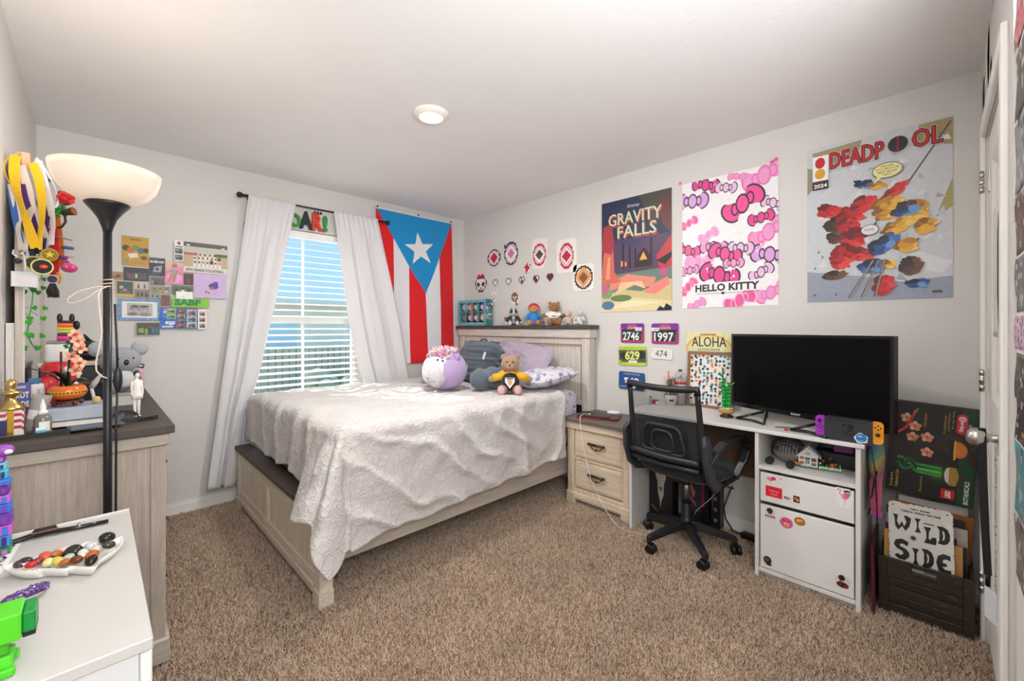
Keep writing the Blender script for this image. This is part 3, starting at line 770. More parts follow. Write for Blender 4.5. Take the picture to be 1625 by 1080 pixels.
cab = m.build('cabinet', 'paint', dk)
m = MB('e6e3df'); m.box(CXf + .004, CXf + .022, CY0 + .024, CY1 - .024, .392, .536, bev=.003); drw = m.build('drawer', 'paint', cab)
m = MB('e6e3df'); m.box(CXf + .004, CXf + .022, CY0 + .024, CY1 - .024, .054, .374, bev=.003); cdoor = m.build('door', 'paint', cab)
def sticker(parent, px, py, w, h, draw, bg='f2f0ee', shape=None):
    p = P(px, py, X=CXf + .0035); f = Frame(p - Vector((0, -w / 2, 0)) - Vector((0, 0, h / 2)), (0, -1, 0), (0, 0, 1))
    a = Art(f, w, h, bg, .0006, shape=shape); draw(a); return a.done('sticker', parent=parent)
oval = lambda w, h, n=18: [(w / 2 + w / 2 * math.cos(2 * PI * k / n), h / 2 + h / 2 * math.sin(2 * PI * k / n)) for k in range(n)]
blob = lambda w, h, s, n=22: [(w / 2 + w / 2 * (1 - .18 * (.5 + .5 * math.sin(s + 5 * 2 * PI * k / n))) * math.cos(2 * PI * k / n), h / 2 + h / 2 * (1 - .18 * (.5 + .5 * math.cos(s * 2 + 3 * 2 * PI * k / n))) * math.sin(2 * PI * k / n)) for k in range(n)]
sticker(drw, 1224, 759, .05, .04, lambda a: a.ell(.3, .45, .2, .2, 'd98a94').ell(.68, .55, .22, .22, 'd3304a').ell(.45, .25, .12, .1, 'd07a3c').ell(.72, .2, .12, .1, 'f4f2f0'), 'f0d6d8', blob(.05, .04, 1))
sticker(drw, 1239, 759, .028, .03, lambda a: a.ell(.5, .5, .36, .3, 'e9d3d3').line([(.2, .5), (.8, .45)], .07, 'c25b66').line([(.3, .3), (.7, .28)], .06, 'c25b66'), 'f0eeee', blob(.028, .03, 3))
sticker(drw, 1228, 781, .072, .056, lambda a: a.text('LifeGroup', .2, .48, .6, .22, 'f2c8cc').text('LEADER', .28, .26, .44, .12, 'f2c8cc').rect(.02, 0, .96, .07, 'e9e6e4'), 'e01f33')
sticker(drw, 1249, 790, .034, .02, lambda a: a.ell(.5, .5, .4, .3, '9a8d84').ell(.25, .6, .14, .2, '5a5048'), 'c9c2ba', blob(.034, .02, 2))
sticker(drw, 1264, 792, .026, .032, lambda a: a.ell(.35, .6, .2, .2, 'c9742e').ell(.65, .4, .2, .2, 'd9a23a').ell(.6, .75, .15, .13, '7a2d22'), '3a221c')
def flamingo(a):
    a.ell(.62, .55, .26, .16, 'f08aa8').ell(.76, .6, .2, .1, 'e05a86', rot=.5).line([(.42, .6), (.2, .7), (.32, .86), (.16, .93)], .09, 'f08aa8').line([(.16, .93), (.06, .84)], .06, '222222')
    a.line([(.6, .42), (.58, .06)], .03, 'e8a0b0').line([(.66, .42), (.72, .2), (.6, .12)], .03, 'e8a0b0')
sticker(drw, 1338, 789, .05, .085, flamingo, 'ece9e7')
sticker(drw, 1345, 782, .03, .025, lambda a: a.ell(.5, .45, .38, .22, 'dcaab4').line([(.25, .45), (.75, .4)], .07, '8a5a66'), 'efe6e8', blob(.03, .025, 4))
sticker(cdoor, 1222, 813, .05, .06, lambda a: a.ell(.48, .66, .27, .22, '2a2022').ell(.5, .52, .2, .14, '4a3a3c').rect(.06, .1, .88, .16, '8a2f46').line([(.15, .18), (.85, .16)], .05, 'e9c0cc'), 'd9d2d2', blob(.05, .06, 2))
sticker(cdoor, 1248, 829, .062, .062, lambda a: a.ell(.5, .5, .44, .42, 'd9578a').rect(.22, .6, .2, .1, 'b32d4e').rect(.56, .6, .2, .1, 'b32d4e').ell(.5, .36, .2, .14, 'e8c96a').ell(.5, .34, .1, .06, 'c0463a'), 'f2b6c8', blob(.062, .062, 1))
sticker(cdoor, 1269, 827, .044, .038, lambda a: a.ell(.5, .5, .42, .4, 'e0862c').ell(.45, .6, .22, .14, 'f0b04a').ell(.55, .35, .22, .1, 'a8541c'), '3b2418', oval(.044, .038))
sticker(cdoor, 1218, 889, .052, .058, lambda a: a.ell(.5, .55, .34, .34, '241c20').ell(.46, .6, .2, .17, '7a5648').ell(.62, .22, .24, .12, '241c20'), 'ded8d6', blob(.052, .058, 5))
sticker(cdoor, 1337, 922, .062, .066, lambda a: a.ell(.45, .72, .2, .2, '33201e').ell(.5, .26, .36, .2, '40211e').rect(.3, .2, .14, .3, '8a2420').ell(.72, .2, .14, .12, '992a26'), 'd9d2d0', blob(.062, .066, 3))
m = MB('2a2a2c'); p = P(1292, 938, X=CXf + .0295); f = Frame(p, (0, -1, 0), (0, 0, 1)); m.text('LS', f, -.012, -.005, .026, .011, .0006, '2a2a2c'); m.build('mark', 'print', cab)
# ------------------------------------------------------------------ posters on the desk wall
def corner_poster(name, tl, tr, bl, br, bg, label, group=None):
    p = [P(*q, X=2.857) for q in (tl, tr, bl, br)]
    y0 = (p[0].y + p[2].y) / 2; y1 = (p[1].y + p[3].y) / 2; z0 = (p[2].z + p[3].z) / 2; z1 = (p[0].z + p[1].z) / 2
    return Art(Frame((2.857, y0, z0), (0, -1, 0), (0, 0, 1)), y0 - y1, z1 - z0, bg)
LB = 'poster'
# 1: forest picture
a = corner_poster('poster', (953, 326), (1063, 296), (957, 496), (1069, 491), '30425e', '')
a.rect(0, .62, 1, .38, '2b3550').rect(0, .40, 1, .24, '4a4468').poly([(0, .55), (.25, .62), (.5, .55), (.8, .66), (1, .6), (1, .3), (0, .3)], '5a4460')
a.poly([(.55, 1), (1, 1), (1, .72), (.86, .8), (.75, .74), (.66, .86)], '4c4c44').poly([(.8, .9), (1, .96), (1, .62), (.9, .7)], '6a3a3a')
a.rect(0, 0, 1, .26, 'd8c48c').poly([(0, .13), (.3, .2), (.6, .17), (1, .27), (1, .36), (0, .33)], '6f8478').poly([(.1, .18), (.4, .24), (.75, .2), (.8, .28), (.4, .33), (.15, .28)], 'e8907c')
a.poly([(.22, .16), (.5, .23), (.66, .19), (.6, .26), (.3, .26)], 'f4c8a0').poly([(0, .0), (1, 0), (1, .08), (.5, .12), (0, .08)], 'e8d8a4').poly([(.05, .02), (.9, .07), (.4, .1)], 'f2e6bc')
a.poly([(.0, .33), (.04, .58), (.02, .72), (.12, .76), (.18, .60), (.2, .36), (.3, .27), (.02, .24)], 'd8705c').poly([(0, .56), (.03, .78), (.16, .8), (.2, .62), (.16, .52)], 'b03844').poly([(.06, .3), (.1, .5), (.14, .5), (.13, .3)], 'f09a78')
for x, h in ((.42, .58), (.5, .55), (.72, .62), (.32, .6)): a.rect(x, .38, .025, h - .38, '2c2438')
a.poly([(.52, .38), (.74, .38), (.72, .48), (.63, .55), (.54, .48)], '3a2a2a').poly([(.57, .44), (.68, .44), (.625, .51)], 'e8b060').rect(.3, .4, .03, .05, 'f0a050').rect(.36, .4, .025, .04, 'f0a050')
a.poly([(.8, .46), (1, .62), (1, .36), (.85, .34)], 'c83c44').poly([(.8, .42), (1, .48), (1, .44), (.92, .38)], '252434').poly([(.62, .16), (.8, .24), (.95, .28), (.98, .22), (.8, .14)], 'f08a84')
a.ell(.08, .17, .09, .05, '86a070').ell(.05, .21, .06, .04, 'c86a8a').ell(.9, .32, .06, .03, 'c05a9a').ell(.1, .06, .1, .04, '5a7aa0').ell(.3, .12, .16, .03, '6a8450').poly([(.8, 0), (.85, .04), (.9, .02), (.93, .06), (1, .03), (1, 0)], '20243a')
for offs, c in ([[(.016, -.016), (.012, -.012), (.008, -.008)], 'd8503c'], [[(.008 * math.cos(k), .006 * math.sin(k)) for k in range(6)], '3a4038'], [[(0, 0), (.004, 0), (-.003, 0), (0, .002)], 'd6d8b8']):
    for dx, dy in offs: a.text('GRAVITY', .11 + dx, .775 + dy, .76, .105, c).text('FALLS', .25 + dx, .655 + dy, .55, .105, c)
a.text('Disney', .4, .905, .17, .035, 'e8e8e8')
a.done('poster', 'poster with cream title letters over a dark red and blue forest scene', 'poster')
# 2: pink bows
a = corner_poster('poster', (1082, 284), (1237, 267), (1084, 488), (1234, 485), 'f6f3f4', '')
def bow(a, x, y, s, col, dark='4a3a40', kn=None, dots=0, rot=0):
    s *= .86; rot += .45 * math.sin(x * 37 + y * 61)
    k = a.w / a.h; ca, sa = math.cos(rot), math.sin(rot)
    def T(pts): return [(x + (p * ca - q * sa) * s, y + (p * sa + q * ca) * s * k) for p, q in pts]
    wing = [(.05, .06)] + [(.62 + .40 * math.cos(t) - .16 * math.cos(t) ** 2 * (math.cos(t) < 0), .50 * math.sin(t) * (1 - .25 * (math.cos(t) < -.2))) for t in [R(150 - 300 * i / 16) for i in range(17)]] + [(.05, -.06)]
    for sg in (1, -1):
        w1 = [(p * sg, q) for p, q in wing]; w1 = w1 if sg > 0 else w1[::-1]
        if dark: a.poly(T([(p * 1.09, q * 1.16) for p, q in w1])[::-1], dark)
        a.poly(T(w1)[::-1], col)
        if dots:
            for i in range(7): a.ell(*T([(sg * (.35 + .13 * (i % 4)), -.25 + .13 * i * 1)])[0], .055 * s, .055 * s, 'fbe8f0', 8)
        if dark: a.ell(*T([(sg * .42, 0)])[0], .20 * s, .23 * s, dark, 12).ell(*T([(sg * .42, 0)])[0], .13 * s, .16 * s, col, 12)
    if dark: a.ell(x, y, .33 * s, .35 * s, dark, 14)
    a.ell(x, y, .26 * s, .28 * s, kn or col, 14)
PK, LP, HP = 'f062a0', 'f2a0d0', 'e84a94'
bow(a, .12, .85, .20, 'dca6e2'); bow(a, .27, .955, .17, HP, dots=1); bow(a, .49, .90, .13, 'ecc4e4', rot=.1); bow(a, .87, .93, .24, LP, 'f07ab8'); bow(a, .60, 1.0 - .035, .10, LP, 'f07ab8')
bow(a, .08, .68, .12, PK, 'f6b8d6', rot=.2); bow(a, .95, .72, .13, 'ecc4e4', rot=-.2); bow(a, .91, .52, .22, LP, 'f07ab8', rot=.3); bow(a, .07, .46, .16, PK); bow(a, .19, .36, .18, LP, 'f6c2dc', rot=.3)
bow(a, .09, .30, .12, LP, rot=-.05); bow(a, .92, .36, .20, 'dfa4e0', dots=1); bow(a, .84, .24, .14, 'ecc4e4', rot=.1); bow(a, .07, .17, .14, PK, 'f7b4d4', rot=.5); bow(a, .93, .09, .17, LP, 'f07ab8')
bow(a, .17, .025, .12, LP, 'f07ab8'); bow(a, .63, .045, .19, PK, 'f7b4d4', rot=.15); bow(a, .66, .755, .25, 'f2559c', rot=.15); bow(a, .36, .46, .17, LP); bow(a, .64, .43, .15, 'ecc4e4'); bow(a, .42, .245, .24, HP, dots=1); bow(a, .48, .40, .20, 'f2559c'); bow(a, .30, .56, .13, LP, 'f6c2dc'); bow(a, .84, .63, .14, HP); bow(a, .57, .325, .12, LP)
a.rect(.14, .115, .70, .075, 'f6f3f4').text('HELLO KITTY', .155, .122, .67, .058, '3a3034', .04).rect(.16, .105, .64, .003, '8a8084').ell(.46, .106, .018, .01, '3a3034')
a.done('poster', 'white poster crowded with pink bows, between the forest poster and the snowy one', 'poster')
# 3: snowy action poster, its figures replaced by loose colour shapes
a = corner_poster('poster', (1278, 241), (1507, 182), (1285, 482), (1517, 468), 'cfd0d4', '')
r3 = random.Random(5)
a.poly([(.04, .97), (.42, .985), (.40, .93), (.2, .86), (.05, .9)], 'a8946a').poly([(.78, .9), (1, .84), (1, .99), (.8, .99)], 'b09a66').poly([(.9, .45), (1, .5), (1, .66)], 'a8a05a').poly([(0, .7), (.06, .75), (.07, .86), (0, .88)], '9a9078')
for k in range(70):
    x, y = r3.random() * .92 + .02, r3.random() * .86 + .02; a.poly([(x, y), (x + r3.uniform(.03, .09), y + r3.uniform(-.01, .03)), (x + r3.uniform(.0, .06), y + r3.uniform(.02, .05))], r3.choice(['e4e4e8', 'b4b6c0', 'dcdde2', 'c2c4cc', 'a2a6b2']))
a.poly([(0, 0), (1, 0), (1, .12), (.7, .1), (.4, .15), (0, .2)], '9aa0b0').poly([(.55, .2), (.95, .14), (1, .2), (.8, .27)], 'dfe0e4')
a.line([(.72, .66), (.99, .97)], .012, '5c5450')
def dabs(cx, cy, rx, ry, ang, n, cols, sz=.03):
    sz *= 1.2; n = int(n * 1.9); rx *= .85; ry *= .85
    for k in range(n):
        t, q = r3.uniform(0, 2 * PI), math.sqrt(r3.random()); dx, dy = rx * q * math.cos(t), ry * q * math.sin(t)
        x = cx + dx * math.cos(ang) - dy * math.sin(ang); y = cy + (dx * math.sin(ang) + dy * math.cos(ang)) * .75
        a.ell(x, y, sz * r3.uniform(.7, 1.5), sz * r3.uniform(.25, .6), cols[min(len(cols) - 1, int((.5 + .5 * math.sin(t + 2.2) * q + r3.uniform(-.2, .2)) * len(cols)))] if True else '', 12, rot=ang + r3.uniform(-.5, .5))
RD, BR, YL, BL = ['6a0e12', '94151a', 'b81c20', 'd4262a', 'e2423a'], ['241a18', '3a2822', '54382c', '6e4a38'], ['8a5a12', 'b87c18', 'd89820', 'eab034', 'f4c858'], ['12203c', '1c3662', '2a5290', '3c70b4', '6a98cc']
dabs(.18, .58, .11, .05, -.3, 26, RD); dabs(.22, .45, .06, .12, .1, 30, BR); dabs(.33, .51, .10, .12, .2, 46, RD); dabs(.43, .59, .09, .06, .1, 26, RD); dabs(.36, .38, .08, .10, -.5, 30, RD); dabs(.27, .28, .07, .12, -.3, 34, RD); dabs(.40, .29, .10, .05, -.3, 22, RD)
dabs(.21, .165, .09, .03, .05, 18, BR, .024); dabs(.62, .62, .15, .03, .7, 24, RD, .025); dabs(.46, .70, .10, .03, -.35, 20, BL, .022); dabs(.53, .685, .06, .025, -.3, 10, YL, .02)
dabs(.60, .54, .10, .09, .3, 46, YL); dabs(.78, .50, .07, .09, -.4, 30, YL); dabs(.84, .41, .05, .05, 0, 18, YL); dabs(.71, .51, .08, .03, .1, 20, BL); dabs(.72, .55, .07, .012, .1, 8, BR, .02)
dabs(.66, .43, .09, .05, .5, 28, YL); dabs(.57, .33, .11, .05, .5, 32, BL); dabs(.50, .205, .09, .05, -.05, 34, BL); dabs(.60, .21, .03, .04, 0, 10, YL, .02); dabs(.72, .31, .05, .05, -.2, 20, YL); dabs(.75, .19, .05, .07, .2, 26, BR); dabs(.80, .085, .07, .025, -.1, 16, BL, .022); dabs(.57, .09, .05, .08, .2, 26, RD)
for x in (.0, .1, .2): a.line([(.5 + x * .4, .24), (.33 + x * .9, .02)], .016, '6a5048').line([(.5 + x * .4, .24), (.335 + x * .9, .02)], .006, 'b8a8a0')
for k in range(14): x, y = r3.random() * .9, r3.random() * .6; a.poly([(x, y), (x + .02, y + .008), (x + .012, y + .02)], '4a3a36')
a.rect(.045, .78, .125, .16, 'f2f0ee').rect(.045, .725, .125, .055, '1c1c20').ell(.105, .895, .04, .035, 'c8242a').ell(.105, .825, .042, .033, 'e0a428').text('2024', .055, .735, .105, .026, 'f2f2f2', .03).text('MARVEL STUDIOS', .055, .768, .10, .009, 'c03038')
RING = lambda r: [(r * math.cos(k * PI / 5), r * .7 * math.sin(k * PI / 5)) for k in range(10)]
for offs, c in ((RING(.013), 'ece4e0'), (RING(.009), '1a1416'), ([(0, 0), (.003, 0), (-.003, 0), (0, .002)], 'c81e26')):
    [a.text('DEADP', .185 + ox, .845 + oy, .385, .098, c).text('OL', .76 + ox, .862 + oy, .18, .098, c) for ox, oy in offs]
a.ell(.665, .905, .072, .05, 'd8d0cc').ell(.665, .905, .067, .046, '2a2224').rect(.66, .865, .01, .08, 'a82026')
a.ell(.595, .765, .105, .047, '2a2620').ell(.595, .765, .10, .043, 'f2e6a0').poly([(.53, .74), (.56, .73), (.5, .69)], 'f2e6a0')
for i, t in enumerate(('DID WE', 'JUST BECOME', 'BEST BUDS', 'YET?')): w = .014 * len(t); a.text(t, .595 - w / 2, .785 - i * .017, w, .012, '3a3428')
a.ell(.475, .425, .064, .034, '2a2a2c').ell(.475, .425, .059, .030, 'e6e4e2').text('NOPE.', .44, .418, .07, .014, '3a3a3a').poly([(.5, .45), (.52, .45), (.525, .48)], '2a2a2c')
a.rect(.88, .03, .06, .012, '6a4a3a')
a.done('poster', 'large snowy poster with a red block-letter title and red, yellow and blue shapes', 'poster')
m = MB(); f = right_wall_frame(1220, 268); aa = Art(f, .055, .075, 'e8c4d2', shape=blob(.055, .075, 1)); bow(aa, .5, .55, .42, 'e86a9c', 'a84a70'); aa.ell(.5, .25, .16, .14, 'd84a6a')
tag(aa.done('sticker'), 'small pink bow sticker at the top right corner of the bow poster', 'sticker')
f = right_wall_frame(1076, 296); aa = Art(f, .03, .035, 'f0b8cc', shape=blob(.03, .035, 2)); aa.ell(.5, .5, .25, .25, 'd86a90')
tag(aa.done('sticker'), 'small pink sticker at the top left corner of the bow poster', 'sticker')
# ------------------------------------------------------------------ pixel stickers
def pix(px, py, w, rows, pal, name, label, group=None, bg=None, pad=.0, bgshape=None):
    """pixel art laid out on a grid; centre at the photograph's place"""
    w *= 1.5; pad *= 1.3
    nr, nc = len(rows), len(rows[0]); c = P(px, py, X=2.857); s = w / nc; h = s * nr
    f = Frame(c + Vector((0, w / 2 + pad, -h / 2 - pad)), (0, -1, 0), (0, 0, 1)); W, Hh = w + 2 * pad, h + 2 * pad
    a = Art(f, W, Hh, bg or 'eeeae4', .0012, shape=bgshape(W, Hh) if bgshape else None)
    a.up()
    for j, r in enumerate(rows):
        i = 0
        while i < nc:
            ch = r[i]; k = i
            while k < nc and r[k] == ch: k += 1
            if ch != '.':
                x0, y0, x1, y1 = pad + i * s, pad + (nr - 1 - j) * s, pad + k * s, pad + (nr - j) * s
                a.mb.add([f(x0, y0, a.k), f(x1, y0, a.k), f(x1, y1, a.k), f(x0, y1, a.k)], [(0, 1, 2, 3)], pal[ch])
            i = k
    return tag(a.done(name), label, 'sticker', group)
PAL = {'#': '33302f', 'r': 'c42a3c', 'p': 'd87aa8', 'w': 'f2eeea', 'o': 'e8a060', 'g': '55504e', 'd': '7a2434', 'b': '8a5a44', 'k': '1e1c1e'}
def ringart(fill, out, core, n=15, m_=17):
    rows = []
    for j in range(m_):
        r = ''
        for i in range(n):
            d = math.hypot((i - (n - 1) / 2) / (n / 2), (j - (m_ - 1) / 2) / (m_ / 2))
            e = abs(i - (n - 1) / 2) + abs(j - (m_ - 1) / 2)
            r += '.' if d > 1.0 else out if d > .84 else core if e < 4.2 else fill if (e < 7 or (i + j) % 2) else 'w' if fill != 'w' else 'p'
        rows.append(r)
    return rows
rb = lambda w, h: [(w * .08, 0), (w * .92, 0), (w, h * .1), (w, h * .9), (w * .9, h), (w * .1, h), (0, h * .9), (0, h * .1)]
pix(763, 449, .125, ['...rr.rr...', '..rrrkrrr..', '..##rrr##..', '.#wwwwwww#.', '#wwwwwwwww#', '#wkkwwwkkw#', '#wkkkwkkkw#', '.#wkwwwkw#.', '.#wwwkwww#.', '..#w#w#w#..', '...#####...'], PAL, 'sticker', 'pixel skull sticker with a red bow, lowest at the left of the group', bg='eeeae4', pad=.012, bgshape=lambda w, h: blob(w, h, 2))
pix(784, 409, .13, ringart('w', '#', 'r', 15, 13), PAL, 'sticker', 'pale round pixel sticker with a red centre, left of the pink one', bg='e6e0da', pad=.006, bgshape=lambda w, h: blob(w, h, 1))
pix(811, 402, .125, ringart('w', '#', 'p', 15, 18), PAL, 'sticker', 'round pixel sticker in black, white and pink, second in the top row', bg='eae4e4', pad=.008, bgshape=lambda w, h: blob(w, h, 4))
pix(856, 404, .105, ringart('w', 'r', 'g', 15, 19), PAL, 'sticker', 'oval pixel sticker with a red outline and grey centre on curled paper', bg='eee9e3', pad=.018, bgshape=lambda w, h: [(w * .1, 0), (w * .8, h * -.02), (w * .95, h * .3), (w, h), (w * .7, h * 1.12), (w * .15, h * 1.1), (0, h * .8)])
pix(899, 406, .10, ringart('w', 'r', 'r', 13, 19), PAL, 'sticker', 'oval red and white pixel sticker on squared paper, right end of the top row', bg='f0ebe5', pad=.026, bgshape=rb)
pix(926, 440, .12, ringart('o', '#', 'b', 15, 16), PAL, 'sticker', 'round orange and brown pixel sticker beside the forest poster', bg='f0ebe2', pad=.012, bgshape=rb)
HR = ['.##.##.', '#12#34#', '#11233#', '#12223#', '.#122#.', '..#2#..', '...#...']
for k, (x, y, fill, lb) in enumerate(((786, 449, '', 'empty outlined pixel heart, first from the left'), (807, 447, '', 'empty outlined pixel heart, second from the left'), (828, 445, '2', 'pixel heart filled red at the bottom only, middle of the row'),
                               (851, 443, '12', 'pixel heart filled red on its left half'), (873, 440, '1234', 'pixel heart filled dark red, last at the right'))):
    rows = [''.join(c if c in '.#' else ('d' if c in fill else 'w') for c in r) for r in HR]
    pix(x, y, .05, rows, PAL, 'heart_sticker', lb, 'pixel hearts in a row on the wall', bg='eeebe6', bgshape=lambda w, h: [(w * .5, 0), (w * .98, h * .5), (w * .98, h * .9), (w * .8, h), (w * .5, h * .86), (w * .2, h), (w * .02, h * .9), (w * .02, h * .5)])
pix(837, 425, .055, ['..r..', '.rr.r', 'rrrr.', '.rrr.', '.rr..', '.r...'], PAL, 'sticker', 'small sticker of a red splash under the grey-centred oval one', bg='eee6e2', pad=.006, bgshape=lambda w, h: blob(w, h, 2))
pix(818, 474, .07, ['.bbb..', 'bbbbb.', 'bwbwb.', 'bbwbb.', '.bbb..', '...b..', '...bb.'], PAL, 'sticker', 'brown speech-drop sticker above the striped plush', bg='ece6e0', pad=.006, bgshape=lambda w, h: blob(w, h, 5))
pix(784, 471, .05, ['w.ww.w', 'ww.www', '.wwgww', 'wgwwww', 'wwwwgw', 'wwgwww', 'gwwwww', 'wwwwww'], PAL, 'sticker', 'blank dotted paper scrap above the teal box', bg='e6e1da', pad=.004)
pix(803, 392, .035, ['#.#', '###', '.#.'], PAL, 'sticker', 'tiny grey sticker between the two round ones', bg='e4dcd8')

# ------------------------------------------------------------------ race bibs, plate, framed dots
def bib(tl, br, draw, bg, label, rot=0, grp='race bibs on the wall'):
    p, q = P(*tl, X=2.852), P(*br, X=2.852); w, h = p.y - q.y, p.z - q.z; c = w * .05
    f = Frame((2.852, p.y, q.z), (0, -1, rot), (0, rot, 1))
    a = Art(f, w, h, bg, .0012, shape=[(c, 0), (w - c, 0), (w, c), (w, h - c), (w - c, h), (c, h), (0, h - c), (0, c)]); draw(a)
    for x, y in ((.05, .07), (.95, .07), (.05, .93), (.95, .93)): a.ell(x, y, .015, .015, '3a3a3a', 8)
    return tag(a.done('race_bib'), label, 'race bib', grp)
def bA(num, left):
    def d(a):
        a.rect(.04, .08, .92, .62, '2c3a36').rect(.04, .05, .92, .07, 'd0384a').rect(0, .12, .05, .6, 'c06a7c').poly([(0, .62), (.16, .74), (0, .78)], 'b83a88').poly([(.86, .05), (1, .1), (1, .7), (.93, .62)], 'b0406a')
        for k in range(9): a.ell(.12 + .09 * k, .42 + .1 * math.sin(k * 2), .05, .05, '46584f', 8)
        a.text('ROCK', .34, .84, .34, .11, 'e8674a', .04).text('LIGHTS', .30, .70, .42, .13, 'f0b890', .04)
        a.rect(*((.64, .62) if left else (.0, .62)), .28, .17, 'efeaf0').rect(*((.7, .68) if left else (.08, .68)), .16, .04, 'b48cc0')
        a.text(num, .1, .12, .70 if left else .72, .44, 'f6f4f2', .02)
    return d
bib((985, 513), (1022, 544), bA('2746', 1), '7a2f98', 'purple and red race bib reading 2746, top left of the five')
bib((1034, 513), (1077, 546), bA('1997', 0), '8438a0', 'purple and red race bib reading 1997, right of the 2746 one')
def bC(a):
    a.rect(.02, .16, .96, .64, '5a5c58').ell(.2, .5, .14, .2, '33352f').ell(.8, .55, .15, .22, '33352f').ell(.5, .66, .2, .1, '7e8278').rect(.0, .05, .1, .2, 'a8c832').rect(.92, .05, .08, .12, 'a8c832').text('HALF MARATHON', .12, .86, .76, .07, '7e9628').text('629', .24, .28, .52, .48, 'e6f078', .03).rect(.36, .14, .3, .12, 'f2f2ec')
bib((982, 549), (1027, 582), bC, 'c3d94a', 'lime green race bib reading 629 under the 2746 one', .03)
bib((1033, 552), (1067, 570), lambda a: a.text('474', .2, .2, .56, .64, '35312e', .0).rect(.86, .32, .025, .4, 'c4c0bc').ell(.07, .75, .04, .06, 'c8c4be').ell(.93, .2, .03, .05, 'c8c4be'), 'f0ece6', 'white race bib reading 474 in black', -.03)
bib((982, 588), (1023, 620), lambda a: a.text('MARATHON', .2, .84, .6, .08, 'e4ecf2').text('948', .2, .36, .58, .32, 'f4f6f8', .04).rect(.36, .06, .3, .24, 'e2e6ea').line([(.05, .14), (.32, .16)], .03, '9ab4d0').line([(.7, .12), (.95, .14)], .03, '9ab4d0').poly([(.6, .05), (.98, .05), (.98, .5)], '1c3056'), '2a5590', 'blue race bib reading 948 half hidden behind the chair back', -.02)
p, q = P(1089, 526, X=2.848), P(1163, 559, X=2.848); f = Frame((2.848, p.y, q.z), (0, -1, 0), (0, 0, 1)); w, h = p.y - q.y, p.z - q.z
a = Art(f, w, h, 'e6dfae', .0015, shape=[(.01, 0), (w - .01, 0), (w, .01), (w, h - .01), (w - .01, h), (.01, h), (0, h - .01), (0, .01)])
for k, c in enumerate(('e8a24a', 'f0c46a', 'f4dc8a', 'cfe0b8', 'e6dfae')):
    rr = .56 - k * .028; a.poly([(.5 + rr * .92 * math.cos(t), .02 + rr * 1.5 * math.sin(t)) for t in [PI * i / 28 for i in range(29)]], c)
a.text('HAWAII', .33, .82, .32, .10, '8a4a3a', .03).text('ALOHA', .13, .24, .74, .50, '332c2a').text('ALOHA', .135, .243, .74, .50, '332c2a').text('ALOHA STATE', .26, .05, .48, .10, '5a4c42', .03)
for x, y in ((.15, .92), (.83, .92), (.14, .08), (.84, .08)): a.ell(x, y, .014, .014, '3a3432', 8)
tag(a.done('license_plate'), 'yellow license plate reading ALOHA above the framed dots', 'license plate')
# framed print standing on the desk
fp_ = thing('framed_print', (2.83, 1.07, DZT), 'wood-framed print of coloured dots leaning on the wall behind the desk', 'picture frame')
y0, y1, z0, z1 = P(1093, 558, X=2.84).y, .905, DZT + .0015, 1.112
fr = Frame((2.822, y0, z0), (0, -1, 0), (.06, 0, 1))
W_, H_ = y0 - y1, z1 - z0
m = MB('9a6a42')
for b in ((0, .014, 0, H_), (W_ - .014, W_, 0, H_), (.014, W_ - .014, 0, .014), (.014, W_ - .014, H_ - .014, H_)): m.prism([(b[0], b[2]), (b[1], b[2]), (b[1], b[3]), (b[0], b[3])], fr, 0, .016)
m.build('frame_moulding', 'wood_z', fp_)
a = Art(Frame(fr(.013, .013, .003), fr.u, fr.v), W_ - .026, H_ - .026, 'eeece8')
r4 = random.Random(11)
for j in range(23):
    for i in range(10):
        if r4.random() < .62:
            x, y = .05 + i * .098 + r4.uniform(-.02, .02), .03 + j * .0425 + r4.uniform(-.008, .008)
            a.ell(min(x, .95), y, .034, .026, r4.choice(['2c3a4c', '2c3a4c', '35788a', '4aa0a8', 'e08a78', 'e8b070', '2a4a52', '78b0a8', 'c8604a']), 10)
a.done('print', parent=fp_)

# ------------------------------------------------------------------ television
TA, TB = Vector((2.70, .875, 0)), Vector((2.434, .141, 0)); TU = (TB - TA).normalized(); TW = (TB - TA).length
ft = Frame((TA.x, TA.y, .812), TU, (0, 0, 1)); TH = 1.236 - .812
if ft.w.x > 0: pass
tv = thing('television', (2.6, .55, DZT), 'black flat screen television standing on the desk, switched off', 'television')
sg = 1 if ft.w.x < 0 else -1
m = MB('141416'); m.prism([(0, 0), (TW, 0), (TW, TH), (0, TH)], ft, -sg * .038, 0); bd = m.build('housing', 'gloss', tv, bev=.004)
m = MB('050506'); m.prism([(.013, .026), (TW - .013, .026), (TW - .013, TH - .013), (.013, TH - .013)], ft, sg * .0002, sg * .0012)
def _scr(m_, n, l, b):
    b.inputs['Base Color'].default_value = (.0015, .0015, .0018, 1); b.inputs['Roughness'].default_value = .35; b.inputs['Specular IOR Level'].default_value = .12
M_SCREEN = special('dark_screen', _scr); m.build('screen', M_SCREEN, tv)
m = MB('c8c8cc'); m.text('SONY', ft, TW * .445, .0075, .05, .011, sg * .0008, 'c8c8cc', .02); m.build('lettering', 'print', bd)
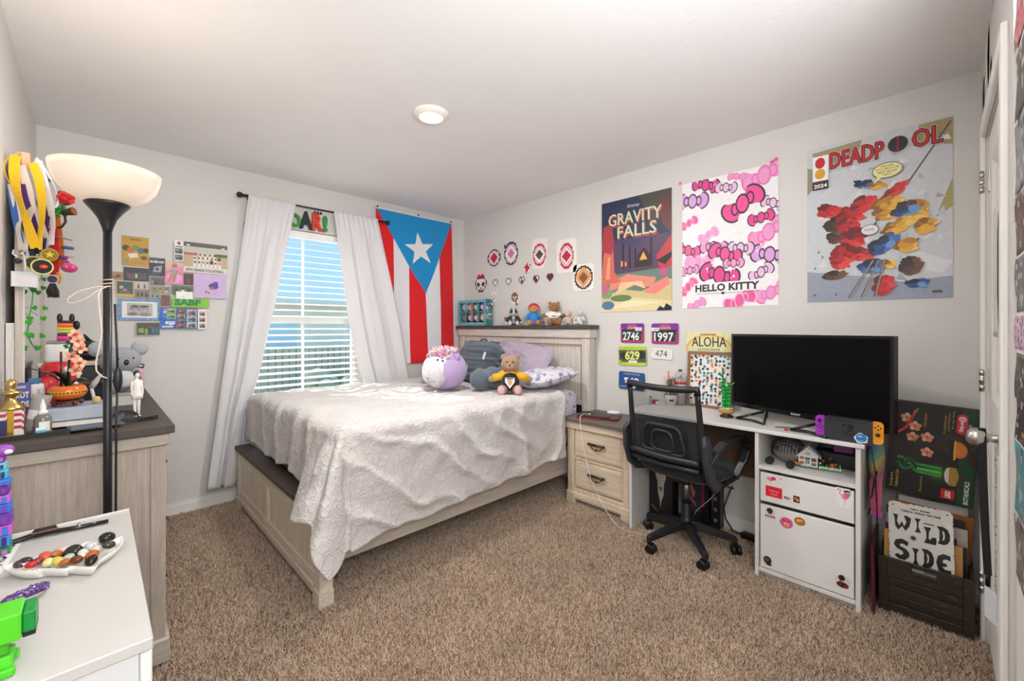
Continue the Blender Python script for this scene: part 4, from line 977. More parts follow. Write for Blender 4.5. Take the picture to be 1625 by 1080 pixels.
for u, d in ((.17, .17), (TW * .60, .17)):
    m = MB('19191b'); m.prism([(u - .02, 0), (u + .03, 0), (u + .02, .012), (u - .01, .012)], ft, -.06, .06)
    z0 = -.812 + DZT + .0008
    def q(a, c, z): return ft(a, z, c * sg)
    m = MB('19191b')
    m.tube([q(u + .10, .10, z0 + .008), q(u + .02, .085, z0 + .01), q(u - .06, .10, z0 + .008)], .006, 8)
    m.tube([q(u - .06, .10, z0 + .008), q(u + .03, .0, z0 + .05)], .007, 8); m.tube([q(u + .10, .10, z0 + .008), q(u + .05, .0, z0 + .05)], .007, 8)
    m.tube([q(u - .01, -.09, z0 + .008), q(u + .04, -.01, z0 + .05)], .007, 8)
    m.build('stand_foot', 'gloss', tv)
# ------------------------------------------------------------------ games console in its dock
ck = Vector((2.424, .292, DZT)); cd = Vector((-.02, -1, 0)).normalized(); fc = Frame(ck - cd * .088, cd, (0, 0, 1)); s2 = 1 if fc.w.x < 0 else -1
dkk = thing('console_dock', ck, 'dark grey game console dock with a purple and an orange controller on its sides', 'game console')
m = MB('2b2d31'); m.prism([(0, 0), (.173, 0), (.173, .100), (.165, .104), (.008, .104), (0, .100)], fc, -s2 * .042, s2 * .008); dc = m.build('dock', 'plastic', dkk, bev=.002)
m = MB('1d1e21'); m.prism([(.012, .088), (.161, .088), (.161, .099), (.012, .099)], fc, s2 * .0082, s2 * .0088); m.build('slot', 'plastic', dc)
m = MB('15161a')
for sx in (0, 1):
    ox = .066 + sx * .022; rim = [(ox, .048), (ox + .019, .048), (ox + .019, .080), (ox, .080)]
    rnd_ = [(ox + .006, .048), (ox + .019, .048), (ox + .019, .080), (ox + .006, .080), (ox, .074), (ox, .054)] if not sx else [(ox, .048), (ox + .013, .048), (ox + .019, .054), (ox + .019, .074), (ox + .013, .080), (ox, .080)]
    m.prism(rnd_, fc, s2 * .0082, s2 * .0090, '15161a')
    if not sx:
        m.prism([(ox + .007, .0505), (ox + .0165, .0505), (ox + .0165, .0775), (ox + .007, .0775), (ox + .0025, .073), (ox + .0025, .055)], fc, s2 * .0090, s2 * .0093, '2b2d31'); m.prism([(ox + .009 + .003 * math.cos(t), .072 + .003 * math.sin(t)) for t in [PI * k / 6 for k in range(12)]], fc, s2 * .0093, s2 * .0096, '15161a')
    else: m.prism([(ox + .009 + .0035 * math.cos(t), .062 + .0035 * math.sin(t)) for t in [PI * k / 6 for k in range(12)]], fc, s2 * .0090, s2 * .0094, '2b2d31')
m.text('NINTENDO', fc, .066, .038, .041, .005, s2 * .0090, '15161a', .02); m.text('SWITCH', fc, .066, .030, .041, .006, s2 * .0090, '15161a', .02)
m.build('emblem', 'gloss', dc)
aa = Art(Frame(fc(.108, .0, s2 * .0095), fc.u, fc.v), .052, .05, 'eef0f2', .0006, shape=blob(.052, .05, 2)); aa.ell(.5, .55, .38, .38, '2a7ac0').ell(.42, .68, .16, .1, '7ac0e8').line([(.32, .48), (.46, .42), (.6, .5)], .05, '1c4a80').ell(.5, .3, .2, .08, '5aa4dc')
aa.done('sticker', parent=dc)
def joycon(u0, left, c):
    s = -1 if left else 1; w = .035; m = MB(c); x = u0
    pts = [(0, .008), (.02 * s, .008)] + [(s * (.02 + .015 * math.sin(t)), .023 - .015 * math.cos(t)) for t in (R(30), R(60), R(90))] + [(s * w, .09)] + [(s * (.02 + .015 * math.cos(t)), .09 + .015 * math.sin(t)) for t in (R(30), R(60), R(90))] + [(0, .105)]
    pts = [(x + a, b) for a, b in pts]
    m.prism(pts if s > 0 else pts[::-1], fc, -s2 * .012, s2 * .003); o = m.build('controller', 'plastic', dkk, 'purple controller' if left else 'orange controller', bev=.002)
    m = MB('1a1a1c'); st = (x + s * .017, .082 if left else .05); m.cyl(fc(*st, s2 * .003), fc(*st, s2 * .009), .006, n=14); m.cyl(fc(*st, s2 * .009), fc(*st, s2 * .011), .0085, n=14); m.build('thumbstick', 'plastic', o)
    by = .055 if left else .08
    for du, dv in ((0, .009), (0, -.009), (.009, 0), (-.009, 0)):
        m = MB('1a1a1c'); m.cyl(fc(x + s * .017 + du, by + dv, s2 * .003), fc(x + s * .017 + du, by + dv, s2 * .0045), .0036, n=12); m.build('button', 'plastic', o)
    m = MB('1a1a1c'); bb = (x + s * .008, .096 if not left else .034); m.box(-.003, .003, -.003, .003, 0, .001, M=Matrix.Translation(fc(*bb, s2 * .003)) @ Matrix.Rotation(R(90), 4, 'Y')); m.build('small_button', 'plastic', o)
joycon(0, True, 'a02ab8'); joycon(.173, False, 'ee9a1c')
m = MB('b81a22'); p0 = fc(.20, .055, -s2 * .03)
m.tube([p0, p0 + Vector((.02, -.04, .0)), p0 + Vector((.05, -.075, .03)), p0 + Vector((.11, -.095, .075)), p0 + Vector((.16, -.10, .09))], .0045, 8)
tag(m.build('cable', 'plastic'), 'red cable rising from behind the game console towards the black flower box', 'cable')
m = MB('19191b'); p0 = Vector((2.50, .18, .80)); m.tube([(2.52, .21, DZT + .006), (2.50, .222, .75), (2.495, .205, .62), (2.50, .20, .45), (2.52, .20, .2), (2.60, .19, .012)], .003, 6)
tag(m.build('cable', 'plastic'), 'black cable hanging down the end of the desk past the rainbow plush', 'cable')
m = MB('1a1a1c'); m.tube([(2.50, .50, DZT + .004), (2.47, .47, DZT + .012), (2.49, .42, DZT + .006), (2.52, .47, DZT + .005), (2.53, .55, DZT + .004), (2.50, .60, DZT + .004)], .0025, 6)
m.box(2.455, 2.475, .535, .55, DZT + .0005, DZT + .010, 'c22a2a', bev=.002); tag(m.build('cable', 'plastic'), 'short black cable with a red plug lying on the desk in front of the television', 'cable')
# ------------------------------------------------------------------ plants and bits on the desk
bm_ = thing('bamboo_model', (2.545, .90, DZT), 'green toy-brick bamboo in a round tan bowl on a brown stand', 'plant model')
c = P(1153, 662, Z=DZT); c = Vector((c.x, c.y, 0)); bz = DZT
m = MB('4a241a'); m.lathe([(.030, 0), (.032, .008), (.022, .012), (.026, .018), (0, .018)], c + Vector((0, 0, bz + .0045)), 20)
for k in range(4): a_ = k * PI / 2 + .4; m.ell(c + Vector((.027 * math.cos(a_), .027 * math.sin(a_), bz + .0075)), (.009, .009, .0075), nu=8, nv=6)
m.build('stand', 'gloss', bm_)
m = MB('b08a4c'); m.lathe([(.02, .0), (.038, .006), (.044, .016), (.042, .026), (.034, .030), (.0, .028)], c + Vector((0, 0, bz + .022)), 28); bw = m.build('bowl', 'gloss', bm_)
m = MB('e8e6e0')
for k in range(14): a_ = k * 2.4; r_ = .006 + .0019 * k; m.ell(c + Vector((r_ * math.cos(a_), r_ * math.sin(a_), bz + .053)), .0055, nu=8, nv=6)
m.build('pebbles', 'gloss', bw)
for dx, dy, hh in ((0, .0, .125), (-.011, .012, .155), (.014, .008, .10), (.006, -.013, .135)):
    m = MB('17a03a'); z = bz + .05; k = 0
    while z < bz + .05 + hh: m.cyl(c + Vector((dx, dy, z)), c + Vector((dx, dy, z + .019)), .0088, n=12); m.cyl(c + Vector((dx, dy, z + .019)), c + Vector((dx, dy, z + .0215)), .0102, n=12, col='12882f'); z += .0215
    m.build('stalk', 'gloss', bm_)
r5 = random.Random(3)
m = MB('1f9a3c')
for k in range(26):
    t = r5.random(); p0 = c + Vector((-.014 + r5.uniform(-.016, .016), .014 + r5.uniform(-.016, .016), bz + .14 + t * .115)); d = Vector((r5.uniform(-1, 1), r5.uniform(-1, 1), r5.uniform(0, 1))).normalized()
    m.ell(p0 + d * .008, (.013, .005, .003), r5.choice(['1a8a36', '22a846', '146a2c']), rot=(r5.uniform(-1, 1), r5.uniform(-1, 1), r5.uniform(0, 6)), nu=8, nv=5)
m.tube([c + Vector((-.012, .012, bz + .19)), c + Vector((-.014, .016, bz + .25)), c + Vector((-.008, .02, bz + .285))], .004, 6, '2a6a4c')
m.build('leaves', 'gloss', bm_)
m = MB('d8d4cc'); m.tube([c + Vector((.01, -.01, bz + .16)), c + Vector((.016, -.022, bz + .19)), c + Vector((.02, -.036, bz + .20))], .0016, 6); m.build('sprig', 'plastic', bm_)
# succulent in a white pot
sp = thing('potted_plant', (2.74, 1.25, DZT), 'small leafy plant in a white pot with a dark label, seen through the chair back', 'potted plant')
sc = Vector((2.735, 1.262, 0))
m = MB('e6e2dc'); m.lathe([(.030, 0), (.040, .055), (.0405, .07), (.036, .07), (.034, .06), (0, .058)], sc + Vector((0, 0, DZT)), 26); pot = m.build('pot', 'gloss', sp)
m = MB('2c2c30'); m.grid(6, 2, lambda u, v: sc + Vector((.0376 * math.cos(R(188 + 44 * u)), .0376 * math.sin(R(188 + 44 * u)), DZT + .03 + .018 * v))); m.build('label', 'print', pot)
m = MB('6a6a4a')
for k in range(60):
    h_ = r5.uniform(.06, .17); rr = .028 * (1 - (h_ - .06) / .16) + .008; a_ = r5.uniform(0, 6.3)
    m.ell(sc + Vector((rr * math.cos(a_), rr * math.sin(a_), DZT + h_)), (.013, .006, .004), r5.choice(['6b6a48', '8a7a58', '4e5438', '7c8058']), rot=(r5.uniform(-1, 1), r5.uniform(-1, 1), a_), nu=8, nv=5)
m.tube([sc + Vector((0, 0, DZT + .05)), sc + Vector((0, 0, DZT + .15))], .003, 6); m.build('foliage', 'matte', sp)
# grey flecked tub with flowers, jar, cups
tb_ = Vector((2.80, 1.228, 0)); tbx = thing('storage_tub', (tb_.x, tb_.y, DZT), 'grey flecked tub with red flowers at its rim behind the white pot', 'tub')
m = MB('b9b6b8'); m.lathe([(.030, 0), (.036, .10), (.0365, .155), (.033, .155), (.031, .145), (0, .145)], tb_ + Vector((0, 0, DZT)), 26); m.build('body', 'matte', tbx)
for k in range(5):
    m = MB('c8202e'); a_ = 2.6 + k * .5; m.ell(tb_ + Vector((.037 * math.cos(a_), .037 * math.sin(a_), DZT + .148)), .0085, fn=lambda d: 1 + .15 * math.sin(9 * math.atan2(d.y, d.x)), nu=14, nv=8); m.build('flower', 'matte', tbx)
jar = thing('jar', (tb_.x, tb_.y, DZT + .157), 'clear round bottle of shells with a cork, standing on the flecked tub', 'jar')
m = MB('e8ecec'); m.lathe([(.016, 0), (.030, .012), (.034, .03), (.028, .052), (.014, .062), (.013, .07), (.011, .07), (.011, .06), (.026, .05), (.031, .03), (.027, .014), (0, .006)], tb_ + Vector((0, 0, DZT + .1575)), 26); m.build('glass', M_CLEAR, jar)
m = MB('6e5a48'); m.cyl(tb_ + Vector((0, 0, DZT + .222)), tb_ + Vector((0, 0, DZT + .236)), .0125); m.build('cork', 'matte', jar)
m = MB('e0c4a8')
for k in range(16): m.ell(tb_ + Vector((r5.uniform(-.016, .016), r5.uniform(-.016, .016), DZT + .172 + r5.uniform(0, .022))), (.007, .005, .004), r5.choice(['e8dcc8', 'd8a888', 'c8785a', 'f0e8dc']), rot=(r5.random() * 3, r5.random() * 3, 0), nu=8, nv=6)
m.build('shells', 'matte', jar)
cu_ = Vector((2.825, 1.315, 0)); m = MB('f0d0da'); m.lathe([(.022, 0), (.026, .10), (.028, .16), (.030, .168), (.030, .176), (0, .178)], cu_ + Vector((0, 0, DZT)), 22, cols=['efe6e6', 'efe6e6', 'f0a8c0', 'f2b4ca', 'f2b4ca']); tag(m.build('tumbler', 'gloss'), 'pale tumbler with a pink lid against the wall, left of the bottle of shells', 'tumbler')
m = MB('c8242c'); s0 = Vector((2.775, 1.285, DZT)); m.tube([s0 + Vector((0, .0, .003)), s0 + Vector((.01, .018, .22))], .0032, 8); tag(m.build('straw', 'plastic'), 'red drinking straw leaning behind the small potted plant', 'straw')
m = MB('c02630'); m.ell((2.70, 1.352, DZT + .017), (.03, .02, .016), rot=(0, 0, 1.0)); m.ell((2.685, 1.333, DZT + .012), (.012, .012, .0115), 'f0ece8'); tag(m.build('toy_car', 'gloss'), 'small red and white toy at the back left of the desk', 'toy')
m = MB('b8c8d4'); m.box(2.64, 2.70, 1.372, 1.384, DZT + .0005, DZT + .045, bev=.003); m.box(2.665, 2.675, 1.3725, 1.3835, DZT + .044, DZT + .054, '5a6a78'); tag(m.build('card_box', 'plastic'), 'small pale blue case standing at the left edge of the desk', 'case')

# ------------------------------------------------------------------ shelf of the pedestal
SZ = .5715
hp = thing('toy_house', (2.50, .42, SZ), 'white toy-brick house with a fenced garden on a green plate in the pedestal shelf', 'toy house')
fh = Frame(P(1262, 739, Z=SZ + .001) + Vector((.004, 0, 0)), (.18, -1, 0), (0, 0, 1))
def hq(u, v, d): return fh(u, v, d)
Mh = fh.mat(); z_ = -1 if fh.w.x > 0 else 1
def hbox(m, u0, u1, v0, v1, d0, d1, c): m.box(u0, u1, v0, v1, min(-z_ * d0, -z_ * d1), max(-z_ * d0, -z_ * d1), c, M=Mh)
m = MB('1f8a48'); hbox(m, -.005, .185, 0, .0035, -.002, .12, '2a8f50'); m.build('base_plate', 'plastic', hp)
m = MB('e4e2e0'); hbox(m, .012, .092, .0035, .058, .012, .07, 'e4e2e0')
m.prism([(.012, .058), (.092, .058), (.052, .096)], fh, -z_ * .07, -z_ * .012, 'd8d6d4')
for u, v, w, h, c in ((.018, .036, .018, .014, '9a7a5a'), (.066, .03, .02, .018, '6a4a40'), (.066, .010, .02, .014, '8a6a58'), (.018, .014, .018, .012, '9a5a48'), (.040, .036, .02, .012, '5a5a60'), (.042, .018, .007, .006, '3a3a3e'), (.051, .018, .007, .006, '3a3a3e'), (.042, .026, .007, .006, '3a3a3e'), (.051, .026, .007, .006, '3a3a3e'), (.044, .064, .006, .006, '4a4a4e'), (.053, .064, .006, .006, '4a4a4e')):
    hbox(m, u, u + w, v, v + h, .0105, .0125, c)
m.build('walls', 'plastic', hp)
for (a0, b0), (a1, b1) in (((.052, .104), (.0, .048)), ((.052, .104), (.104, .048))):
    m = MB('d9d8d8'); nx, ny = -(b1 - b0), (a1 - a0); L = math.hypot(nx, ny); nx, ny = nx / L * .004, ny / L * .004
    m.prism([(a0, b0), (a1, b1), (a1 + nx, b1 + ny), (a0 + nx, b0 + ny)], fh, -z_ * .08, -z_ * .004); m.build('roof_panel', 'plastic', hp)
m = MB('f0eeec')
for k in range(11): hbox(m, .098 + k * .008, .102 + k * .008, .0035, .018, .002, .005, 'f0eeec')
hbox(m, .096, .183, .008, .011, .0015, .0055, 'f0eeec')
for k in range(7): hbox(m, .180, .183, .0035, .018, .006 + k * .014, .012 + k * .014, 'f0eeec')
hbox(m, .179, .184, .008, .011, .002, .1, 'f0eeec'); m.build('fence', 'plastic', hp)
m = MB('e07a28')
for u, v, d, c, r_ in ((.15, .018, .04, 'e8742a', .011), (.165, .02, .06, 'e0952a', .006), (.13, .012, .05, '2a9a4a', .007), (.115, .03, .06, 'c8602a', .007), (.145, .04, .09, 'c8a02a', .006), (.17, .042, .09, 'c88ab0', .006), (.005, .012, .006, 'd0a030', .007), (.0, .018, .01, 'c85a2a', .006), (.018, .016, .004, 'e08a3a', .007), (.11, .012, .012, '2c2c2e', .006), (.102, .024, .03, 'e8e6e4', .006)):
    m = MB(c); m.ell(fh(u, v, -z_ * d), r_, c, nu=10, nv=7); m.cyl(fh(u, .0035, -z_ * d), fh(u, v, -z_ * d), .002, n=6, col='2a7a3a'); m.build('garden_piece', 'plastic', hp)
nb = thing('netted_bundle', (2.62, .57, SZ), 'grey bundle under a black grid net at the left of the pedestal shelf', 'bundle')
m = MB('78706c'); nc = Vector((2.60, .560, SZ + .062)); m.ell(nc, (.095, .068, .062), fn=lambda d: 1 + .05 * noise.noise(d * 2.5), nu=30, nv=18); m.build('bundle', 'cloth', nb)
m = MB('151517')
for k in range(9):
    x = -.8 + k * .2
    m.tube([nc + Vector((.0975 * x, .0705 * math.sqrt(1 - x * x) * math.cos(t), .0645 * math.sqrt(1 - x * x) * math.sin(t))) for t in [PI * (i / 12) for i in range(13)]], .0022, 5)
    m.tube([nc + Vector((.0975 * math.sqrt(1 - x * x) * math.cos(t), .0705 * x, .0645 * math.sqrt(1 - x * x) * math.sin(t))) for t in [PI * (i / 12) for i in range(13)]], .0022, 5)
m.build('net', 'cloth', nb)
for x, y in ((2.475, .618), (2.465, .525)):
    m = MB('17171a'); m.cyl((x - .012, y, SZ + .0185), (x + .012, y, SZ + .0185), .018, n=18); m.cyl((x - .014, y, SZ + .0185), (x + .014, y, SZ + .0185), .008, n=12, col='2c2c30'); m.build('wheel', 'plastic', nb)
m = MB('1c1a1e'); m.box(2.64, 2.82, .275, .46, SZ + .0005, SZ + .075, bev=.006); m.box(2.655, 2.70, .30, .38, SZ + .075, SZ + .115, '7a2a7c', bev=.004); m.box(2.70, 2.82, .29, .45, SZ + .075, SZ + .11, '232327', bev=.004)
tag(m.build('game_case_pile', 'plastic'), 'dark box with a purple piece on top at the back right of the pedestal shelf', 'box')

# ------------------------------------------------------------------ office chair
CC = Vector((2.452, 1.038, 0)); MC = Matrix.Translation(CC) @ Matrix.Rotation(R(-7.2), 4, 'Z')
ch = thing('office_chair', CC, 'black mesh-back office chair on five casters pulled up to the desk', 'chair')
BK = '1b1c1f'
for k in range(5):
    A_ = R(224 + 72 * k + 7.2); M2 = MC @ Matrix.Rotation(A_, 4, 'Z')
    m = MB(BK, M2); pr = [(.02, .135, .024, .022), (.06, .132, .024, .022), (.17, .105, .019, .018), (.245, .088, .016, .016), (.262, .080, .015, .014)]
    vs = []; 
    for x, z, w_, h_ in pr:
        for a_, b_ in ((-1, -1), (1, -1), (.75, 1), (-.75, 1)): vs.append((x, a_ * w_, z + b_ * h_))
    fs = [(0, 1, 2, 3), tuple(len(vs) - 4 + q for q in (3, 2, 1, 0))]
    for i in range(len(pr) - 1):
        for q in range(4): fs.append((i * 4 + q, i * 4 + 4 + q, i * 4 + 4 + (q + 1) % 4, i * 4 + (q + 1) % 4))
    m.add(vs, fs); m.cyl((.252, 0, .055), (.252, 0, .085), .013, n=14); sp_ = m.build('base_spoke', 'plastic', ch, bev=.003)
    m = MB('131315', M2 @ Matrix.Translation((.252, 0, .029)) @ Matrix.Rotation(R(40 + 65 * k), 4, 'Z') @ Matrix.Translation((-.012, 0, 0)))
    for s_ in (-1, 1): m.lathe([(0, 0), (.018, 0), (.0275, .003), (.0275, .018), (.022, .021), (0, .021)], n=22, M=Matrix.Rotation(s_ * -PI / 2, 4, 'X') @ Matrix.Translation((0, 0, .003)))
    m.box(-.012, .016, -.004, .004, -.004, .03); m.build('caster', 'plastic', sp_)
m = MB('161618', MC); m.lathe([(.034, .105), (.034, .16), (.030, .17), (.027, .175), (.027, .255), (.024, .26), (0, .26)], n=24); m.build('hub', 'plastic', ch)
m = MB('a8aaae', MC); m.cyl((0, 0, .255), (0, 0, .405), .0135, n=20); m.build('gas_lift', 'metal', ch)
m = MB('151517', MC); m.box(-.11, .12, -.07, .07, .395, .428, bev=.01, seg=2); m.tube([(.0, -.06, .41), (.01, -.2, .415), (.02, -.26, .41)], .005, 8); m.build('seat_mechanism', 'plastic', ch)
m = MB('17171a', MC)
def seat_fn(d): return 1
sv = []
m.grid(36, 28, lambda u, v: (lambda a_, t: (.03 + .225 * (abs(math.cos(a_)) ** .55) * math.copysign(1, math.cos(a_)) * t[0], .235 * (abs(math.sin(a_)) ** .55) * math.copysign(1, math.sin(a_)) * t[0], .468 + t[1]))(2 * PI * u, (lambda s_: (abs(math.sin(s_)) ** .35, -.040 * math.cos(s_) if math.cos(s_) > 0 else -.040 * math.cos(s_)))(PI * v * .998 + .001)))
m.build('seat', 'cloth', ch)
# back frame: top bar, two uprights, lower shell
def bx(z): return -.215 - .045 * ((z - .5) / .48)
def hw(z): return .215 - .010 * ((z - .52) / .45)
Ub = lambda s_: [(bx(z) + .02 * (1 - (z - .52) / .45), s_ * hw(z), z) for z in (.50, .56, .62, .70, .80, .90, .945)]
fb_ = MB('1e1f22', MC)
for s_ in (-1, 1):
    pth = Ub(s_); fb_.tube(pth, [.024, .024, .022, .019, .016, .015, .015], 10, flat=.75)
top = [(bx(.96) - .018 * (1 - (k / 10 * 2 - 1) ** 2), (k / 10 * 2 - 1) * (hw(.96) + .002), .958 - .012 * (1 - (k / 10 * 2 - 1) ** 2)) for k in range(11)]
fb_.tube([(bx(.93), -hw(.93), .93)] + top + [(bx(.93), hw(.93), .93)], .0185, 10)
bf = fb_.build('back_frame', 'plastic', ch)
m = MB('2a2b2e', MC); m.grid(20, 24, lambda u, v: ((lambda z: (bx(z) + .012 - .016 * (1 - (2 * u - 1) ** 2), (2 * u - 1) * (hw(z) - .008), z))(.545 + .40 * v))); m.build('back_mesh', M_MESH, bf)
# lumbar shell with concentric rounded openings
m = MB('212226', MC)
def rr(w, h, cz, taper, n=8):
    pts = []
    for cx, cy, a0 in ((1, 1, 0), (-1, 1, 90), (-1, -1, 180), (1, -1, 270)):
        r_ = .035
        for k in range(n + 1):
            a_ = R(a0 + 90 * k / n); y = cx * (w - r_) + r_ * math.cos(a_); z = cy * (h - r_) + r_ * math.sin(a_); pts.append((y * (1 + taper * z / h), cz + z))
    return pts
for (w, h, cz, r_) in ((.12, .075, .665, .011), (.064, .055, .655, .010)):
    pts = rr(w, h, cz, -.14); m.tube([(bx(z) - .012 - .006 * (1 - (y / .2) ** 2), y, z) for y, z in pts], r_, 8, closed=True, flat=.7)
m.tube([(bx(.575) - .012 - .01 * (1 - (k / 5 - 1) ** 2), (k / 5 - 1) * .205, .575 - .008 * math.cos((k / 5 - 1) * 1.5)) for k in range(11)], .019, 10)
m.tube([(bx(.53) - .004, -.2, .53), (bx(.53) - .012, 0, .522), (bx(.53) - .004, .2, .53)], .016, 10)
m.build('lumbar_support', 'plastic', bf)
m = MB('141416', MC); m.grid(16, 8, lambda u, v: ((lambda z: (bx(z) + .004, (2 * u - 1) * .19, z))(.53 + .225 * v))); m.build('lumbar_cover', 'cloth', bf)
for s_ in (-1, 1):
    y = s_ * .245
    m = MB('34363b', MC); pa = [(-.225, y - s_ * .014, .72), (-.235, y, .68), (-.225, y, .58), (-.19, y, .49), (-.14, y, .445), (-.06, y - s_ * .02, .43)]
    m.ribbon(pa, [.03, .055, .06, .058, .05, .04], .024, (1, 0, .35)); br_ = m.build('side_bracket', 'plastic', ch, bev=.006)
    for z, x in ((.665, -.237), (.60, -.232)):
        m = MB('0e0e10', MC); m.cyl((x + .004, y + s_ * .006, z), (x + .004, y + s_ * .0155, z), .008, n=12); m.cyl((x - .001, y, z), (x - .0195, y, z), .007, n=12); m.build('bolt', 'plastic', br_)
    m = MB('1d1e21', MC); pa = [(-.21, y, .58), (-.17, y + s_ * .012, .635), (-.09, y + s_ * .016, .668), (.02, y + s_ * .016, .676), (.10, y + s_ * .016, .67), (.155, y + s_ * .016, .64), (.165, y + s_ * .014, .59), (.14, y + s_ * .008, .53), (.08, y - s_ * .005, .455), (.0, y - s_ * .03, .43)]
    m.ribbon(pa, [.035, .045, .05, .052, .052, .05, .045, .04, .036, .034], .022, (0, 1, 0)); m.build('armrest', 'plastic', ch, bev=.005)
m = MB('7a4a34', MC); m.box(.16, .162, -.14, -.12, .40, .432); m.build('tag', 'cloth', ch)
# ------------------------------------------------------------------ under the desk
for (y0, y1, x0, x1, h_, lab, art) in ((1.205, 1.36, 2.63, 2.72, .42, 'black game box with a pale shape on its front, leftmost under the desk', 0), (1.03, 1.19, 2.762, 2.842, .42, 'dark game box with a pink streak behind the chair column', 1), (.965, 1.02, 2.775, 2.843, .42, 'narrow black box with pale marks, nearest the wall outlet', 2)):
    bxo = thing('game_box', ((x0 + x1) / 2, (y0 + y1) / 2, .0), lab, 'box', 'game boxes under the desk')
    m = MB('17151a'); m.box(x0, x1, y0, y1, .05 if art == 0 else .001, h_, bev=.002); m.build('carton', 'print', bxo)
    a = Art(Frame((x0 - .0006, y1, .05 if art == 0 else .001), (0, -1, 0), (0, 0, 1)), y1 - y0, h_ - (.05 if art == 0 else .001), '1a171b', .0005)
    if art == 0:
        a.poly([(.3, .8), (.36, .84), (.62, .84), (.7, .8), (.72, .66), (.64, .56), (.62, .36), (.52, .24), (.5, .12), (.46, .26), (.38, .4), (.36, .58), (.26, .7)], 'b8b0a4').poly([(.4, .5), (.6, .5), (.55, .42), (.45, .42)], '6a645c')
        for k in range(8): a.ell(.2 + .09 * k, .88 + .03 * (k % 2), .02, .02, '8a8478', 8)
        a.poly([(.1, .12), (.3, .06), (.4, .05), (.12, .16)], '8a5a3a')
    elif art == 1: a.rect(.2, .2, .5, .7, '3a3a48').poly([(.22, .72), (.34, .6), (.5, .5), (.4, .4), (.3, .5)], 'c87a6a').poly([(.2, .46), (.5, .34), (.5, .28), (.22, .4)], 'b06070').rect(.72, .3, .12, .5, '8a2a50')
    else:
        for k in range(5): a.ell(.5, .15 + .16 * k, .2, .03, '7a7670')
        a.line([(.2, .3), (.25, .9)], .08, '6a665e')
    a.done('front_print', parent=bxo)
m = MB('1b1817'); m.box(2.60, 2.735, 1.20, 1.366, .001, .049, bev=.004); tag(m.build('box', 'matte'), 'flat black box on the carpet supporting the game box under the desk', 'box')
oc = P(1160, 758, X=2.857)
ol = thing('wall_outlet', (2.858, oc.y, oc.z - .057), 'white wall outlet with plugs in it under the desk', 'outlet')
m = MB('d8d4cc'); m.box(2.854, 2.8595, oc.y - .036, oc.y + .036, oc.z - .058, oc.z + .058, bev=.002); m.build('plate', 'plastic', ol)
for dz in (.024, -.024):
    m = MB('c8c4bc'); m.cyl((2.8545, oc.y, oc.z + dz), (2.853, oc.y, oc.z + dz), .016, n=18); m.build('socket', 'plastic', ol)
m = MB('cfccc6'); m.box(2.815, 2.8525, oc.y - .02, oc.y + .035, oc.z - .045, oc.z - .003, bev=.004)
tag(m.build('plug_adapter', 'plastic'), 'white plug adapter sitting in the wall outlet', 'plug')
m = MB('141416'); m.box(2.76, 2.8145, oc.y + .01, oc.y + .055, oc.z - .05, oc.z + .012, bev=.008, seg=2); m.tube([(2.79, oc.y + .055, oc.z - .015), (2.76, oc.y + .12, oc.z - .005), (2.72, oc.y + .19, oc.z + .02)], .004, 6)
tag(m.build('charger', 'plastic'), 'chunky black charger plugged into the white adapter', 'charger')
m = MB('cfcac2'); m.tube([(2.785, oc.y + .04, oc.z - .052), (2.74, oc.y + .08, oc.z - .12), (2.68, oc.y + .14, oc.z - .19), (2.62, oc.y + .18, .05), (2.60, oc.y + .17, .006)], .0022, 6)
tag(m.build('cable', 'plastic'), 'thin pale cable drooping from the black charger', 'cable')
m = MB('141416'); m.tube([(2.814, oc.y - .02, oc.z - .035), (2.78, oc.y - .015, oc.z - .07), (2.76, oc.y + .01, oc.z - .16), (2.76, oc.y - .0, .10), (2.77, oc.y - .04, .035), (2.78, oc.y - .085, .024)], .0045, 8)
m.cbox((2.785, .785, .0225), (.05, .125, .036), bev=.008, seg=2, rot=(0, 0, R(-8))); m.tube([(2.78, .722, .02), (2.74, .705, .012), (2.66, .70, .012), (2.60, .715, .012)], .003, 6)
tag(m.build('power_brick', 'plastic'), 'black power brick and cord on the carpet beside the pedestal', 'power brick')

# ------------------------------------------------------------------ corner by the door: crate, sign, boxes
CX0, CX1, CYa, CYb = 2.53, 2.82, -.098, .198
cr = thing('wooden_crate', (2.67, .05, 0), 'dark weathered wooden crate holding papers on the carpet by the closet door', 'crate')
CB = '33291f'
m = MB(CB)
for a_, b_ in ((CYa, CYa + .032), (CYb - .032, CYb)): m.box(CX0, CX0 + .018, a_, b_, .001, .243, bev=.002)
m.box(CX0 + .001, CX0 + .017, CYa + .032, CYb - .032, .001, .045, bev=.002); m.box(CX0 + .001, CX0 + .017, CYa + .032, CYa + .11, .195, .243, bev=.002); m.box(CX0 + .001, CX0 + .017, CYb - .11, CYb - .032, .195, .243, bev=.002)
m.box(CX0 + .001, CX0 + .017, CYa + .11, CYb - .11, .195, .208, bev=.002); m.box(CX0 + .001, CX0 + .017, CYa + .11, CYb - .11, .226, .243, bev=.002); m.build('front_frame', 'wood_z', cr)
for k in range(4):
    m = MB(('30261e', '372c24', '2c231c', '33291f')[k]); m.box(CX0 + .005, CX0 + .013, CYa + .032, CYb - .032, .047 + k * .0372, .047 + k * .0372 + .035, bev=.002); m.build('slat', 'wood_y', cr)
m = MB('6e6459'); rk = random.Random(21)
for k in range(30):
    y, z = rk.uniform(CYa + .01, CYb - .03), rk.choice([.047 + .0372 * rk.randint(0, 4), .196, .242, rk.uniform(.01, .24)]); L = rk.uniform(.005, .03)
    m.box(CX0 - .0004, CX0 + .0045 if False else CX0 + .0002, y, y + L, z - .0007, z + rk.uniform(.0003, .0012))
m.build('scuff_marks', 'matte', cr)
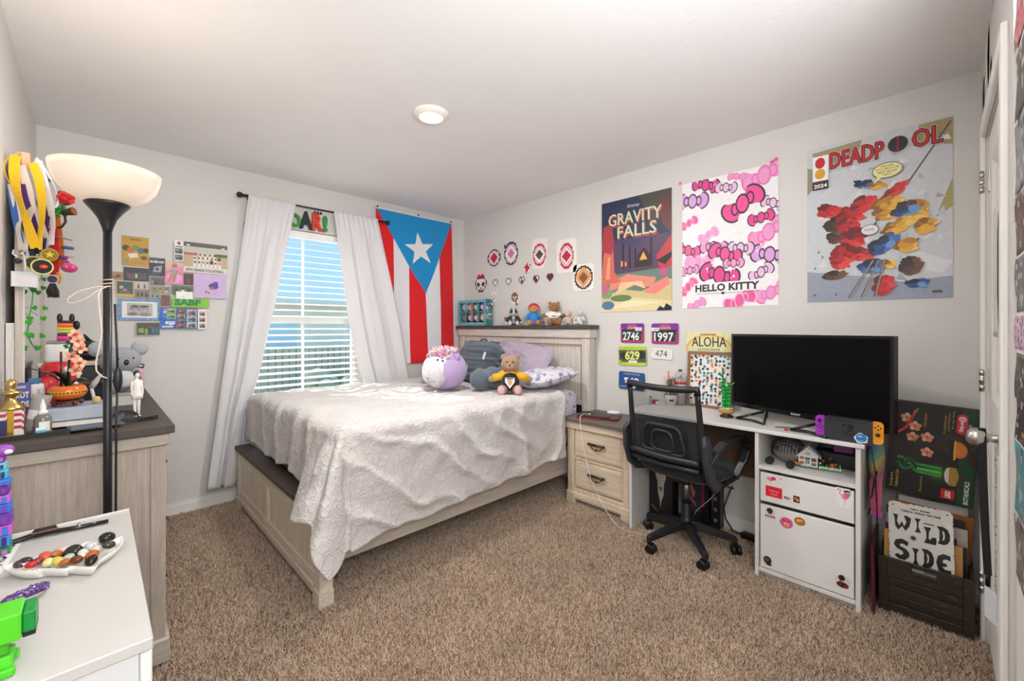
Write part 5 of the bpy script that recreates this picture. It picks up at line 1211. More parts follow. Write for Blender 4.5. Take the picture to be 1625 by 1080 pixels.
for y in (CYa, CYb - .012): m = MB(CB); m.box(CX0 + .018, CX1 - .012, y, y + .012, .001, .24, bev=.002); m.build('side', 'wood_x', cr)
m = MB(CB); m.box(CX1 - .012, CX1, CYa, CYb, .001, .24, bev=.002); m.build('back', 'wood_y', cr)
m = MB(CB); m.box(CX0 + .018, CX1 - .012, CYa + .012, CYb - .012, .001, .012); m.build('bottom', 'wood_y', cr)
# sign
fs_ = Frame((2.565, .163, .180), (0, -1, .02), (.10, .02, 1)); sw, sh = .206, .305
sgn = [(.012, 0), (sw - .012, 0), (sw, .012), (sw, sh - .012), (sw - .012, sh), (.012, sh), (0, sh - .012), (0, .012)]
a = Art(fs_, sw, sh, 'e4e2dc', .0018, edge='7a4a30', shape=sgn)
r6 = random.Random(4)
for k in range(44):
    e_ = r6.choice([(r6.random(), .995), (.005, r6.random()), (.995, r6.random())]); a.ell(e_[0], e_[1], r6.uniform(.006, .016), r6.uniform(.005, .014), '8a5a3c', 8)
for x, y in ((.08, .95), (.92, .95)): a.ell(x, y, .014, .012, '2a2a2a', 8)
a.text('HEY, BABE', .36, .915, .30, .026, '262626', .05).text('TAKE A WALK ON THE', .2, .872, .62, .030, '262626', .05)
I = '262524'
def glyph(pts, ox, oy, w, h): a.poly([(ox + x * w, oy + y * h) for x, y in pts], I)
def strokes(segs, wd):
    for s_ in segs: a.line(s_, wd, I)
def fat(pts, w0, w1):
    for i in range(len(pts) - 1): a.line(pts[i:i + 2], w0 + (w1 - w0) * i / max(1, len(pts) - 2), I); a.ell(*pts[i + 1], (w0 + (w1 - w0) * i / max(1, len(pts) - 2)) / 2, (w0 + (w1 - w0) * i / max(1, len(pts) - 2)) / 2, I, 10)
# W I L D
glyph([(0, 1), (.3, 1), (.24, .55), (.36, .30), (.5, .62), (.62, .30), (.74, .6), (.60, 1), (.8, 1.02), (1, .9), (.9, .35), (.68, 0), (.52, .28), (.3, -.02), (.14, .2), (.1, .8)], .07, .60, .30, .215)
glyph([(.0, 1), (1, 1), (.66, .75), (.62, .4), (1, .04), (0, 0), (.34, .3), (.36, .7)], .42, .615, .10, .20)
glyph([(.0, 1), (.62, 1), (.42, .72), (.38, .32), (.5, .24), (.62, .40), (.98, .46), (1, .2), (.94, 0), (0, 0), (.2, .3), (.2, .7)], .56, .50, .19, .225)
glyph([(0, 1), (.5, 1.02), (.84, .9), (1, .62), (.98, .3), (.8, .08), (.5, -.02), (.05, 0), (.2, .2), (.22, .78)], 0.755, 0.535, 0.195, 0.235); a.poly([(0.755 + x * 0.195, 0.535 + y * 0.235) for x, y in [(.42, .80), (.58, .72), (.62, .5), (.56, .28), (.42, .22), (.5, .5)]], 'e4e2dc')
# S I D E
glyph([(.95, .92), (.55, 1.02), (.14, .92), (0, .68), (.2, .5), (.55, .42), (.62, .3), (.46, .2), (.22, .26), (.04, .14), (.3, 0), (.7, .0), (.98, .2), (1, .4), (.8, .55), (.42, .64), (.4, .74), (.6, .78), (.9, .70)], .08, .185, .25, .29)
glyph([(0, 1), (1, 1), (.68, .72), (.66, .35), (1, 0), (0, 0), (.32, .3), (.34, .7)], .37, .145, .11, .245)
glyph([(0, 1), (.5, 1.02), (.84, .9), (1, .62), (.98, .3), (.8, .08), (.5, -.02), (.05, 0), (.2, .2), (.22, .78)], 0.515, 0.17, 0.19, 0.24); a.poly([(0.515 + x * 0.19, 0.17 + y * 0.24) for x, y in [(.42, .80), (.58, .72), (.62, .5), (.56, .28), (.42, .22), (.5, .5)]], 'e4e2dc')
glyph([(.95, 1), (.5, 1.04), (.12, .86), (0, .5), (.12, .16), (.5, -.02), (.98, .02), (.98, .24), (.6, .22), (.42, .34), (.7, .40), (.72, .54), (.42, .58), (.5, .74), (.7, .78), (.98, .74)], .735, .145, .22, .255)
a.poly([(.395 + (.075 if k % 2 == 0 else .03) * math.cos(k * PI / 8), .525 + (.075 if k % 2 == 0 else .03) * .68 * math.sin(k * PI / 8)) for k in range(16)], I)
for (x0, x1, y) in ((.555, .72, .765), (.55, .93, .085)):
    n_ = int((x1 - x0) / .02); a.line([(x0, y), (x1, y)], .016, I)
    for k in range(n_): a.poly([(x0 + k * .02, y - .006), (x0 + k * .02 + .018, y - .006), (x0 + k * .02 + .009, y + .018)], I)
tag(a.done('metal_sign'), 'white metal sign with black wavy WILD SIDE lettering standing in the wooden crate', 'sign')
# papers, folders in the crate: each its own
def sheet(name, y0, y1, x, z0, z1, t, col, lean, label, cat='folder', grp='folders and papers filed in the crate', tilt=0):
    m = MB(col); f = Frame((x, y0, z0), (0, -1, tilt), (lean, tilt, 1)); m.prism([(0, 0), (y0 - y1, 0), (y0 - y1, z1 - z0), (0, z1 - z0)], f, -t, 0); return tag(m.build(name, 'print'), label, cat, grp)
sheet('envelope', .183, -.066, 2.587, .02, .345, .004, 'd8a45a', .06, 'tan envelope filed directly behind the metal sign', 'envelope')
sheet('folder', .12, -.08, 2.605, .02, .34, .004, '1c2230', .07, 'black folder with a yellow plaid corner, right of the sign')
sheet('folder', .182, -.05, 2.625, .02, .36, .003, '7a1f35', .07, 'dark red folder edge behind the tan envelope')
sheet('paper_sheaf', .180, -.082, 2.645, .02, .40, .012, 'cfcac0', .06, 'thick sheaf of pale papers in the middle of the crate', 'papers')
sheet('folder', .18, -.075, 2.675, .02, .43, .005, '3a3c44', .05, 'charcoal folder rising behind the pale sheaf of papers')
sheet('folder', .175, -.08, 2.70, .02, .455, .006, 'b0642c', .05, 'orange folder at the back of the crate under the black flower box', tilt=-.05)
sheet('notebook', .14, -.085, 2.722, .02, .475, .014, 'e0ddd8', .04, 'white ring notebook standing at the back of the crate', 'notebook')
sheet('folder', .183, .02, 2.655 + .012, .3, .385, .002, '8a8c84', .4, 'grey paper sheet flaring out at the left of the crate', 'papers', tilt=.1)
m = MB('d0a02c'); f = Frame((2.6005, .0, .30), (0, -1, 0), (.07, 0, 1))
# flower box
fx = Frame((2.700, .186, .503), (0, -1, -.055), (.035, -.055 * 0 + .11, 1)); bw_, bh_ = .285, .425
lb = thing('flower_kit_box', (2.74, .03, .5), 'black box picturing a toy orchid and bamboo, with a green side band, on the crate', 'box')
m = MB('1a1817'); m.prism([(0, 0), (bw_, 0), (bw_, bh_), (0, bh_)], fx, -.085, 0, '1b1918'); m.build('carton', 'print', lb)
a = Art(fx, bw_, bh_, '1b1817', .0005)
a.rect(.82, 0, .18, 1, '17442f').rect(.985, 0, .015, 1, '0f3324')
for k in range(8): a.ell(.72 - .0 * k, .62, .2 - k * .024, .13 - k * .014, ['241a17', '2c1c18', '36201a', '40241c', '4c2a20', '58301f', '643520', '703a22'][k])
for k in range(6): a.ell(.60, .29, .18 - k * .026, .12 - k * .014, ['1d2217', '212a18', '273419', '2e401b', '374e1e', '425e22'][k])
for x, y in ((.2, .83), (.3, .75), (.28, .63), (.45, .65), (.46, .49)):
    for q in range(5): t = q * 2 * PI / 5 + .3; a.ell(x + .045 * math.cos(t), y + .03 * math.sin(t), .036, .022, 'e8b090' if q % 2 else 'd8906c', 10, rot=t)
    a.ell(x, y, .018, .016, 'c8484a', 8)
a.line([(.3, .6), (.5, .57), (.72, .54)], .02, '3a2a2a').poly([(.48, .72), (.55, .74), (.72, .60), (.68, .56)], '14241e').poly([(.66, .68), (.7, .7), (.74, .58), (.7, .56)], '14241e').poly([(.46, .30), (.5, .36), (.68, .53), (.7, .5), (.58, .42)], '14241e')
for k in range(4): a.ell(.28 + .012 * k, .87 + .022 * k, .016, .011, '6aa04a', 8)
a.ell(.80, .57, .10, .085, 'd8742c').rect(.70, .47, .05, .2, '1b1817').ell(.82, .57, .07, .055, 'e08438').rect(.755, .46, .02, .2, 'e8b84a').ell(.95, .5, .05, .08, '3a1e18').ell(.93, .66, .04, .05, '4a241c')
for y in (.345, .30, .265): a.rect(.36, y - .014, .28, .028, '2c9a3e' if y != .30 else '5ac04a')
for k in range(20): a.ell(.14 + .011 * k + .02 * math.sin(k * 4), .33 + .06 * math.sin(k * 1.9), .03, .014, ('1c6a34', '2a8a44', '124a26')[k % 3], 8, rot=k)
a.ell(.72, .29, .05, .085, 'd8d4c8').poly([(.72, .38), (.8, .38), (.83, .29), (.8, .19), (.72, .19)], 'b08a3c').ell(.86, .3, .035, .03, '4a241c').ell(.85, .2, .03, .03, '4a241c')
f2 = Frame(fx(0, 0), fx.v, fx.u * -1)
def vtext(t, x, y, w, h, c, b=.02):   # lettering that runs up the box
    k = a.k + .0003; a.k = k; ff = Frame(fx(x * bw_, y * bh_, 0), fx.v, fx.u * -1)
    vs, fs__ = text_mesh(t, b); a.mb.add([fx((x + (1 - q) * h) * bw_, (y + p * w) * bh_, k) for p, q in vs], fs__, c)
vtext('BOTANICALS', .89, .03, .235, .055, 'e8ece8', .03); vtext('599 pcs', .875, .72, .13, .06, 'd8e0dc')
vtext('Evergreen', .045, .05, .15, .045, 'c8a050'); vtext("Collector's Set", .105, .05, .19, .045, 'c8a050')
for i in range(3): vtext(('A botanical set', 'a great centerpiece', 'for any room')[i], .62 + i * .045, .72 + .03 * i, .19, .03, 'a88a4a')
vtext('Orchid', .40, .76, .14, .03, 'b89048'); vtext('Bamboo', .40, .06, .17, .03, 'b89048')
a.rect(.765, .76, .115, .16, 'd8283a').ell(.822, .765, .055, .03, 'd8283a').ell(.822, .915, .055, .03, 'd8283a'); vtext('Only at', .792, .765, .10, .055, 'f4eeee', .04)
a.ell(.822, .895, .04, .026, 'f4eeee').ell(.822, .895, .026, .017, 'd8283a').ell(.822, .895, .013, .009, 'f4eeee')
a.rect(.645, .045, .15, .10, 'd82026'); vtext('LEGO', .69, .06, .07, .065, 'f8f4e8', .05)
a.done('front_print', parent=lb)
a = Art(Frame(fx(0, bh_, -.085), fx.u, fx.w), bw_, .085, '4a4844', .0005); a.text('Evergreen', .3, .4, .3, .2, '76726a').ell(.3, .7, .09, .1, 'c8c6c0').ell(.85, .4, .06, .2, '141414'); a.done('top_print', parent=lb)
# leaning boards beside the pedestal
m = MB('5a1c26'); f = Frame((2.455, .213, .002), (1, .02, 0), (.0, .02, 1)); m.prism([(0, 0), (.31, 0), (.31, .30), (0, .30)], f, 0, .010); tag(m.build('folder', 'print'), 'maroon folder standing upright between the desk and the crate', 'folder')
m = MB('151518'); fk = Frame((2.56, .232, .40), (.6, -.02, .2), (.02, -.14, 1)); m.prism([(0, 0), (.22, 0), (.22, .20), (0, .20)], fk, -.006, 0); m.prism([(.0, .0), (.008, 0), (.008, .20), (0, .20)], fk, .0002, .001, 'b8a24a')
tag(m.build('folder', 'print'), 'black folder with a gold edge leaning left of the black flower box', 'folder')
# rainbow plush
rp_ = thing('plush_toy', (2.66, .19, .5), 'rainbow coloured soft plush with a pink arm squeezed beside the desk', 'plush toy')
def rain(d): t = (d.z + 1) / 2 + .18 * d.y; return ['c86a7a', 'd09060', 'd0b86a', '7ab08a', '6a9ab8', '8a7ab8'][max(0, min(5, int(t * 6)))]
m = MB('8ab0a0'); m.ell((2.65, .214, .655), (.095, .031, .11), cf=rain, nu=30, nv=24); m.build('body', 'plush', rp_)
m = MB('d0507e'); m.tube([(2.66, .21, .59), (2.62, .21, .57), (2.575, .212, .55), (2.545, .207, .50), (2.54, .21, .45), (2.545, .205, .42)], [.022, .023, .023, .022, .020, .014], 12); m.ell((2.545, .206, .425), .022, 'd84ab0'); m.build('arm', 'plush', rp_)

# ------------------------------------------------------------------ door bits
ly = thing('lanyard', (KX, -.07, .35), 'black lanyard with white lettering hanging from the door knob', 'lanyard')
m = MB('19191b')
for s_ in (-1, 1): m.ribbon([(KX + .004 * s_, -.092, KZ + .026), (KX + .022 * s_, -.092, KZ + .004), (KX + .022 * s_ + .006, -.094, KZ - .12), (KX + .012 * s_ + .02, -.10, KZ - .30), (KX + .024, -.106, KZ - .44)], .018, .0014, (0, 1, .0))
m.ribbon([(KX - .01, -.092, KZ + .0285), (KX + .01, -.092, KZ + .0285)], .018, .0014, (0, 1, 0)); m.build('strap', 'cloth', ly)
m = MB('2a2a2c'); m.tube([(KX + .024, -.106, KZ - .44), (KX + .024, -.106, KZ - .475)], .006, 8); m.build('clip', 'metal', ly)
m = MB('dfe2e8'); m.cbox((KX + .026, -.112, KZ - .535), (.06, .004, .10), rot=(0, 0, R(20)), bev=.001); m.build('badge', 'gloss', ly)
fbn = Frame((2.20, YF - .0055, .34), (0, 0, 1), (1, 0, 0)); a = Art(fbn, .56, .09, 'f0efec')
fb2 = Frame((2.28, YF - .0055, .90), (0, 0, -1), (-1, 0, 0))
a = Art(fb2, .56, .10, 'eeedea'); a.text('HAPPY NEW YEAR', .03, .2, .94, .6, '2c2c2e', .0); tag(a.done('paper_banner'), 'narrow paper strip with black lettering running down the closet door', 'banner')
def curl(name, x0, x1, z0, z1, out, col, label, cat, art=None, y=YF):
    m = MB(col); m.grid(14, 14, lambda u, v: (x0 + (x1 - x0) * u, y + .001 + out * (u ** 2) * (.35 + .65 * (1 - (2 * v - 1) ** 2)), z0 + (z1 - z0) * v), cf=art); return tag(m.build(name, 'print', solid=.0006), label, cat, 'papers stuck around the closet door')
curl('paper', 2.36, 2.12, 1.24, 1.70, .007, 'f0eeea', 'pale printed paper curling off the closet door above its middle hinge', 'paper', lambda u, v: 'dadad6' if (int(u * 9) + int(v * 14)) % 3 == 0 else None, YF - .008)
curl('photo', 2.80, 2.66, 2.10, 2.34, .004, 'a8bccb', 'blue photo stuck beside the closet door frame near the ceiling', 'photo', lambda u, v: ('9cb8cc', 'b4c8d4', '8fa8bc', 'c4d0d8')[int(v * 8) % 4])
curl('paper', 2.60, 2.40, 2.13, 2.42, .005, 'e8eade', 'greenish curled paper stuck above the closet door', 'paper', lambda u, v: 'd0d4be' if u > .6 else None)
curl('photo', 2.42, 2.30, 2.12, 2.26, .004, 'd8d2c0', 'small photo above the closet door, next to the greenish paper', 'photo', lambda u, v: 'aab2bc' if v < .4 else None)
PH = [(2.42, 2.10, 'd8b4a0', 'peach picture topmost on the narrow white door leaf'), (2.10, 1.96, 'e07a80', 'pink picture with white letters IS near the top of the narrow white door leaf'), (1.94, 1.78, '5a5450', 'dark grey picture under the pink one on the narrow white door leaf'), (1.77, 1.60, '8a929a', 'grey blue picture in the upper half of the narrow white door leaf'),
      (1.59, 1.45, '5c4a40', 'brown picture at about eye height on the narrow white door leaf'), (1.44, 1.31, '6a6a68', 'grey picture with white specks on the narrow white door leaf'), (1.30, 1.22, 'd8a8cc', 'pink card just above the middle of the narrow white door leaf'), (1.21, 1.10, '4a443e', 'black picture at the middle of the narrow white door leaf'), (1.10, 1.00, '2c2c34', 'black flyer with orange figures on the narrow white door leaf'), (.99, .82, '3a98a8', 'teal and orange picture below the black flyer'), (.81, .66, '6a6058', 'lowest brown picture on the narrow white door leaf')]
dside = 1 if frd.w.dot(nn) > 0 else -1
for k, (z1, z0, c, lab) in enumerate(PH):
    u0 = .012 + .006 * (k * 7 % 3); m = MB(c); r7 = random.Random(k)
    m.grid(10, 10, lambda u, v: frd(u0 + .16 * u, z0 + (z1 - z0) * v, dside * (.0012 + .004 * (1 - u) ** 2 * (.5 + .5 * math.sin(v * 4 + k)))), cf=lambda u, v: c if r7.random() < .6 else r7.choice(['8a7a6c', 'd8d0c8', '3a3638', c, 'c87a5a' if k in (8, 9) else c]))
    o = m.build('picture', 'print', solid=.0006); tag(o, lab, 'picture', 'pictures pinned to the narrow white door leaf')
# ------------------------------------------------------------------ cushions and plush toys on the bed
def pillow(name, M, a, b, h, material, col, label, cat, seed=0, wr=.05, fringe=0):
    m = MB(col, M)
    def f(u, v, s):
        x, y = 2 * u - 1, 2 * v - 1
        e = (max(0, 1 - abs(x) ** 2.6) * max(0, 1 - abs(y) ** 2.6)) ** .5
        q = Vector((x * 2, y * 2, seed))
        k = 1 + .0 * e; pin = 1 - .07 * (1 - abs(y) ** 2) * abs(x) ** 4 - .0
        w = wr * noise.noise(q * 1.3) * e + wr * .5 * noise.noise(q * 3.1) * e
        cr = 1 - .10 * (x * x * y * y) ** 1.5
        return (a * x * cr * (1 - .05 * (1 - y * y) * x * x), b * y * cr * (1 - .05 * (1 - x * x) * y * y), s * h * e * (1 + w * 6) + .012 * noise.noise(q * .9))
    m.grid(34, 34, lambda u, v: f(u, v, 1)); m.grid(34, 34, lambda u, v: f(1 - u, v, -1))
    if fringe:
        r_ = random.Random(2)
        for k in range(40): x = -a + 2 * a * k / 39; m.tube([(x, b * .97, 0), (x + r_.uniform(-.01, .01), b + .018 + r_.uniform(0, .01), r_.uniform(-.008, .008))], .004, 5)
    o = m.build(name, material)
    return tag(o, label, cat) if cat else o
MP = Matrix.Translation((2.605, 2.55, .985)) @ Matrix.Rotation(R(8), 4, 'X') @ Matrix.Rotation(R(-62), 4, 'Y') @ Matrix.Rotation(R(90), 4, 'Z')
pillow('pillow', MP, .33, .18, .085, 'cloth', 'b3a4b4', 'muted lilac pillow leaning on the headboard behind the teddy', 'pillow', 3, .05)
MP = Matrix.Translation((2.47, 2.17, .888)) @ Matrix.Rotation(R(-8), 4, 'Z') @ Matrix.Rotation(R(-7), 4, 'Y') @ Matrix.Rotation(R(-5), 4, 'X')
pillow('pillow', MP, .235, .215, .066, M_FLORAL, 'dcd8e2', 'pale pillow with grey floral print lying flat at the near side of the headboard', 'pillow', 8, .05)
rpw = thing('reading_pillow', (2.2, 2.65, .815), 'slate blue plush reading pillow with arms leaning at the headboard', 'cushion')
SB = '46525f'
m = MB(SB); cb = Vector((2.30, 2.72, .985))
Mr = Matrix.Translation(cb) @ Matrix.Rotation(R(-6), 4, 'Z') @ Matrix.Rotation(R(14), 4, 'Y')
def rp_fn(u, v):
    a_ = 2 * PI * u; z = 2 * v - 1
    wd = .285 * (1 - .12 * max(0, z)) * (1 - .06 * z ** 8); th = .085 * (1 - .45 * abs(z) ** 4)
    e = (1 - abs(z) ** 12) ** .4 if abs(z) < 1 else 0
    q = noise.noise(Vector((math.cos(a_) * 1.5, math.sin(a_) * 1.5, z * 5))) * .016 + .0035 * math.sin(z * 26 + 3 * math.sin(a_) + 4 * noise.noise(Vector((a_, z * 2, 1)))) * (abs(z) < .9)
    ca, sa = math.cos(a_), math.sin(a_)
    return Mr @ Vector(((th + q) * math.copysign(abs(ca) ** .8, ca) * e, (wd + q) * math.copysign(abs(sa) ** .6, sa) * max(e, .02), z * .175))
m.grid(60, 40, rp_fn); rb_ = m.build('backrest', 'plush', rpw)
for s_, y in ((-1, 2.335), (1, 3.03)):
    m = MB('5a6774'); p0 = Vector((2.30, y + s_ * -.01, .905)); p1 = Vector((1.93, y - s_ * .04 if s_ < 0 else y - .02, .895))
    n_ = 14; pts = [p0 + (p1 - p0) * k / n_ for k in range(n_ + 1)]; rr_ = [.075 * (1 - .12 * math.cos(k * 1.4)) for k in range(n_ + 1)]
    rr_[-1] = .02; rr_[-2] = .058; rr_[-3] = .072
    m.tube(pts, rr_, 20); m.build('arm', 'plush', rpw)
m = MB('4a5766'); m.tube([Mr @ Vector((0, -.05, .17)), Mr @ Vector((0, -.03, .195)), Mr @ Vector((0, .03, .195)), Mr @ Vector((0, .05, .17))], .010, 8); m.build('carry_handle', 'cloth', rpw)
r_ = random.Random(9); m = MB(SB)
for k in range(46):
    y = -.21 + .42 * k / 45; m.tube([Mr @ Vector((0, y, .152)), Mr @ Vector((r_.uniform(-.012, .012), y + r_.uniform(-.012, .012), .174 + r_.uniform(0, .010)))], .006, 5)
m.build('fringe', 'plush', rb_)
m = MB('e6e6e2'); m.cbox((0, 0, 0), (.0015, .026, .060), M=Mr @ Matrix.Translation((-.094, -.185, .045)) @ Matrix.Rotation(.15, 4, 'X')); m.build('tag', 'cloth', rpw, origin=None)
# round lavender plush
lv = thing('plush_toy', (1.86, 2.60, .815), 'round lavender and white plush animal with a fluffy pink mane on the bed', 'plush toy')
LC = Vector((1.86, 2.60, .955)); LF = Vector((-.95, -.31, 0)); LS = Vector((-.31, .95, 0))   # faces to the left of the camera
def lv_fn(d): return 1 + .02 * noise.noise(d * 2) - (.10 * max(0, -d.z - .55))
m = MB('c0a4d2'); f_ = lambda d: 'f1ecf0' if (d.dot(LF) > .30 and -.55 < d.z < .78 and d.dot(LS) > -.52 + .5 * max(0, -d.z)) else None
m.ell(LC, (.168, .168, .150), fn=lv_fn, nu=56, nv=40, cf=f_); lb_ = m.build('body', 'plush', lv)
m = MB('e6dde0'); m.ell(LC + LF * .142 - LS * .03 + Vector((0, 0, -.03)), (.066, .066, .072), fn=lambda d: 1 + .22 * noise.noise(d * 8), nu=40, nv=28); m.build('belly_tuft', 'plush', lv)
for s_, px_ in ((-1, 0), (1, 0)):
    m = MB('20202a'); m.ell(LC + (LF * .80 + LS * (.13 * s_ - .34) + Vector((0, 0, .52))).normalized() * .160, (.0085, .0085, .011), nu=12, nv=8); m.build('eye', 'gloss', lv)
m = MB('e0a0c2'); r_ = random.Random(6)
for k in range(240):
    t = r_.uniform(-1, 1); s_ = r_.uniform(-1, 1)
    base = LC + LS * (s_ * .085) - LF * (t * .10 - .01) + Vector((0, 0, .150 * math.sqrt(max(.05, 1 - (t * .6) ** 2 - (s_ * .5) ** 2)) - .008))
    d = Vector((r_.uniform(-1, 1), r_.uniform(-1, 1), 1.0)).normalized() * r_.uniform(.03, .06)
    m.tube([base, base + d * .6, base + d + Vector((r_.uniform(-.01, .01), r_.uniform(-.01, .01), -.006))], [.009, .008, .002], 5, r_.choice(['e6a6c8', 'f2dcd8', 'eec2d6', 'f4e6d8', 'd88cb6']))
m.build('mane', 'plush', lv)
m = MB('f0ecea'); m.cbox(LC + Vector((.10, -.142, .03)), (.002, .03, .042), rot=(.2, .1, R(-40)), bev=.0005); m.build('tag', 'cloth', lv)
for s_ in (-1, 1):
    m = MB('b394c6'); m.ell(LC + LS * (.12 * s_) + LF * .02 + Vector((0, 0, .10)), (.03, .03, .035), nu=14, nv=10); m.build('ear', 'plush', lv)

def Mloc(p, ang): return Matrix.Translation(p) @ Matrix.Rotation(ang, 4, 'Z')
def bear(name, label, p, ang, h, fur, cat='plush toy', muzzle=None, ears='round', arm=(.10, .34, .30), leg=.40, tilt=0, eye=True, feet=None, head=.215, grp=None, paws=None, cf=None):
    """seated soft toy looking along its local +x; returns thing and matrix"""
    t = thing(name, p, label, cat, grp); M = Mloc(p, ang); m = MB(fur, M)
    H = h; hc = Vector((.03 * H, tilt * H, .74 * H))
    m.ell((0, 0, .30 * H), (.19 * H, .21 * H, .29 * H), nu=24, nv=18, fn=lambda d: 1 + .08 * max(0, -d.z))
    m.ell(hc, (head * H, head * 1.08 * H, head * .96 * H), nu=26, nv=18, cf=cf)
    for s in (-1, 1):
        m.tube([(0, s * .15 * H, .50 * H), (.04 * H, s * .26 * H, .42 * H), (arm[0] * H, s * arm[1] * H, arm[2] * H)], [.085 * H, .085 * H, .07 * H], 12); m.ell((arm[0] * H, s * arm[1] * H, arm[2] * H), .078 * H, paws or fur, nu=14, nv=10)
        m.tube([(.02 * H, s * .13 * H, .12 * H), (.2 * H, s * .17 * H, .115 * H), (leg * H, s * .2 * H, .11 * H)], [.11 * H, .105 * H, .095 * H], 12)
        m.ell((leg * H, s * .2 * H, .125 * H), (.085 * H, .105 * H, .125 * H), feet or fur, nu=16, nv=12)
        if ears == 'round': m.ell(hc + Vector((-.02 * H, s * .17 * H, .165 * H)), (.04 * H, .075 * H, .075 * H), nu=14, nv=10)
        elif ears == 'long': m.ell(hc + Vector((-.05 * H, s * .07 * H, .27 * H)), (.035 * H, .05 * H, .15 * H), rot=(-s * .15, -.15, 0), nu=14, nv=10)
        elif ears == 'small': m.ell(hc + Vector((0, s * .13 * H, .18 * H)), (.03 * H, .04 * H, .055 * H), nu=12, nv=8)
    b = m.build('body', 'plush', t)
    if muzzle:
        m = MB(muzzle, M); m.ell(hc + Vector((head * .82 * H, 0, -.05 * H)), (.085 * H, .095 * H, .075 * H), nu=18, nv=12); mz = m.build('muzzle', 'plush', t)
        m = MB('241c1a', M); m.ell(hc + Vector((head * .82 * H + .075 * H, 0, -.02 * H)), (.02 * H, .032 * H, .022 * H), nu=12, nv=8); m.build('nose', 'gloss', t)
    if eye:
        for s in (-1, 1): m = MB('1a1614', M); m.ell(hc + Vector((head * .90 * H, s * .075 * H, .055 * H)), .020 * H, nu=10, nv=8); m.build('eye', 'gloss', t)
    return t, M, hc
def shirt(t, M, H, col, name='shirt', sleeves=True, arm=(.10, .34, .30), scol=None, cf=None, z=(.30, .29), k=1.0):
    m = MB(col, M); m.ell((0, 0, z[0] * H + .02 * H), (.205 * H * k, .228 * H * k, z[1] * H), nu=26, nv=18, cf=cf)
    if sleeves:
        for s in (-1, 1): m.tube([(0, s * .14 * H, .505 * H), (.045 * H, s * .265 * H, .42 * H), ((arm[0] * .8 + .01) * H, s * (arm[1] * .92) * H, (arm[2] + .03) * H)], [.10 * H, .10 * H, .092 * H], 14, scol or col)
    return m.build(name, 'cloth', t)
def facing_cam(p, off=0): return math.atan2(-p[1], -p[0]) + off
p = Vector((2.11, 2.155, .806)); H = .285; A_ = (.06, .47, .36)
t, M, hc = bear('teddy_bear', 'tan teddy bear in a yellow hoodie and black vest sitting on the bed', p, facing_cam(p, -.05), H, 'b08a6e', muzzle='c09a7c', arm=A_, feet='c49a84', leg=.36)
shirt(t, M, H, 'e2a91c', 'hoodie', True, A_)
m = MB('1d1d22', M); m.ell((.012, 0, .30 * H), (.205 * H, .225 * H, .26 * H), nu=26, nv=18); v_ = m.build('vest', 'cloth', t)
m = MB('ece8e4', M); fz = Frame(M @ Vector((.012 + .212 * H, 0, .31 * H)), M.to_3x3() @ Vector((0, 1, 0)), (0, 0, 1)); sgn = 1 if fz.w.dot(M.to_3x3() @ Vector((1, 0, 0))) > 0 else -1
m = MB('ece8e4'); m.prism([(-.032, .03), (.032, .03), (.034, .0), (.0, -.045), (-.034, 0)], fz, -.004 * sgn, .004 * sgn); m.prism([(-.02, .012), (.0, .02), (.02, .008), (.012, -.015), (-.004, -.028)], fz, .004 * sgn, .005 * sgn, 'c8a878'); m.prism([(-.024, .028), (.024, .028), (.024, .020), (-.024, .020)], fz, .004 * sgn, .005 * sgn, '3a3436'); m.build('shield_patch', 'cloth', v_)
for s in (-1, 1): m = MB('e6b4b4', M); m.ell((.36 * H + .062 * H, s * .2 * H, .13 * H), (.03 * H, .078 * H, .095 * H), nu=16, nv=10); m.build('foot_pad', 'plush', t)
m = MB('d9a018', M); m.ell((-.10 * H, 0, .60 * H), (.15 * H, .22 * H, .13 * H), nu=18, nv=12); m.build('hood', 'cloth', t)
# ---- on top of the headboard
TZ = 1.295
sb = thing('toy_box', (2.79, 3.37, TZ), 'teal window box with eight round toys on the headboard top', 'toy box')
by0, by1, bxf, bxb, bh2 = 3.155, 3.588, 2.745, 2.835, .262
m = MB('4f9aa4'); th = .008
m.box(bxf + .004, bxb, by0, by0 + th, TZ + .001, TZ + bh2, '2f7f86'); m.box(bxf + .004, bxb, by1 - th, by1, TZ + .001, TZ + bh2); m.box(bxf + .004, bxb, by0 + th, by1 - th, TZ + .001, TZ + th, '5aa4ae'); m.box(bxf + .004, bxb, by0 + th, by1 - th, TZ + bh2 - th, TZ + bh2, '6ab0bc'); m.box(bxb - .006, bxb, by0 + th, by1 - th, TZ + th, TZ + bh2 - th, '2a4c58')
for y in (by0 + .02 + k * (by1 - by0 - .04) / 4 for k in range(5)): m.box(bxf, bxf + .006, y - (.02 if y in () else .004), y + .004, TZ + .03, TZ + bh2 - .02, '74b4c0')
m.box(bxf, bxf + .006, by0, by1, TZ + bh2 - .03, TZ + bh2, '74b4c0'); m.box(bxf, bxf + .006, by0, by1, TZ + .001, TZ + .032, '74b4c0'); m.box(bxf, bxf + .006, by0 + .018, by1 - .018, TZ + .136, TZ + .144, '74b4c0')
m.box(bxf, bxf + .006, by0, by0 + .018, TZ + .03, TZ + bh2 - .03, '74b4c0'); m.box(bxf, bxf + .006, by1 - .018, by1, TZ + .03, TZ + bh2 - .03, '74b4c0')
r_ = random.Random(4)
for k in range(16): y = by0 - .0006; m.cbox((r_.uniform(bxf + .01, bxb - .01), y, TZ + r_.uniform(.06, .24)), (r_.uniform(.012, .03), .001, r_.uniform(.015, .04)), r_.choice(['c8ccb8', '9ac0b8', '3a6a70', 'c87a7a', 'e2e6dc']), rot=(0, r_.uniform(-.6, .6), 0))
m.build('carton', 'print', sb)
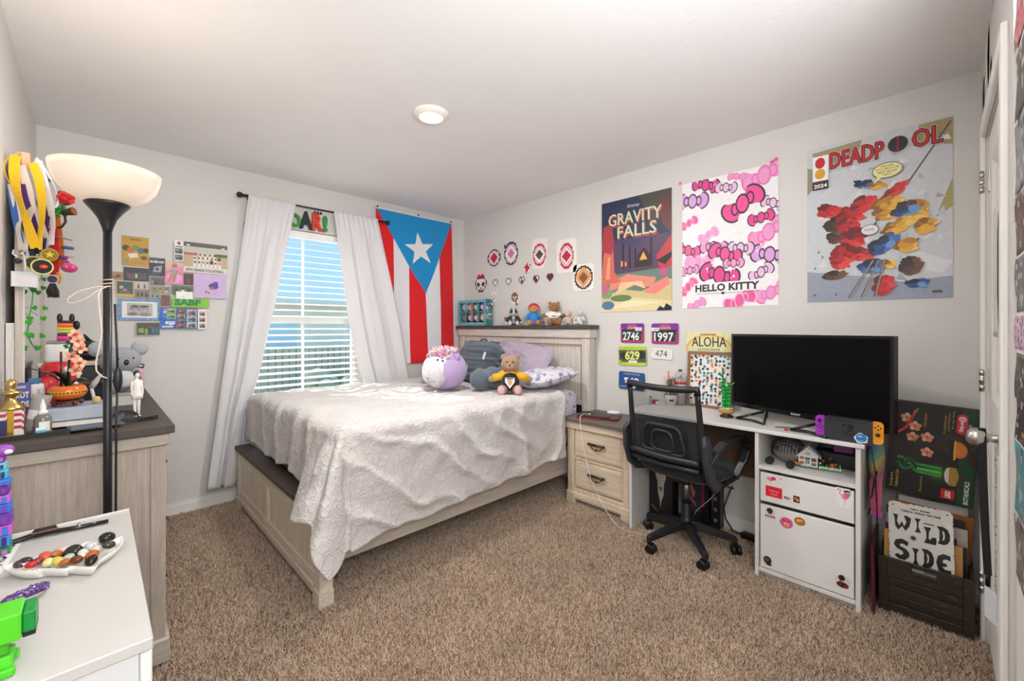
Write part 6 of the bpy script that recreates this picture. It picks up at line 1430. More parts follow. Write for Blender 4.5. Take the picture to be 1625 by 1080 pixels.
cols = [('b9d0cc', 'c9d8d4'), ('d07a4c', 'ecd8c4'), ('2a8086', 'e2e6da'), ('8a4ab0', 'f0e2ee'), ('6a4038', '7a98b0'), ('c06a6a', 'ecd4ce'), ('7a706a', 'f0ece8'), ('e0aaa4', 'f2e2da')]
for k in range(8):
    i, j = k % 4, k // 4; y = by1 - .02 - (i + .5) * (by1 - by0 - .04) / 4; z = TZ + .195 - .108 * j + (0 if j == 0 else -.0)
    c0_, c1_ = cols[k]; m = MB(c0_); m.ell((bxf + .046, y, z - .004), (.036, .044, .044), cf=lambda d: c1_ if (d.x < -.35 and d.z < .35 and abs(d.y - .2) < .55) else None, nu=28, nv=20)
    for s in (-1, 1): m.ell((bxf + .046, y + s * .026, z + .034), .012, nu=10, nv=8)
    tt = tag(m.build('round_toy', 'plush'), ['mint', 'orange', 'teal', 'purple', 'brown and blue', 'red-topped', 'grey', 'pink'][k] + ' round toy in the ' + ['upper', 'lower'][j] + ' row of the teal box', 'plush toy', 'round toys in the teal box')
    for s in (-1, 1): m = MB('222222'); m.ell((bxf + .0105, y + s * .010 + .008, z + .0), .0025, nu=8, nv=6); m.build('eye', 'gloss', tt)
m = MB('8aa0b4'); m.ell((2.728, 3.555, TZ + .03), (.02, .03, .03), nu=16, nv=12); m.ell((2.727, 3.50, TZ + .026), (.018, .022, .026), 'f0ece8', nu=16, nv=12)
p = Vector((2.785, 2.80, TZ)); H = .165; A_ = (.30, .42, .14)
t, M, hc = bear('plush_toy', 'black and white badger plush with a red paw on the headboard top', p, facing_cam(p), H, '2a2829', ears='small', arm=A_, feet='eceae8', muzzle='e8e6e4', leg=.34, paws='e6e4e2', cf=lambda d: 'e8e6e4' if abs(d.y) < .28 or (d.z < -.3) else None)
m = MB('d8d6d4', M); m.ell((.03 * H, 0, .30 * H), (.185 * H, .14 * H, .27 * H), nu=20, nv=14, cf=lambda d: '6a686a' if (int((d.z + 1) * 9) + int((d.y + 1) * 7)) % 3 == 0 else None); m.build('chest_patch', 'plush', t)
m = MB('b02434', M); m.tube([(.02 * H, -.30 * H, .40 * H), (.06 * H, -.50 * H, .34 * H)], [.09 * H, .11 * H], 12); m.build('red_paw', 'plush', t)
p = Vector((2.785, 2.545, TZ)); H = .195; A_ = (.12, .36, .22)
t, M, hc = bear('plush_toy', 'tan plush bear in a blue jumper and red cap on the headboard top', p, facing_cam(p), H, 'c8925c', muzzle='dcae80', arm=A_, ears='none', leg=.30)
shirt(t, M, H, '2f84d0', 'jumper', True, A_, k=1.06)
m = MB('c4202a', M); m.ell(hc + Vector((-.06 * H, 0, .05 * H)), (.235 * H, .26 * H, .225 * H), nu=22, nv=14); m.build('cap', 'cloth', t)
p = Vector((2.785, 2.325, TZ)); H = .205; A_ = (.05, .46, .40)
t, M, hc = bear('plush_toy', 'brown plush bear in a white printed shirt on the headboard top', p, facing_cam(p, .15), H, 'a8703c', muzzle='b07a48', arm=A_, tilt=.05, leg=.30)
s_ = shirt(t, M, H, 'efece8', 'shirt', True, (.03, .34, .44), z=(.36, .23))
m = MB('3a3c44', M); m.cbox((.203 * H, 0, .37 * H), (.006, .15 * H, .03 * H)); m.build('print', 'cloth', s_)
p = Vector((2.755, 2.135, TZ)); H = .12
t, M, hc = bear('plush_toy', 'small pale pink unicorn plush with a horn on the headboard top', p, facing_cam(p), H, 'dcbfb0', muzzle='e8d0c4', ears='small', leg=.34, feet='b89c90')
m = MB('d8c8bc', M); m.cyl(hc + Vector((.05 * H, 0, .18 * H)), hc + Vector((.02 * H, -.12 * H, .56 * H)), .035 * H, .005 * H, n=10); m.build('horn', 'cloth', t)
m = MB('a86a44', M); m.tube([(.05 * H, .28 * H, .45 * H), (.05 * H, .34 * H, .2 * H)], [.09 * H, .11 * H], 10); m.build('wing', 'plush', t)
p = Vector((2.79, 2.05, TZ)); H = .125
bear('plush_toy', 'white bunny plush with long ears, nearest the wall end of the headboard', p, facing_cam(p, -.3), H, 'e4e2e0', muzzle='eceae8', ears='long', leg=.36)
m = MB('ecebe8'); f = Frame((2.7655, 3.045, 1.055), (0, -1, 0), (0, 0, 1)); a = Art(Frame((2.7672, 3.045, 1.07), (0, -1, 0), (0, 0, 1)), .05, .055, 'e4ddd6', .0006, shape=blob(.05, .055, 2)); a.ell(.35, .4, .16, .22, '6a3a44').ell(.68, .42, .14, .2, '3a3a48').ell(.5, .75, .14, .1, '8a4a50'); tag(a.done('sticker'), 'tiny dark sticker on the middle panel of the headboard', 'sticker')
# ------------------------------------------------------------------ dresser
GW = 'b3a698'
dr_ = thing('dresser', (-.02, 2.75, 0), 'long grey-washed wood dresser with a dark top along the left wall', 'dresser')
SX0, SX1, SY0, SY1, ST_ = -.236, .192, 2.058, 3.45, .907
m = MB(GW)
m.box(SX0, SX1 - .045, SY0 + .008, SY0 + .02, .09, .83); m.box(SX1 - .045, SX1, SY0, SY0 + .05, .02, .83, bev=.003); m.box(SX0, SX0 + .02, SY0, SY0 + .03, .02, .83)
m.box(SX0, SX1, SY1 - .02, SY1, .02, .83); m.box(SX0, SX0 + .01, SY0 + .03, SY1 - .02, .05, .83); m.box(SX0 + .01, SX1 - .02, SY0 + .02, SY1 - .02, .09, .11)
m.box(SX1 - .03, SX1, SY0 + .05, SY1 - .02, .09, .13); m.box(SX1 - .03, SX1, SY1 - .06, SY1 - .02, .13, .83)
for y in (2.50, 2.95): m.box(SX1 - .03, SX1 - .001, y, y + .03, .13, .83)
for z in (.355, .585): m.box(SX1 - .03, SX1 - .002, SY0 + .05, SY1 - .06, z, z + .02)
m.build('case', 'wood_z', dr_)
m = MB('b8ab9d'); m.box(SX0, SX1 + .010, SY0 - .010, SY1 + .006, .83, .876, bev=.004); m.build('frieze', 'wood_x', dr_)
m = MB('4d423b'); m.box(SX0, SX1 + .024, SY0 - .026, SY1 + .02, .876, ST_, bev=.003); m.build('top', 'wood_y', dr_)
m = MB('c2b7aa'); m.box(SX0, SX1 + .012, SY0 - .010, SY1, .012, .105, bev=.006); m.build('plinth', 'wood_x', dr_)
for y in (SY0 + .05, SY1 - .06): m = MB('8a7f74'); m.cyl((SX1 - .04, y, 0), (SX1 - .04, y, .02), .022, n=14); m.build('foot', 'matte', dr_)
for y0, y1 in ((SY0 + .054, 2.496), (2.534, 2.946), (2.984, SY1 - .064)):
    for z0, z1 in ((.134, .351), (.379, .581), (.609, .826)):
        m = MB(GW); m.box(SX1 - .02, SX1 + .002, y0, y1, z0, z1, bev=.003); d_ = m.build('drawer', 'wood_y', dr_)
        m = MB('4a4038'); yc = (y0 + y1) / 2; zc = (z0 + z1) / 2; m.tube([(SX1 + .003, yc - .05, zc), (SX1 + .018, yc - .048, zc), (SX1 + .018, yc + .048, zc), (SX1 + .003, yc + .05, zc)], .005, 8); m.build('handle', 'metal', d_)
# mirror
mr = thing('mirror', (-.206, 2.93, ST_), 'pale wood framed mirror standing at the back of the dresser, hung with medals', 'mirror')
MY0, MY1, MZ1, MXa, MXb = 2.47, 3.40, 1.925, -.217, -.195
m = MB('c9bcae')
m.box(MXa, MXb, MY0, MY0 + .05, ST_ + .001, MZ1, bev=.002); m.box(MXa, MXb, MY1 - .05, MY1, ST_ + .001, MZ1, bev=.002); m.box(MXa, MXb, MY0 + .05, MY1 - .05, MZ1 - .05, MZ1); m.box(MXa, MXb, MY0 + .05, MY1 - .05, ST_ + .001, ST_ + .05); m.build('frame', 'wood_z', mr)
m = MB('ffffff'); m.box(MXa + .004, MXb - .006, MY0 + .05, MY1 - .05, ST_ + .05, MZ1 - .05); m.build('glass', M_MIRROR, mr)
m = MB('d8d2c8'); m.box(-.2375, -.2175, MY0 - .02, MY0 + .06, ST_ + .001, 1.29, bev=.002); m.build('support_post', 'wood_z', mr)
m = MB('e8e4de'); m.box(MXb, MXb + .003, MY0 + .001, MY0 + .006, ST_ + .01, MZ1); m.build('edge_strip', 'paint', mr)
# ------------------------------------------------------------------ medals and trinkets on the mirror corner
def S(px, py, y=2.41): return P(px, py, Y=y)
def strap(thing_, col, pts, w, y=2.41, name='ribbon', t=.0012, side=None, dy=.0):
    """ribbon laid along measured points of the bunch"""
    m = MB(col); q = []
    pp = [S(a, b, y - dy * i) for i, (a, b) in enumerate(pts)]
    for i in range(len(pp) - 1):
        for k in range(4): q.append(pp[i].lerp(pp[i + 1], k / 4))
    q.append(pp[-1]); q = [q[0]] + [(q[i - 1] + q[i] * 2 + q[i + 1]) / 4 for i in range(1, len(q) - 1)] + [q[-1]]
    sd = [Vector((.82, -.57, 0)).normalized() + Vector((.3 * math.sin(i * .45 + len(pts)), .3 * math.cos(i * .3), 0)) for i in range(len(q))]
    m.ribbon(q, w, t, sd); return m.build(name, 'cloth', thing_)
MG = 'medals and lanyards on the mirror corner'
def bunch(name, label, px, py, cat, y=2.41, grp=MG): p = S(px, py, y); return thing(name, p, label, cat, grp)
TO_CAM = Vector((.16, -2.41, 0)).normalized()
def disc(th, px, py, r, y, c0, c1, name='disc', star=None):
    p = S(px, py, y); u = TO_CAM.cross(Vector((0, 0, 1))) * -1; f = Frame(p, u, (0, 0, 1)); sg_ = 1 if f.w.dot(TO_CAM) > 0 else -1
    C = lambda q, n=28: [(q * math.cos(2 * PI * k / n), q * math.sin(2 * PI * k / n)) for k in range(n)]
    m = MB(c0); m.prism(C(r), f, -.0015 * sg_, .0015 * sg_); m.prism(C(r * .84), f, .0015 * sg_, .002 * sg_, c1)
    if star: m.prism([(q * math.cos(PI / 2 + k * PI / 5), q * math.sin(PI / 2 + k * PI / 5)) for k in range(10) for q in [r * (.6 if k % 2 == 0 else .26)]], f, .002 * sg_, .0028 * sg_, star)
    return m.build(name, 'matte', th)
hk = thing('wall_hook', S(40, 242, 2.452), 'peach wide hook over the mirror corner carrying the medals', 'hook')
m = MB('f0b088'); f = Frame(S(33, 262, 2.437), (1, 0, 0), (0, 0, 1)); m.prism([(0, .05), (.022, .05), (.024, .02), (.012, -.045), (.003, .01)], f, 0, .004); m.box(-.20, -.175, 2.438, 2.475, 1.927, 1.934); m.build('body', 'plastic', hk)
b = bunch('lanyard', 'blue and cream neck strap at the left of the medal bunch', 25, 320, 'lanyard')
strap(b, '3f6eb4', [(16, 288), (19, 315), (24, 345), (33, 385)], .022, 2.425); strap(b, 'e2d6c8', [(18, 292), (24, 318), (30, 342), (28, 366), (34, 396)], .022, 2.42); strap(b, 'e8dcd0', [(33, 262), (46, 304), (50, 330), (44, 352), (38, 396)], .026, 2.418)
strap(b, 'e0c24a', [(32, 241), (10, 252), (5, 266), (10, 280), (18, 296)], .006, 2.425)
m = MB('e8e4de'); c_ = S(36, 400, 2.41); m.tube([c_, c_ + Vector((.0, -.004, -.012))], .008, 8); m.build('clip', 'metal', b)
b = bunch('lanyard', 'purple ribbon with white bars in the medal bunch', 70, 330, 'lanyard')
strap(b, '4c2470', [(60, 256), (70, 292), (76, 326), (72, 366), (66, 400)], .026, 2.42); strap(b, '54287a', [(34, 292), (40, 318), (52, 346), (60, 372), (64, 400)], .022, 2.423)
b = bunch('medal', 'gold star medal on a white ribbon', 79, 404, 'medal')
strap(b, 'e9e6ea', [(60, 255), (70, 292), (80, 326), (84, 356), (80, 388)], .026, 2.405); strap(b, 'dedbe4', [(66, 356), (72, 372), (79, 389)], .018, 2.41); disc(b, 79, 404, .024, 2.385, 'b8982c', '8c7420', star='e0c43c')
b = bunch('lanyard', 'thin white loop strap at the right of the medal bunch', 88, 300, 'lanyard')
strap(b, 'e6e2e6', [(58, 250), (72, 268), (84, 290), (92, 312), (92, 324), (88, 329)], .006, 2.40); strap(b, 'e2dfe4', [(58, 252), (68, 280), (74, 302)], .010, 2.40)
b = bunch('medal', 'black and gold medal on a wide yellow ribbon at the front', 67, 423, 'medal')
strap(b, 'f0bd1c', [(24, 246), (22, 276), (27, 304), (36, 332), (46, 362), (57, 394)], .030, 2.40); strap(b, 'f4c522', [(52, 258), (62, 286), (67, 316), (66, 356), (60, 396)], .028, 2.395)
m = MB('2a2420'); m.tube([S(58, 394, 2.395), S(58, 402, 2.39)], .006, 8); m.build('clasp', 'metal', b); disc(b, 67, 423, .030, 2.37, 'd8cc7a', '1f1d1b'); 
m = MB('d8412c'); m.ell(S(69, 423, 2.366), (.012, .004, .008), nu=12, nv=8); m.build('emblem', 'gloss', b)
b = bunch('medal', 'second gold rimmed medal half behind the black and gold one', 54, 417, 'medal'); disc(b, 54, 417, .026, 2.40, 'd2c468', '3a3a30'); strap(b, '2c4258', [(33, 318), (38, 350), (46, 380), (53, 408)], .024, 2.43)
b = bunch('badge_holder', 'clear badge holder with a blank white card hanging lowest at the left', 40, 448, 'badge')
c_ = S(41, 444, 2.375); u = Vector((1, .12, 0)).normalized(); f = Frame(c_, u, (0, 0, 1)); 
m = MB('cdc6c0'); m.prism([(-.033, -.022), (.027, -.022), (.027, .018), (-.033, .018)], f, -.001, .001); m.build('card', 'print', b)
m = MB('b4b6b6'); 
for q in ([(-.036, -.026), (.031, -.026), (.031, -.022), (-.036, -.022)], [(-.036, .018), (.031, .018), (.031, .030), (-.036, .030)], [(-.036, -.022), (-.033, -.022), (-.033, .018), (-.036, .018)], [(.027, -.022), (.031, -.022), (.031, .018), (.027, .018)]): m.prism(q, f, -.0012, .0012)
m.tube([f(0, .028, 0), S(40, 418, 2.38), S(37, 402, 2.40)], .003, 8, 'dcdcda'); m.build('sleeve', 'plastic', b)
m = MB('2c2a2a'); m.ell(S(28, 414, 2.40), (.012, .008, .010), nu=12, nv=8); m.tube([S(22, 396, 2.41), S(20, 402, 2.40), S(28, 408, 2.40)], .003, 6, 'e0dedc'); tag(m.build('keyring', 'plastic'), 'small white and black key ring at the left edge of the medal bunch', 'key ring', MG)
b = bunch('lanyard', 'red ribbon with a silver pendant and black tassel', 86, 400, 'lanyard')
strap(b, 'c4181f', [(84, 362), (86, 390), (87, 425), (86, 436)], .030, 2.41); disc(b, 83, 443, .016, 2.385, 'b8b8bc', '2c2a38')
m = MB('23201f'); r_ = random.Random(3)
for k in range(16): a0 = S(83 + r_.uniform(-2, 3), 450, 2.395); m.tube([a0, a0 + Vector((r_.uniform(-.010, .012), r_.uniform(-.01, .01), -.028)), a0 + Vector((r_.uniform(-.012, .014), r_.uniform(-.012, .012), -.052))], [.005, .006, .003], 6)
m.build('tassel', 'cloth', b)
b = bunch('lanyard', 'orange ribbon at the right of the medal bunch', 96, 380, 'lanyard'); strap(b, 'e07a24', [(88, 332), (94, 366), (97, 396), (99, 424)], .020, 2.43); strap(b, 'e8a83a', [(92, 432), (96, 440), (93, 450)], .012, 2.40)
for col, pts, nm, lab, cat in (('3a5c8c', [(100, 392), (115, 394)], 'hair_clip', 'blue glitter clip sticking out right of the medal bunch', 'clip'), ('5a2e8a', [(90, 406), (105, 409)], 'hair_clip', 'purple clip under the blue glitter one', 'clip'), ('e08aa0', [(102, 407), (118, 408)], 'hair_clip', 'thin pink clip beside the purple one', 'clip'), ('8a8480', [(88, 375), (114, 381)], 'pen', 'thin striped pen poking out of the medal bunch', 'pen')):
    m = MB(col); r_ = .0065 if col in ('3a5c8c', '5a2e8a') else .003; m.tube([S(*pts[0], 2.40), S(*pts[1], 2.37)], r_, 8); tag(m.build(nm, 'plastic'), lab, cat, MG)
pk = bunch('plush_keychain', 'hot pink round plush keychain right of the medals', 109, 425, 'key ring'); c_ = S(110, 425, 2.39)
m = MB('e0187e'); m.ell(c_, (.024, .024, .018), nu=22, nv=14); m.tube([c_ + Vector((0, 0, .014)), S(103, 412, 2.40)], .006, 8); m.build('body', 'plush', pk)
for s in (-1, 1): m = MB('f4e8ee'); m.ell(c_ + TO_CAM * .022 + TO_CAM.cross(Vector((0, 0, 1))) * (.009 * s) + Vector((0, 0, .002)), .0036, nu=10, nv=8); m.ell(c_ + TO_CAM * .0255 + TO_CAM.cross(Vector((0, 0, 1))) * (.009 * s) + Vector((0, 0, .002)), .0018, '181818', nu=8, nv=6); m.build('eye', 'gloss', pk)
m = MB('c81c24'); r_ = random.Random(5); c_ = S(103, 314, 2.41)
for k in range(26): d = Vector((r_.uniform(-1, 1), r_.uniform(-1, 1), r_.uniform(-1, 1))).normalized(); m.ell(c_ + d * .018, (.013, .013, .008), r_.choice(['c81c24', 'e23430', 'a8141c']), rot=(r_.random() * 3, r_.random() * 3, 0), nu=8, nv=6)
m.tube([c_, S(96, 340, 2.42)], .003, 6, '2a6a2a'); tag(m.build('artificial_flower', 'cloth'), 'red artificial flower behind the lamp shade edge', 'flower', MG)
m = MB('3c2a1e'); m.cyl(S(100, 338, 2.41), S(117, 335, 2.39), .009, .016, n=14); m.cyl(S(116.5, 335, 2.39), S(118.5, 335, 2.388), .0155, .013, n=14, col='9a4a1e'); m.tube([S(103, 343, 2.41), S(104, 352, 2.41), S(98, 360, 2.41), S(92, 361, 2.42)], .004, 8, '3a2a22'); tag(m.build('wooden_pipe', 'matte'), 'small brown cone-shaped trinket with a curled tail below the red flower', 'trinket', MG)
m = MB('3a9a34'); r_ = random.Random(8)
for k in range(18): m.ell(S(r_.uniform(88, 104), r_.uniform(328, 342), 2.42), (.014, .006, .003), r_.choice(['3a9a34', '2a7a2a', '5ab04a']), rot=(r_.random() * 3, r_.random() * 3, r_.random() * 6), nu=8, nv=5)
tag(m.build('leaf_sprig', 'cloth'), 'green leaf sprig beside the cone-shaped trinket', 'leaves', MG)
# ivy garland along the mirror
iv = thing('ivy_garland', P(52, 500, X=-.186), 'green artificial ivy garland hanging over the mirror glass', 'garland')
I_ = lambda px, py: P(px, py, X=-.186)
vp = [I_(78, 280), I_(84, 300), I_(82, 320), I_(76, 400), I_(66, 440), I_(53, 455), I_(51, 482), I_(47, 500), I_(43, 530), I_(50, 545), I_(58, 555)]
m = MB('4a9a4a'); m.tube(vp, .0022, 6); m.tube([I_(51, 488), I_(62, 489)], .0012, 5); m.tube([I_(50, 494), I_(60, 500)], .0012, 5); m.build('vine', 'cloth', iv)
LEAF = [(0, 0), (.3, -.25), (.75, -.2), (.6, .1), (1.0, .45), (.55, .5), (.35, .95), (0, 1.15), (-.35, .95), (-.55, .5), (-1.0, .45), (-.6, .1), (-.75, -.2), (-.3, -.25)]
for k, (x, y, s, rt) in enumerate(((70, 487, 1, 2.6), (66, 503, 1, 3.4), (66, 531, 1, 2.4), (58, 549, 1, 3.0), (42, 509, .9, 3.4), (42, 528, .9, 2.8), (79, 285, .9, 2.5), (82, 293, .8, 3.6), (85, 307, .9, 2.4), (86, 315, .8, 3.3), (68, 441, .9, 3.3), (67, 455, .9, 2.8), (50, 458, .9, 3), (58, 462, .9, 3))):
    p = I_(x, y) + Vector((.006, -.012, 0)); f = Frame(p, Vector((.86, -.5, 0)), (0, 0, 1)); c_, q_ = math.cos(rt), math.sin(rt); sc_ = .017 * s
    m = MB('3fae2e' if k < 6 else '2f7a34'); m.prism([((a * c_ - b * q_) * sc_, (a * q_ + b * c_) * sc_) for a, b in LEAF], f, -.0006, .0006); m.build('leaf', 'cloth', iv)
# ------------------------------------------------------------------ torchiere lamp between dresser and white cabinet
LX, LY = .03, 1.93
lp = thing('floor_lamp', (LX, LY, 0), 'black torchiere floor lamp with a glowing white bowl shade', 'floor lamp')
m = MB('17171a'); m.lathe([(.118, 0), (.118, .012), (.10, .022), (.02, .030), (.011, .04)], (LX, LY, .001), 36); m.build('base', 'plastic', lp)
m = MB('17171a'); m.cyl((LX, LY, .03), (LX, LY, 1.60), .0112, n=24); m.build('pole', 'plastic', lp)
m = MB('17171a'); m.lathe([(.0112, 1.585), (.014, 1.60), (.024, 1.63), (.040, 1.655), (.056, 1.675), (.058, 1.680), (.05, 1.684), (0, 1.680)], (LX, LY, 0), 36); m.build('cup', 'plastic', lp)
def _opal(mm, n, l, b):
    b.inputs['Base Color'].default_value = lin('b8aca0'); b.inputs['Roughness'].default_value = .22
    b.inputs['Emission Color'].default_value = lin('ffe3c6'); b.inputs['Emission Strength'].default_value = .36
m = MB('f6ece2')
pr = [(.050, 1.684), (.075, 1.690), (.104, 1.708), (.124, 1.735), (.135, 1.768), (.1385, 1.790), (.1365, 1.7905), (.133, 1.768), (.122, 1.738), (.102, 1.712), (.073, 1.694), (.0, 1.690)]
m.lathe(pr, (LX, LY, 0), 56); m.build('shade', special('opal_glass', _opal), lp)
m = MB('fff2e0'); m.lathe([(.012, 1.692), (.013, 1.71), (.022, 1.735), (.024, 1.75), (.016, 1.768), (0, 1.774)], (LX, LY, 0), 20); m.build('bulb', emit('bulb_glass', 'fff0dc', 3), lp)
m = MB('16161a'); c = Vector((LX + .0135, LY - .012, 0)); m.tube([c + Vector((.004, 0, 1.35)), c + Vector((.009, -.004, 1.20)), c + Vector((.010, -.004, 1.14))], .0032, 8); m.tube([c + Vector((.010, -.004, 1.06)), c + Vector((.007, -.002, .95)), c + Vector((.006, -.002, .60)), c + Vector((.0, .0, .04))], .0032, 8)
cd_ = m.build('power_cord', 'plastic', lp)
m = MB('17171a'); m.ell(c + Vector((.011, -.005, 1.10)), (.012, .010, .042), nu=18, nv=14); m.build('inline_switch', 'plastic', cd_)
m = MB('e4cdb8'); q = lambda px, py, y=1.905: P(px, py, Y=y)
m.tube([q(176, 454, 1.912), q(150, 455), q(122, 463), q(107, 474), q(108, 480), q(118, 481), q(138, 473), q(158, 459), q(170, 455, 1.912)], .0019, 6); m.tube([q(160, 458), q(156, 470), q(159, 500), q(162, 525), q(158, 548), q(152, 575), q(153, 588), q(160, 596), q(170, 600)], .0022, 6)
m.tube([(LX + .0125 * math.cos(t), LY + .0125 * math.sin(t), P(170, 454, Y=1.915).z + .002 * t) for t in [k * .5 for k in range(26)]], .0018, 6)
tag(m.build('cord', 'plastic'), 'thin cream cord tied in a loop around the lamp pole', 'cord')
# ------------------------------------------------------------------ things on the dresser
TZ = ST_
def D(px, py): return P(px, py + 16 * max(0, 275 - px) / 261, Z=TZ)
# trophy
p = Vector((-.198, 2.17, 0)); tr = thing('trophy', (p.x, p.y, TZ), 'small gold trophy with a stars and stripes column at the left end of the dresser', 'trophy')
m = MB('bfa050'); m.box(p.x - .034, p.x + .034, p.y - .03, p.y + .03, TZ + .0005, TZ + .008, bev=.002); m.build('base', 'metal', tr)
def flagc(u, v): return '2c2c60' if (u < .42 and v < .62) else ('b82c3c' if int((v + .12 * math.sin(u * 6)) * 8) % 2 else 'e6dcd8')
m = MB('b82c3c'); cp = [(p.x - .03, p.y - .026), (p.x + .03, p.y - .026), (p.x + .03, p.y + .026), (p.x - .03, p.y + .026)]
for (a0, b0), (a1, b1) in zip(cp, cp[1:] + cp[:1]): m.grid(14, 16, lambda u, v: (a0 + (a1 - a0) * u, b0 + (b1 - b0) * u, TZ + .008 + .082 * v), cf=flagc, smooth=False)
m.box(p.x - .03, p.x + .03, p.y - .026, p.y + .026, TZ + .0895, TZ + .0905, 'b82c3c'); m.build('column', 'print', tr)
m = MB('d0a840'); m.box(p.x - .006, p.x + .008, p.y - .0275, p.y - .0255, TZ + .008, TZ + .09); m.build('gold_strip', 'metal', tr)
m = MB('cbb06a'); m.lathe([(.034, .0905), (.032, .098), (.022, .108), (.012, .122), (.009, .130), (.016, .136), (.026, .142), (.028, .147), (.012, .152), (.010, .160), (.016, .170), (.012, .184), (.0, .192)], (p.x, p.y, TZ), 20, smooth=True); m.build('figure', 'metal', tr)
# dark tray
m = MB('1d1b1c'); m.box(-.232, -.06, 2.10, 2.30, TZ + .0004, TZ + .003); 
for b_ in ((-.232, -.06, 2.10, 2.104), (-.232, -.06, 2.296, 2.30), (-.064, -.06, 2.104, 2.296)): m.box(b_[0], b_[1], b_[2], b_[3], TZ + .003, TZ + .016)
TRAY = TZ + .0034
# (the tray carries trophy and bottles: they are lifted onto it)
for o in [o for o in bpy.data.objects if o.name == 'trophy']: o.location.z += .0032
tag(m.build('tray', 'plastic'), 'shallow black tray under the trophy and grey bottles on the dresser', 'tray')
# packet with blue-violet front
m = MB('3a3a78'); f = Frame((-.228, 2.335, TZ + .0005), (.98, .12, 0), (.0, .05, 1)); a = Art(f, .062, .165, '38386e', .012, edge='c8c0b0'); a.rect(.04, .03, .92, .94, '44447e').text('TAROT', .1, .66, .82, .14, 'e8e6f0', .03).text('CARDS', .1, .46, .82, .14, 'e8e6f0', .03).rect(.2, .88, .6, .05, 'a8a4c8')
tag(a.done('card_packet'), 'blue violet card packet at the left edge of the dresser', 'packet')
# tubes and bottles
def lathe_thing(name, label, cat, x, y, prof, col, material='plastic', cols=None, tilt=None, z=TZ + .0005, n=24, part=None):
    M = Matrix.Translation((x, y, z)) @ (Euler(tilt).to_matrix().to_4x4() if tilt else Matrix()); m = MB(col, M); m.lathe(prof, n=n, cols=cols); return tag(m.build(name, material), label, cat)
gt = thing('squeeze_tube', (-.165, 2.165, TRAY), 'leaning grey squeeze tube with a white band beside the trophy', 'tube')
Mg = Matrix.Translation((-.160, 2.185, TRAY + .0005)) @ Euler((0, R(14), 0)).to_matrix().to_4x4()
m = MB('8f8880', Mg); m.grid(24, 14, lambda u, v: ((.017 + .008 * v) * math.cos(2 * PI * u) * (1 - .0 * v), (.017 * (1 - v) ** .6 + .001) * math.sin(2 * PI * u), .028 + .105 * v), cf=lambda u, v: 'd4d0ca' if .22 < v < .48 and .45 < u < .95 else None); m.build('body', 'plastic', gt)
m = MB('7c766e', Mg); m.cyl((0, 0, .004), (0, 0, .028), .0185, n=22); m.build('cap', 'plastic', gt)
db = thing('dropper_bottle', (-.128, 2.15, TRAY), 'grey bottle with a white dropper top in the black tray', 'bottle'); Md = Matrix.Translation((-.126, 2.150, TRAY + .0004))
m = MB('77726a', Md); m.lathe([(.0, 0), (.021, .0), (.022, .004), (.022, .052), (.018, .062), (.011, .066), (0, .066)], n=26); bd = m.build('body', 'gloss', db)
m = MB('e2ded8', Md); m.grid(8, 1, lambda u, v: (.0224 * math.cos(R(250 + 70 * u)), .0224 * math.sin(R(250 + 70 * u)), .012 + .032 * v)); m.build('label', 'print', bd)
m = MB('e6e2de', Md); m.lathe([(.0125, .066), (.0125, .078), (.008, .080), (.008, .094), (.005, .106), (.0015, .118), (0, .119)], n=20); m.build('dropper_cap', 'plastic', db)
m = MB('56b0d0'); m.box(-.140, -.116, 2.110, 2.126, TRAY + .0005, TRAY + .018, bev=.001); m.box(-.140, -.116, 2.110, 2.126, TRAY + .018, TRAY + .026, 'dfeef2', bev=.001); tag(m.build('small_cube', 'plastic'), 'little cyan and white cube in front of the dropper bottle', 'cube')
wb = thing('lotion_bottle', (-.162, 2.40, TZ), 'white lotion bottle with dark printing standing before the mirror', 'bottle')
m = MB('dcd7d2'); m.box(-.186, -.136, 2.385, 2.425, TZ + .0005, TZ + .155, bev=.012, seg=3); bd = m.build('body', 'plastic', wb)
a = Art(Frame((-.142, 2.3848, TZ + .05), (0, 0, 1), (-1, 0, 0)), .09, .016, 'dcd7d2', .0003); a.text('LOTION', .3, .2, .6, .6, '3a4a6a').rect(.05, .1, .18, .8, '3a5a8a'); a.done('print', parent=bd)
m = MB('2f6f9c'); m.box(-.178, -.146, 2.39, 2.42, TZ + .155, TZ + .175, bev=.003); m.build('cap', 'plastic', wb)
lathe_thing('tub', 'tall red tub behind the white lotion bottle', 'tub', -.136, 2.49, [(.0, 0), (.028, 0), (.029, .14), (.024, .165), (0, .165)], 'c01e2a', cols=['c01e2a', 'c01e2a', 'c82632', 'c82632'])
lathe_thing('spotted_box', 'red rounded case with white spots behind the toy orchid', 'case', -.11, 2.70, [(0, 0), (.05, 0), (.055, .05), (.055, .20), (.045, .215), (0, .218)], 'd0222a', cols=['d0222a', 'd0222a', 'd0222a', 'd0222a', 'd0222a'])
m = MB('f2e8e6')
for k in range(7): a_ = R(235 + 20 * k); m.ell((-.11 + .0555 * math.cos(a_), 2.70 + .0555 * math.sin(a_), TZ + .08 + .035 * (k % 4)), (.010, .010, .013), nu=12, nv=8)
bpy.data.objects.remove(bpy.data.objects['spotted_box']); sx_ = thing('spotted_case', (-.11, 2.70, TZ), 'red rounded case with white spots behind the toy orchid', 'case')
m2 = MB('d0222a'); m2.lathe([(0, 0), (.05, 0), (.055, .05), (.055, .20), (.045, .215), (0, .218)], (-.11, 2.70, TZ + .0005), 28); m2.build('body', 'gloss', sx_); m.build('spots', 'gloss', sx_)
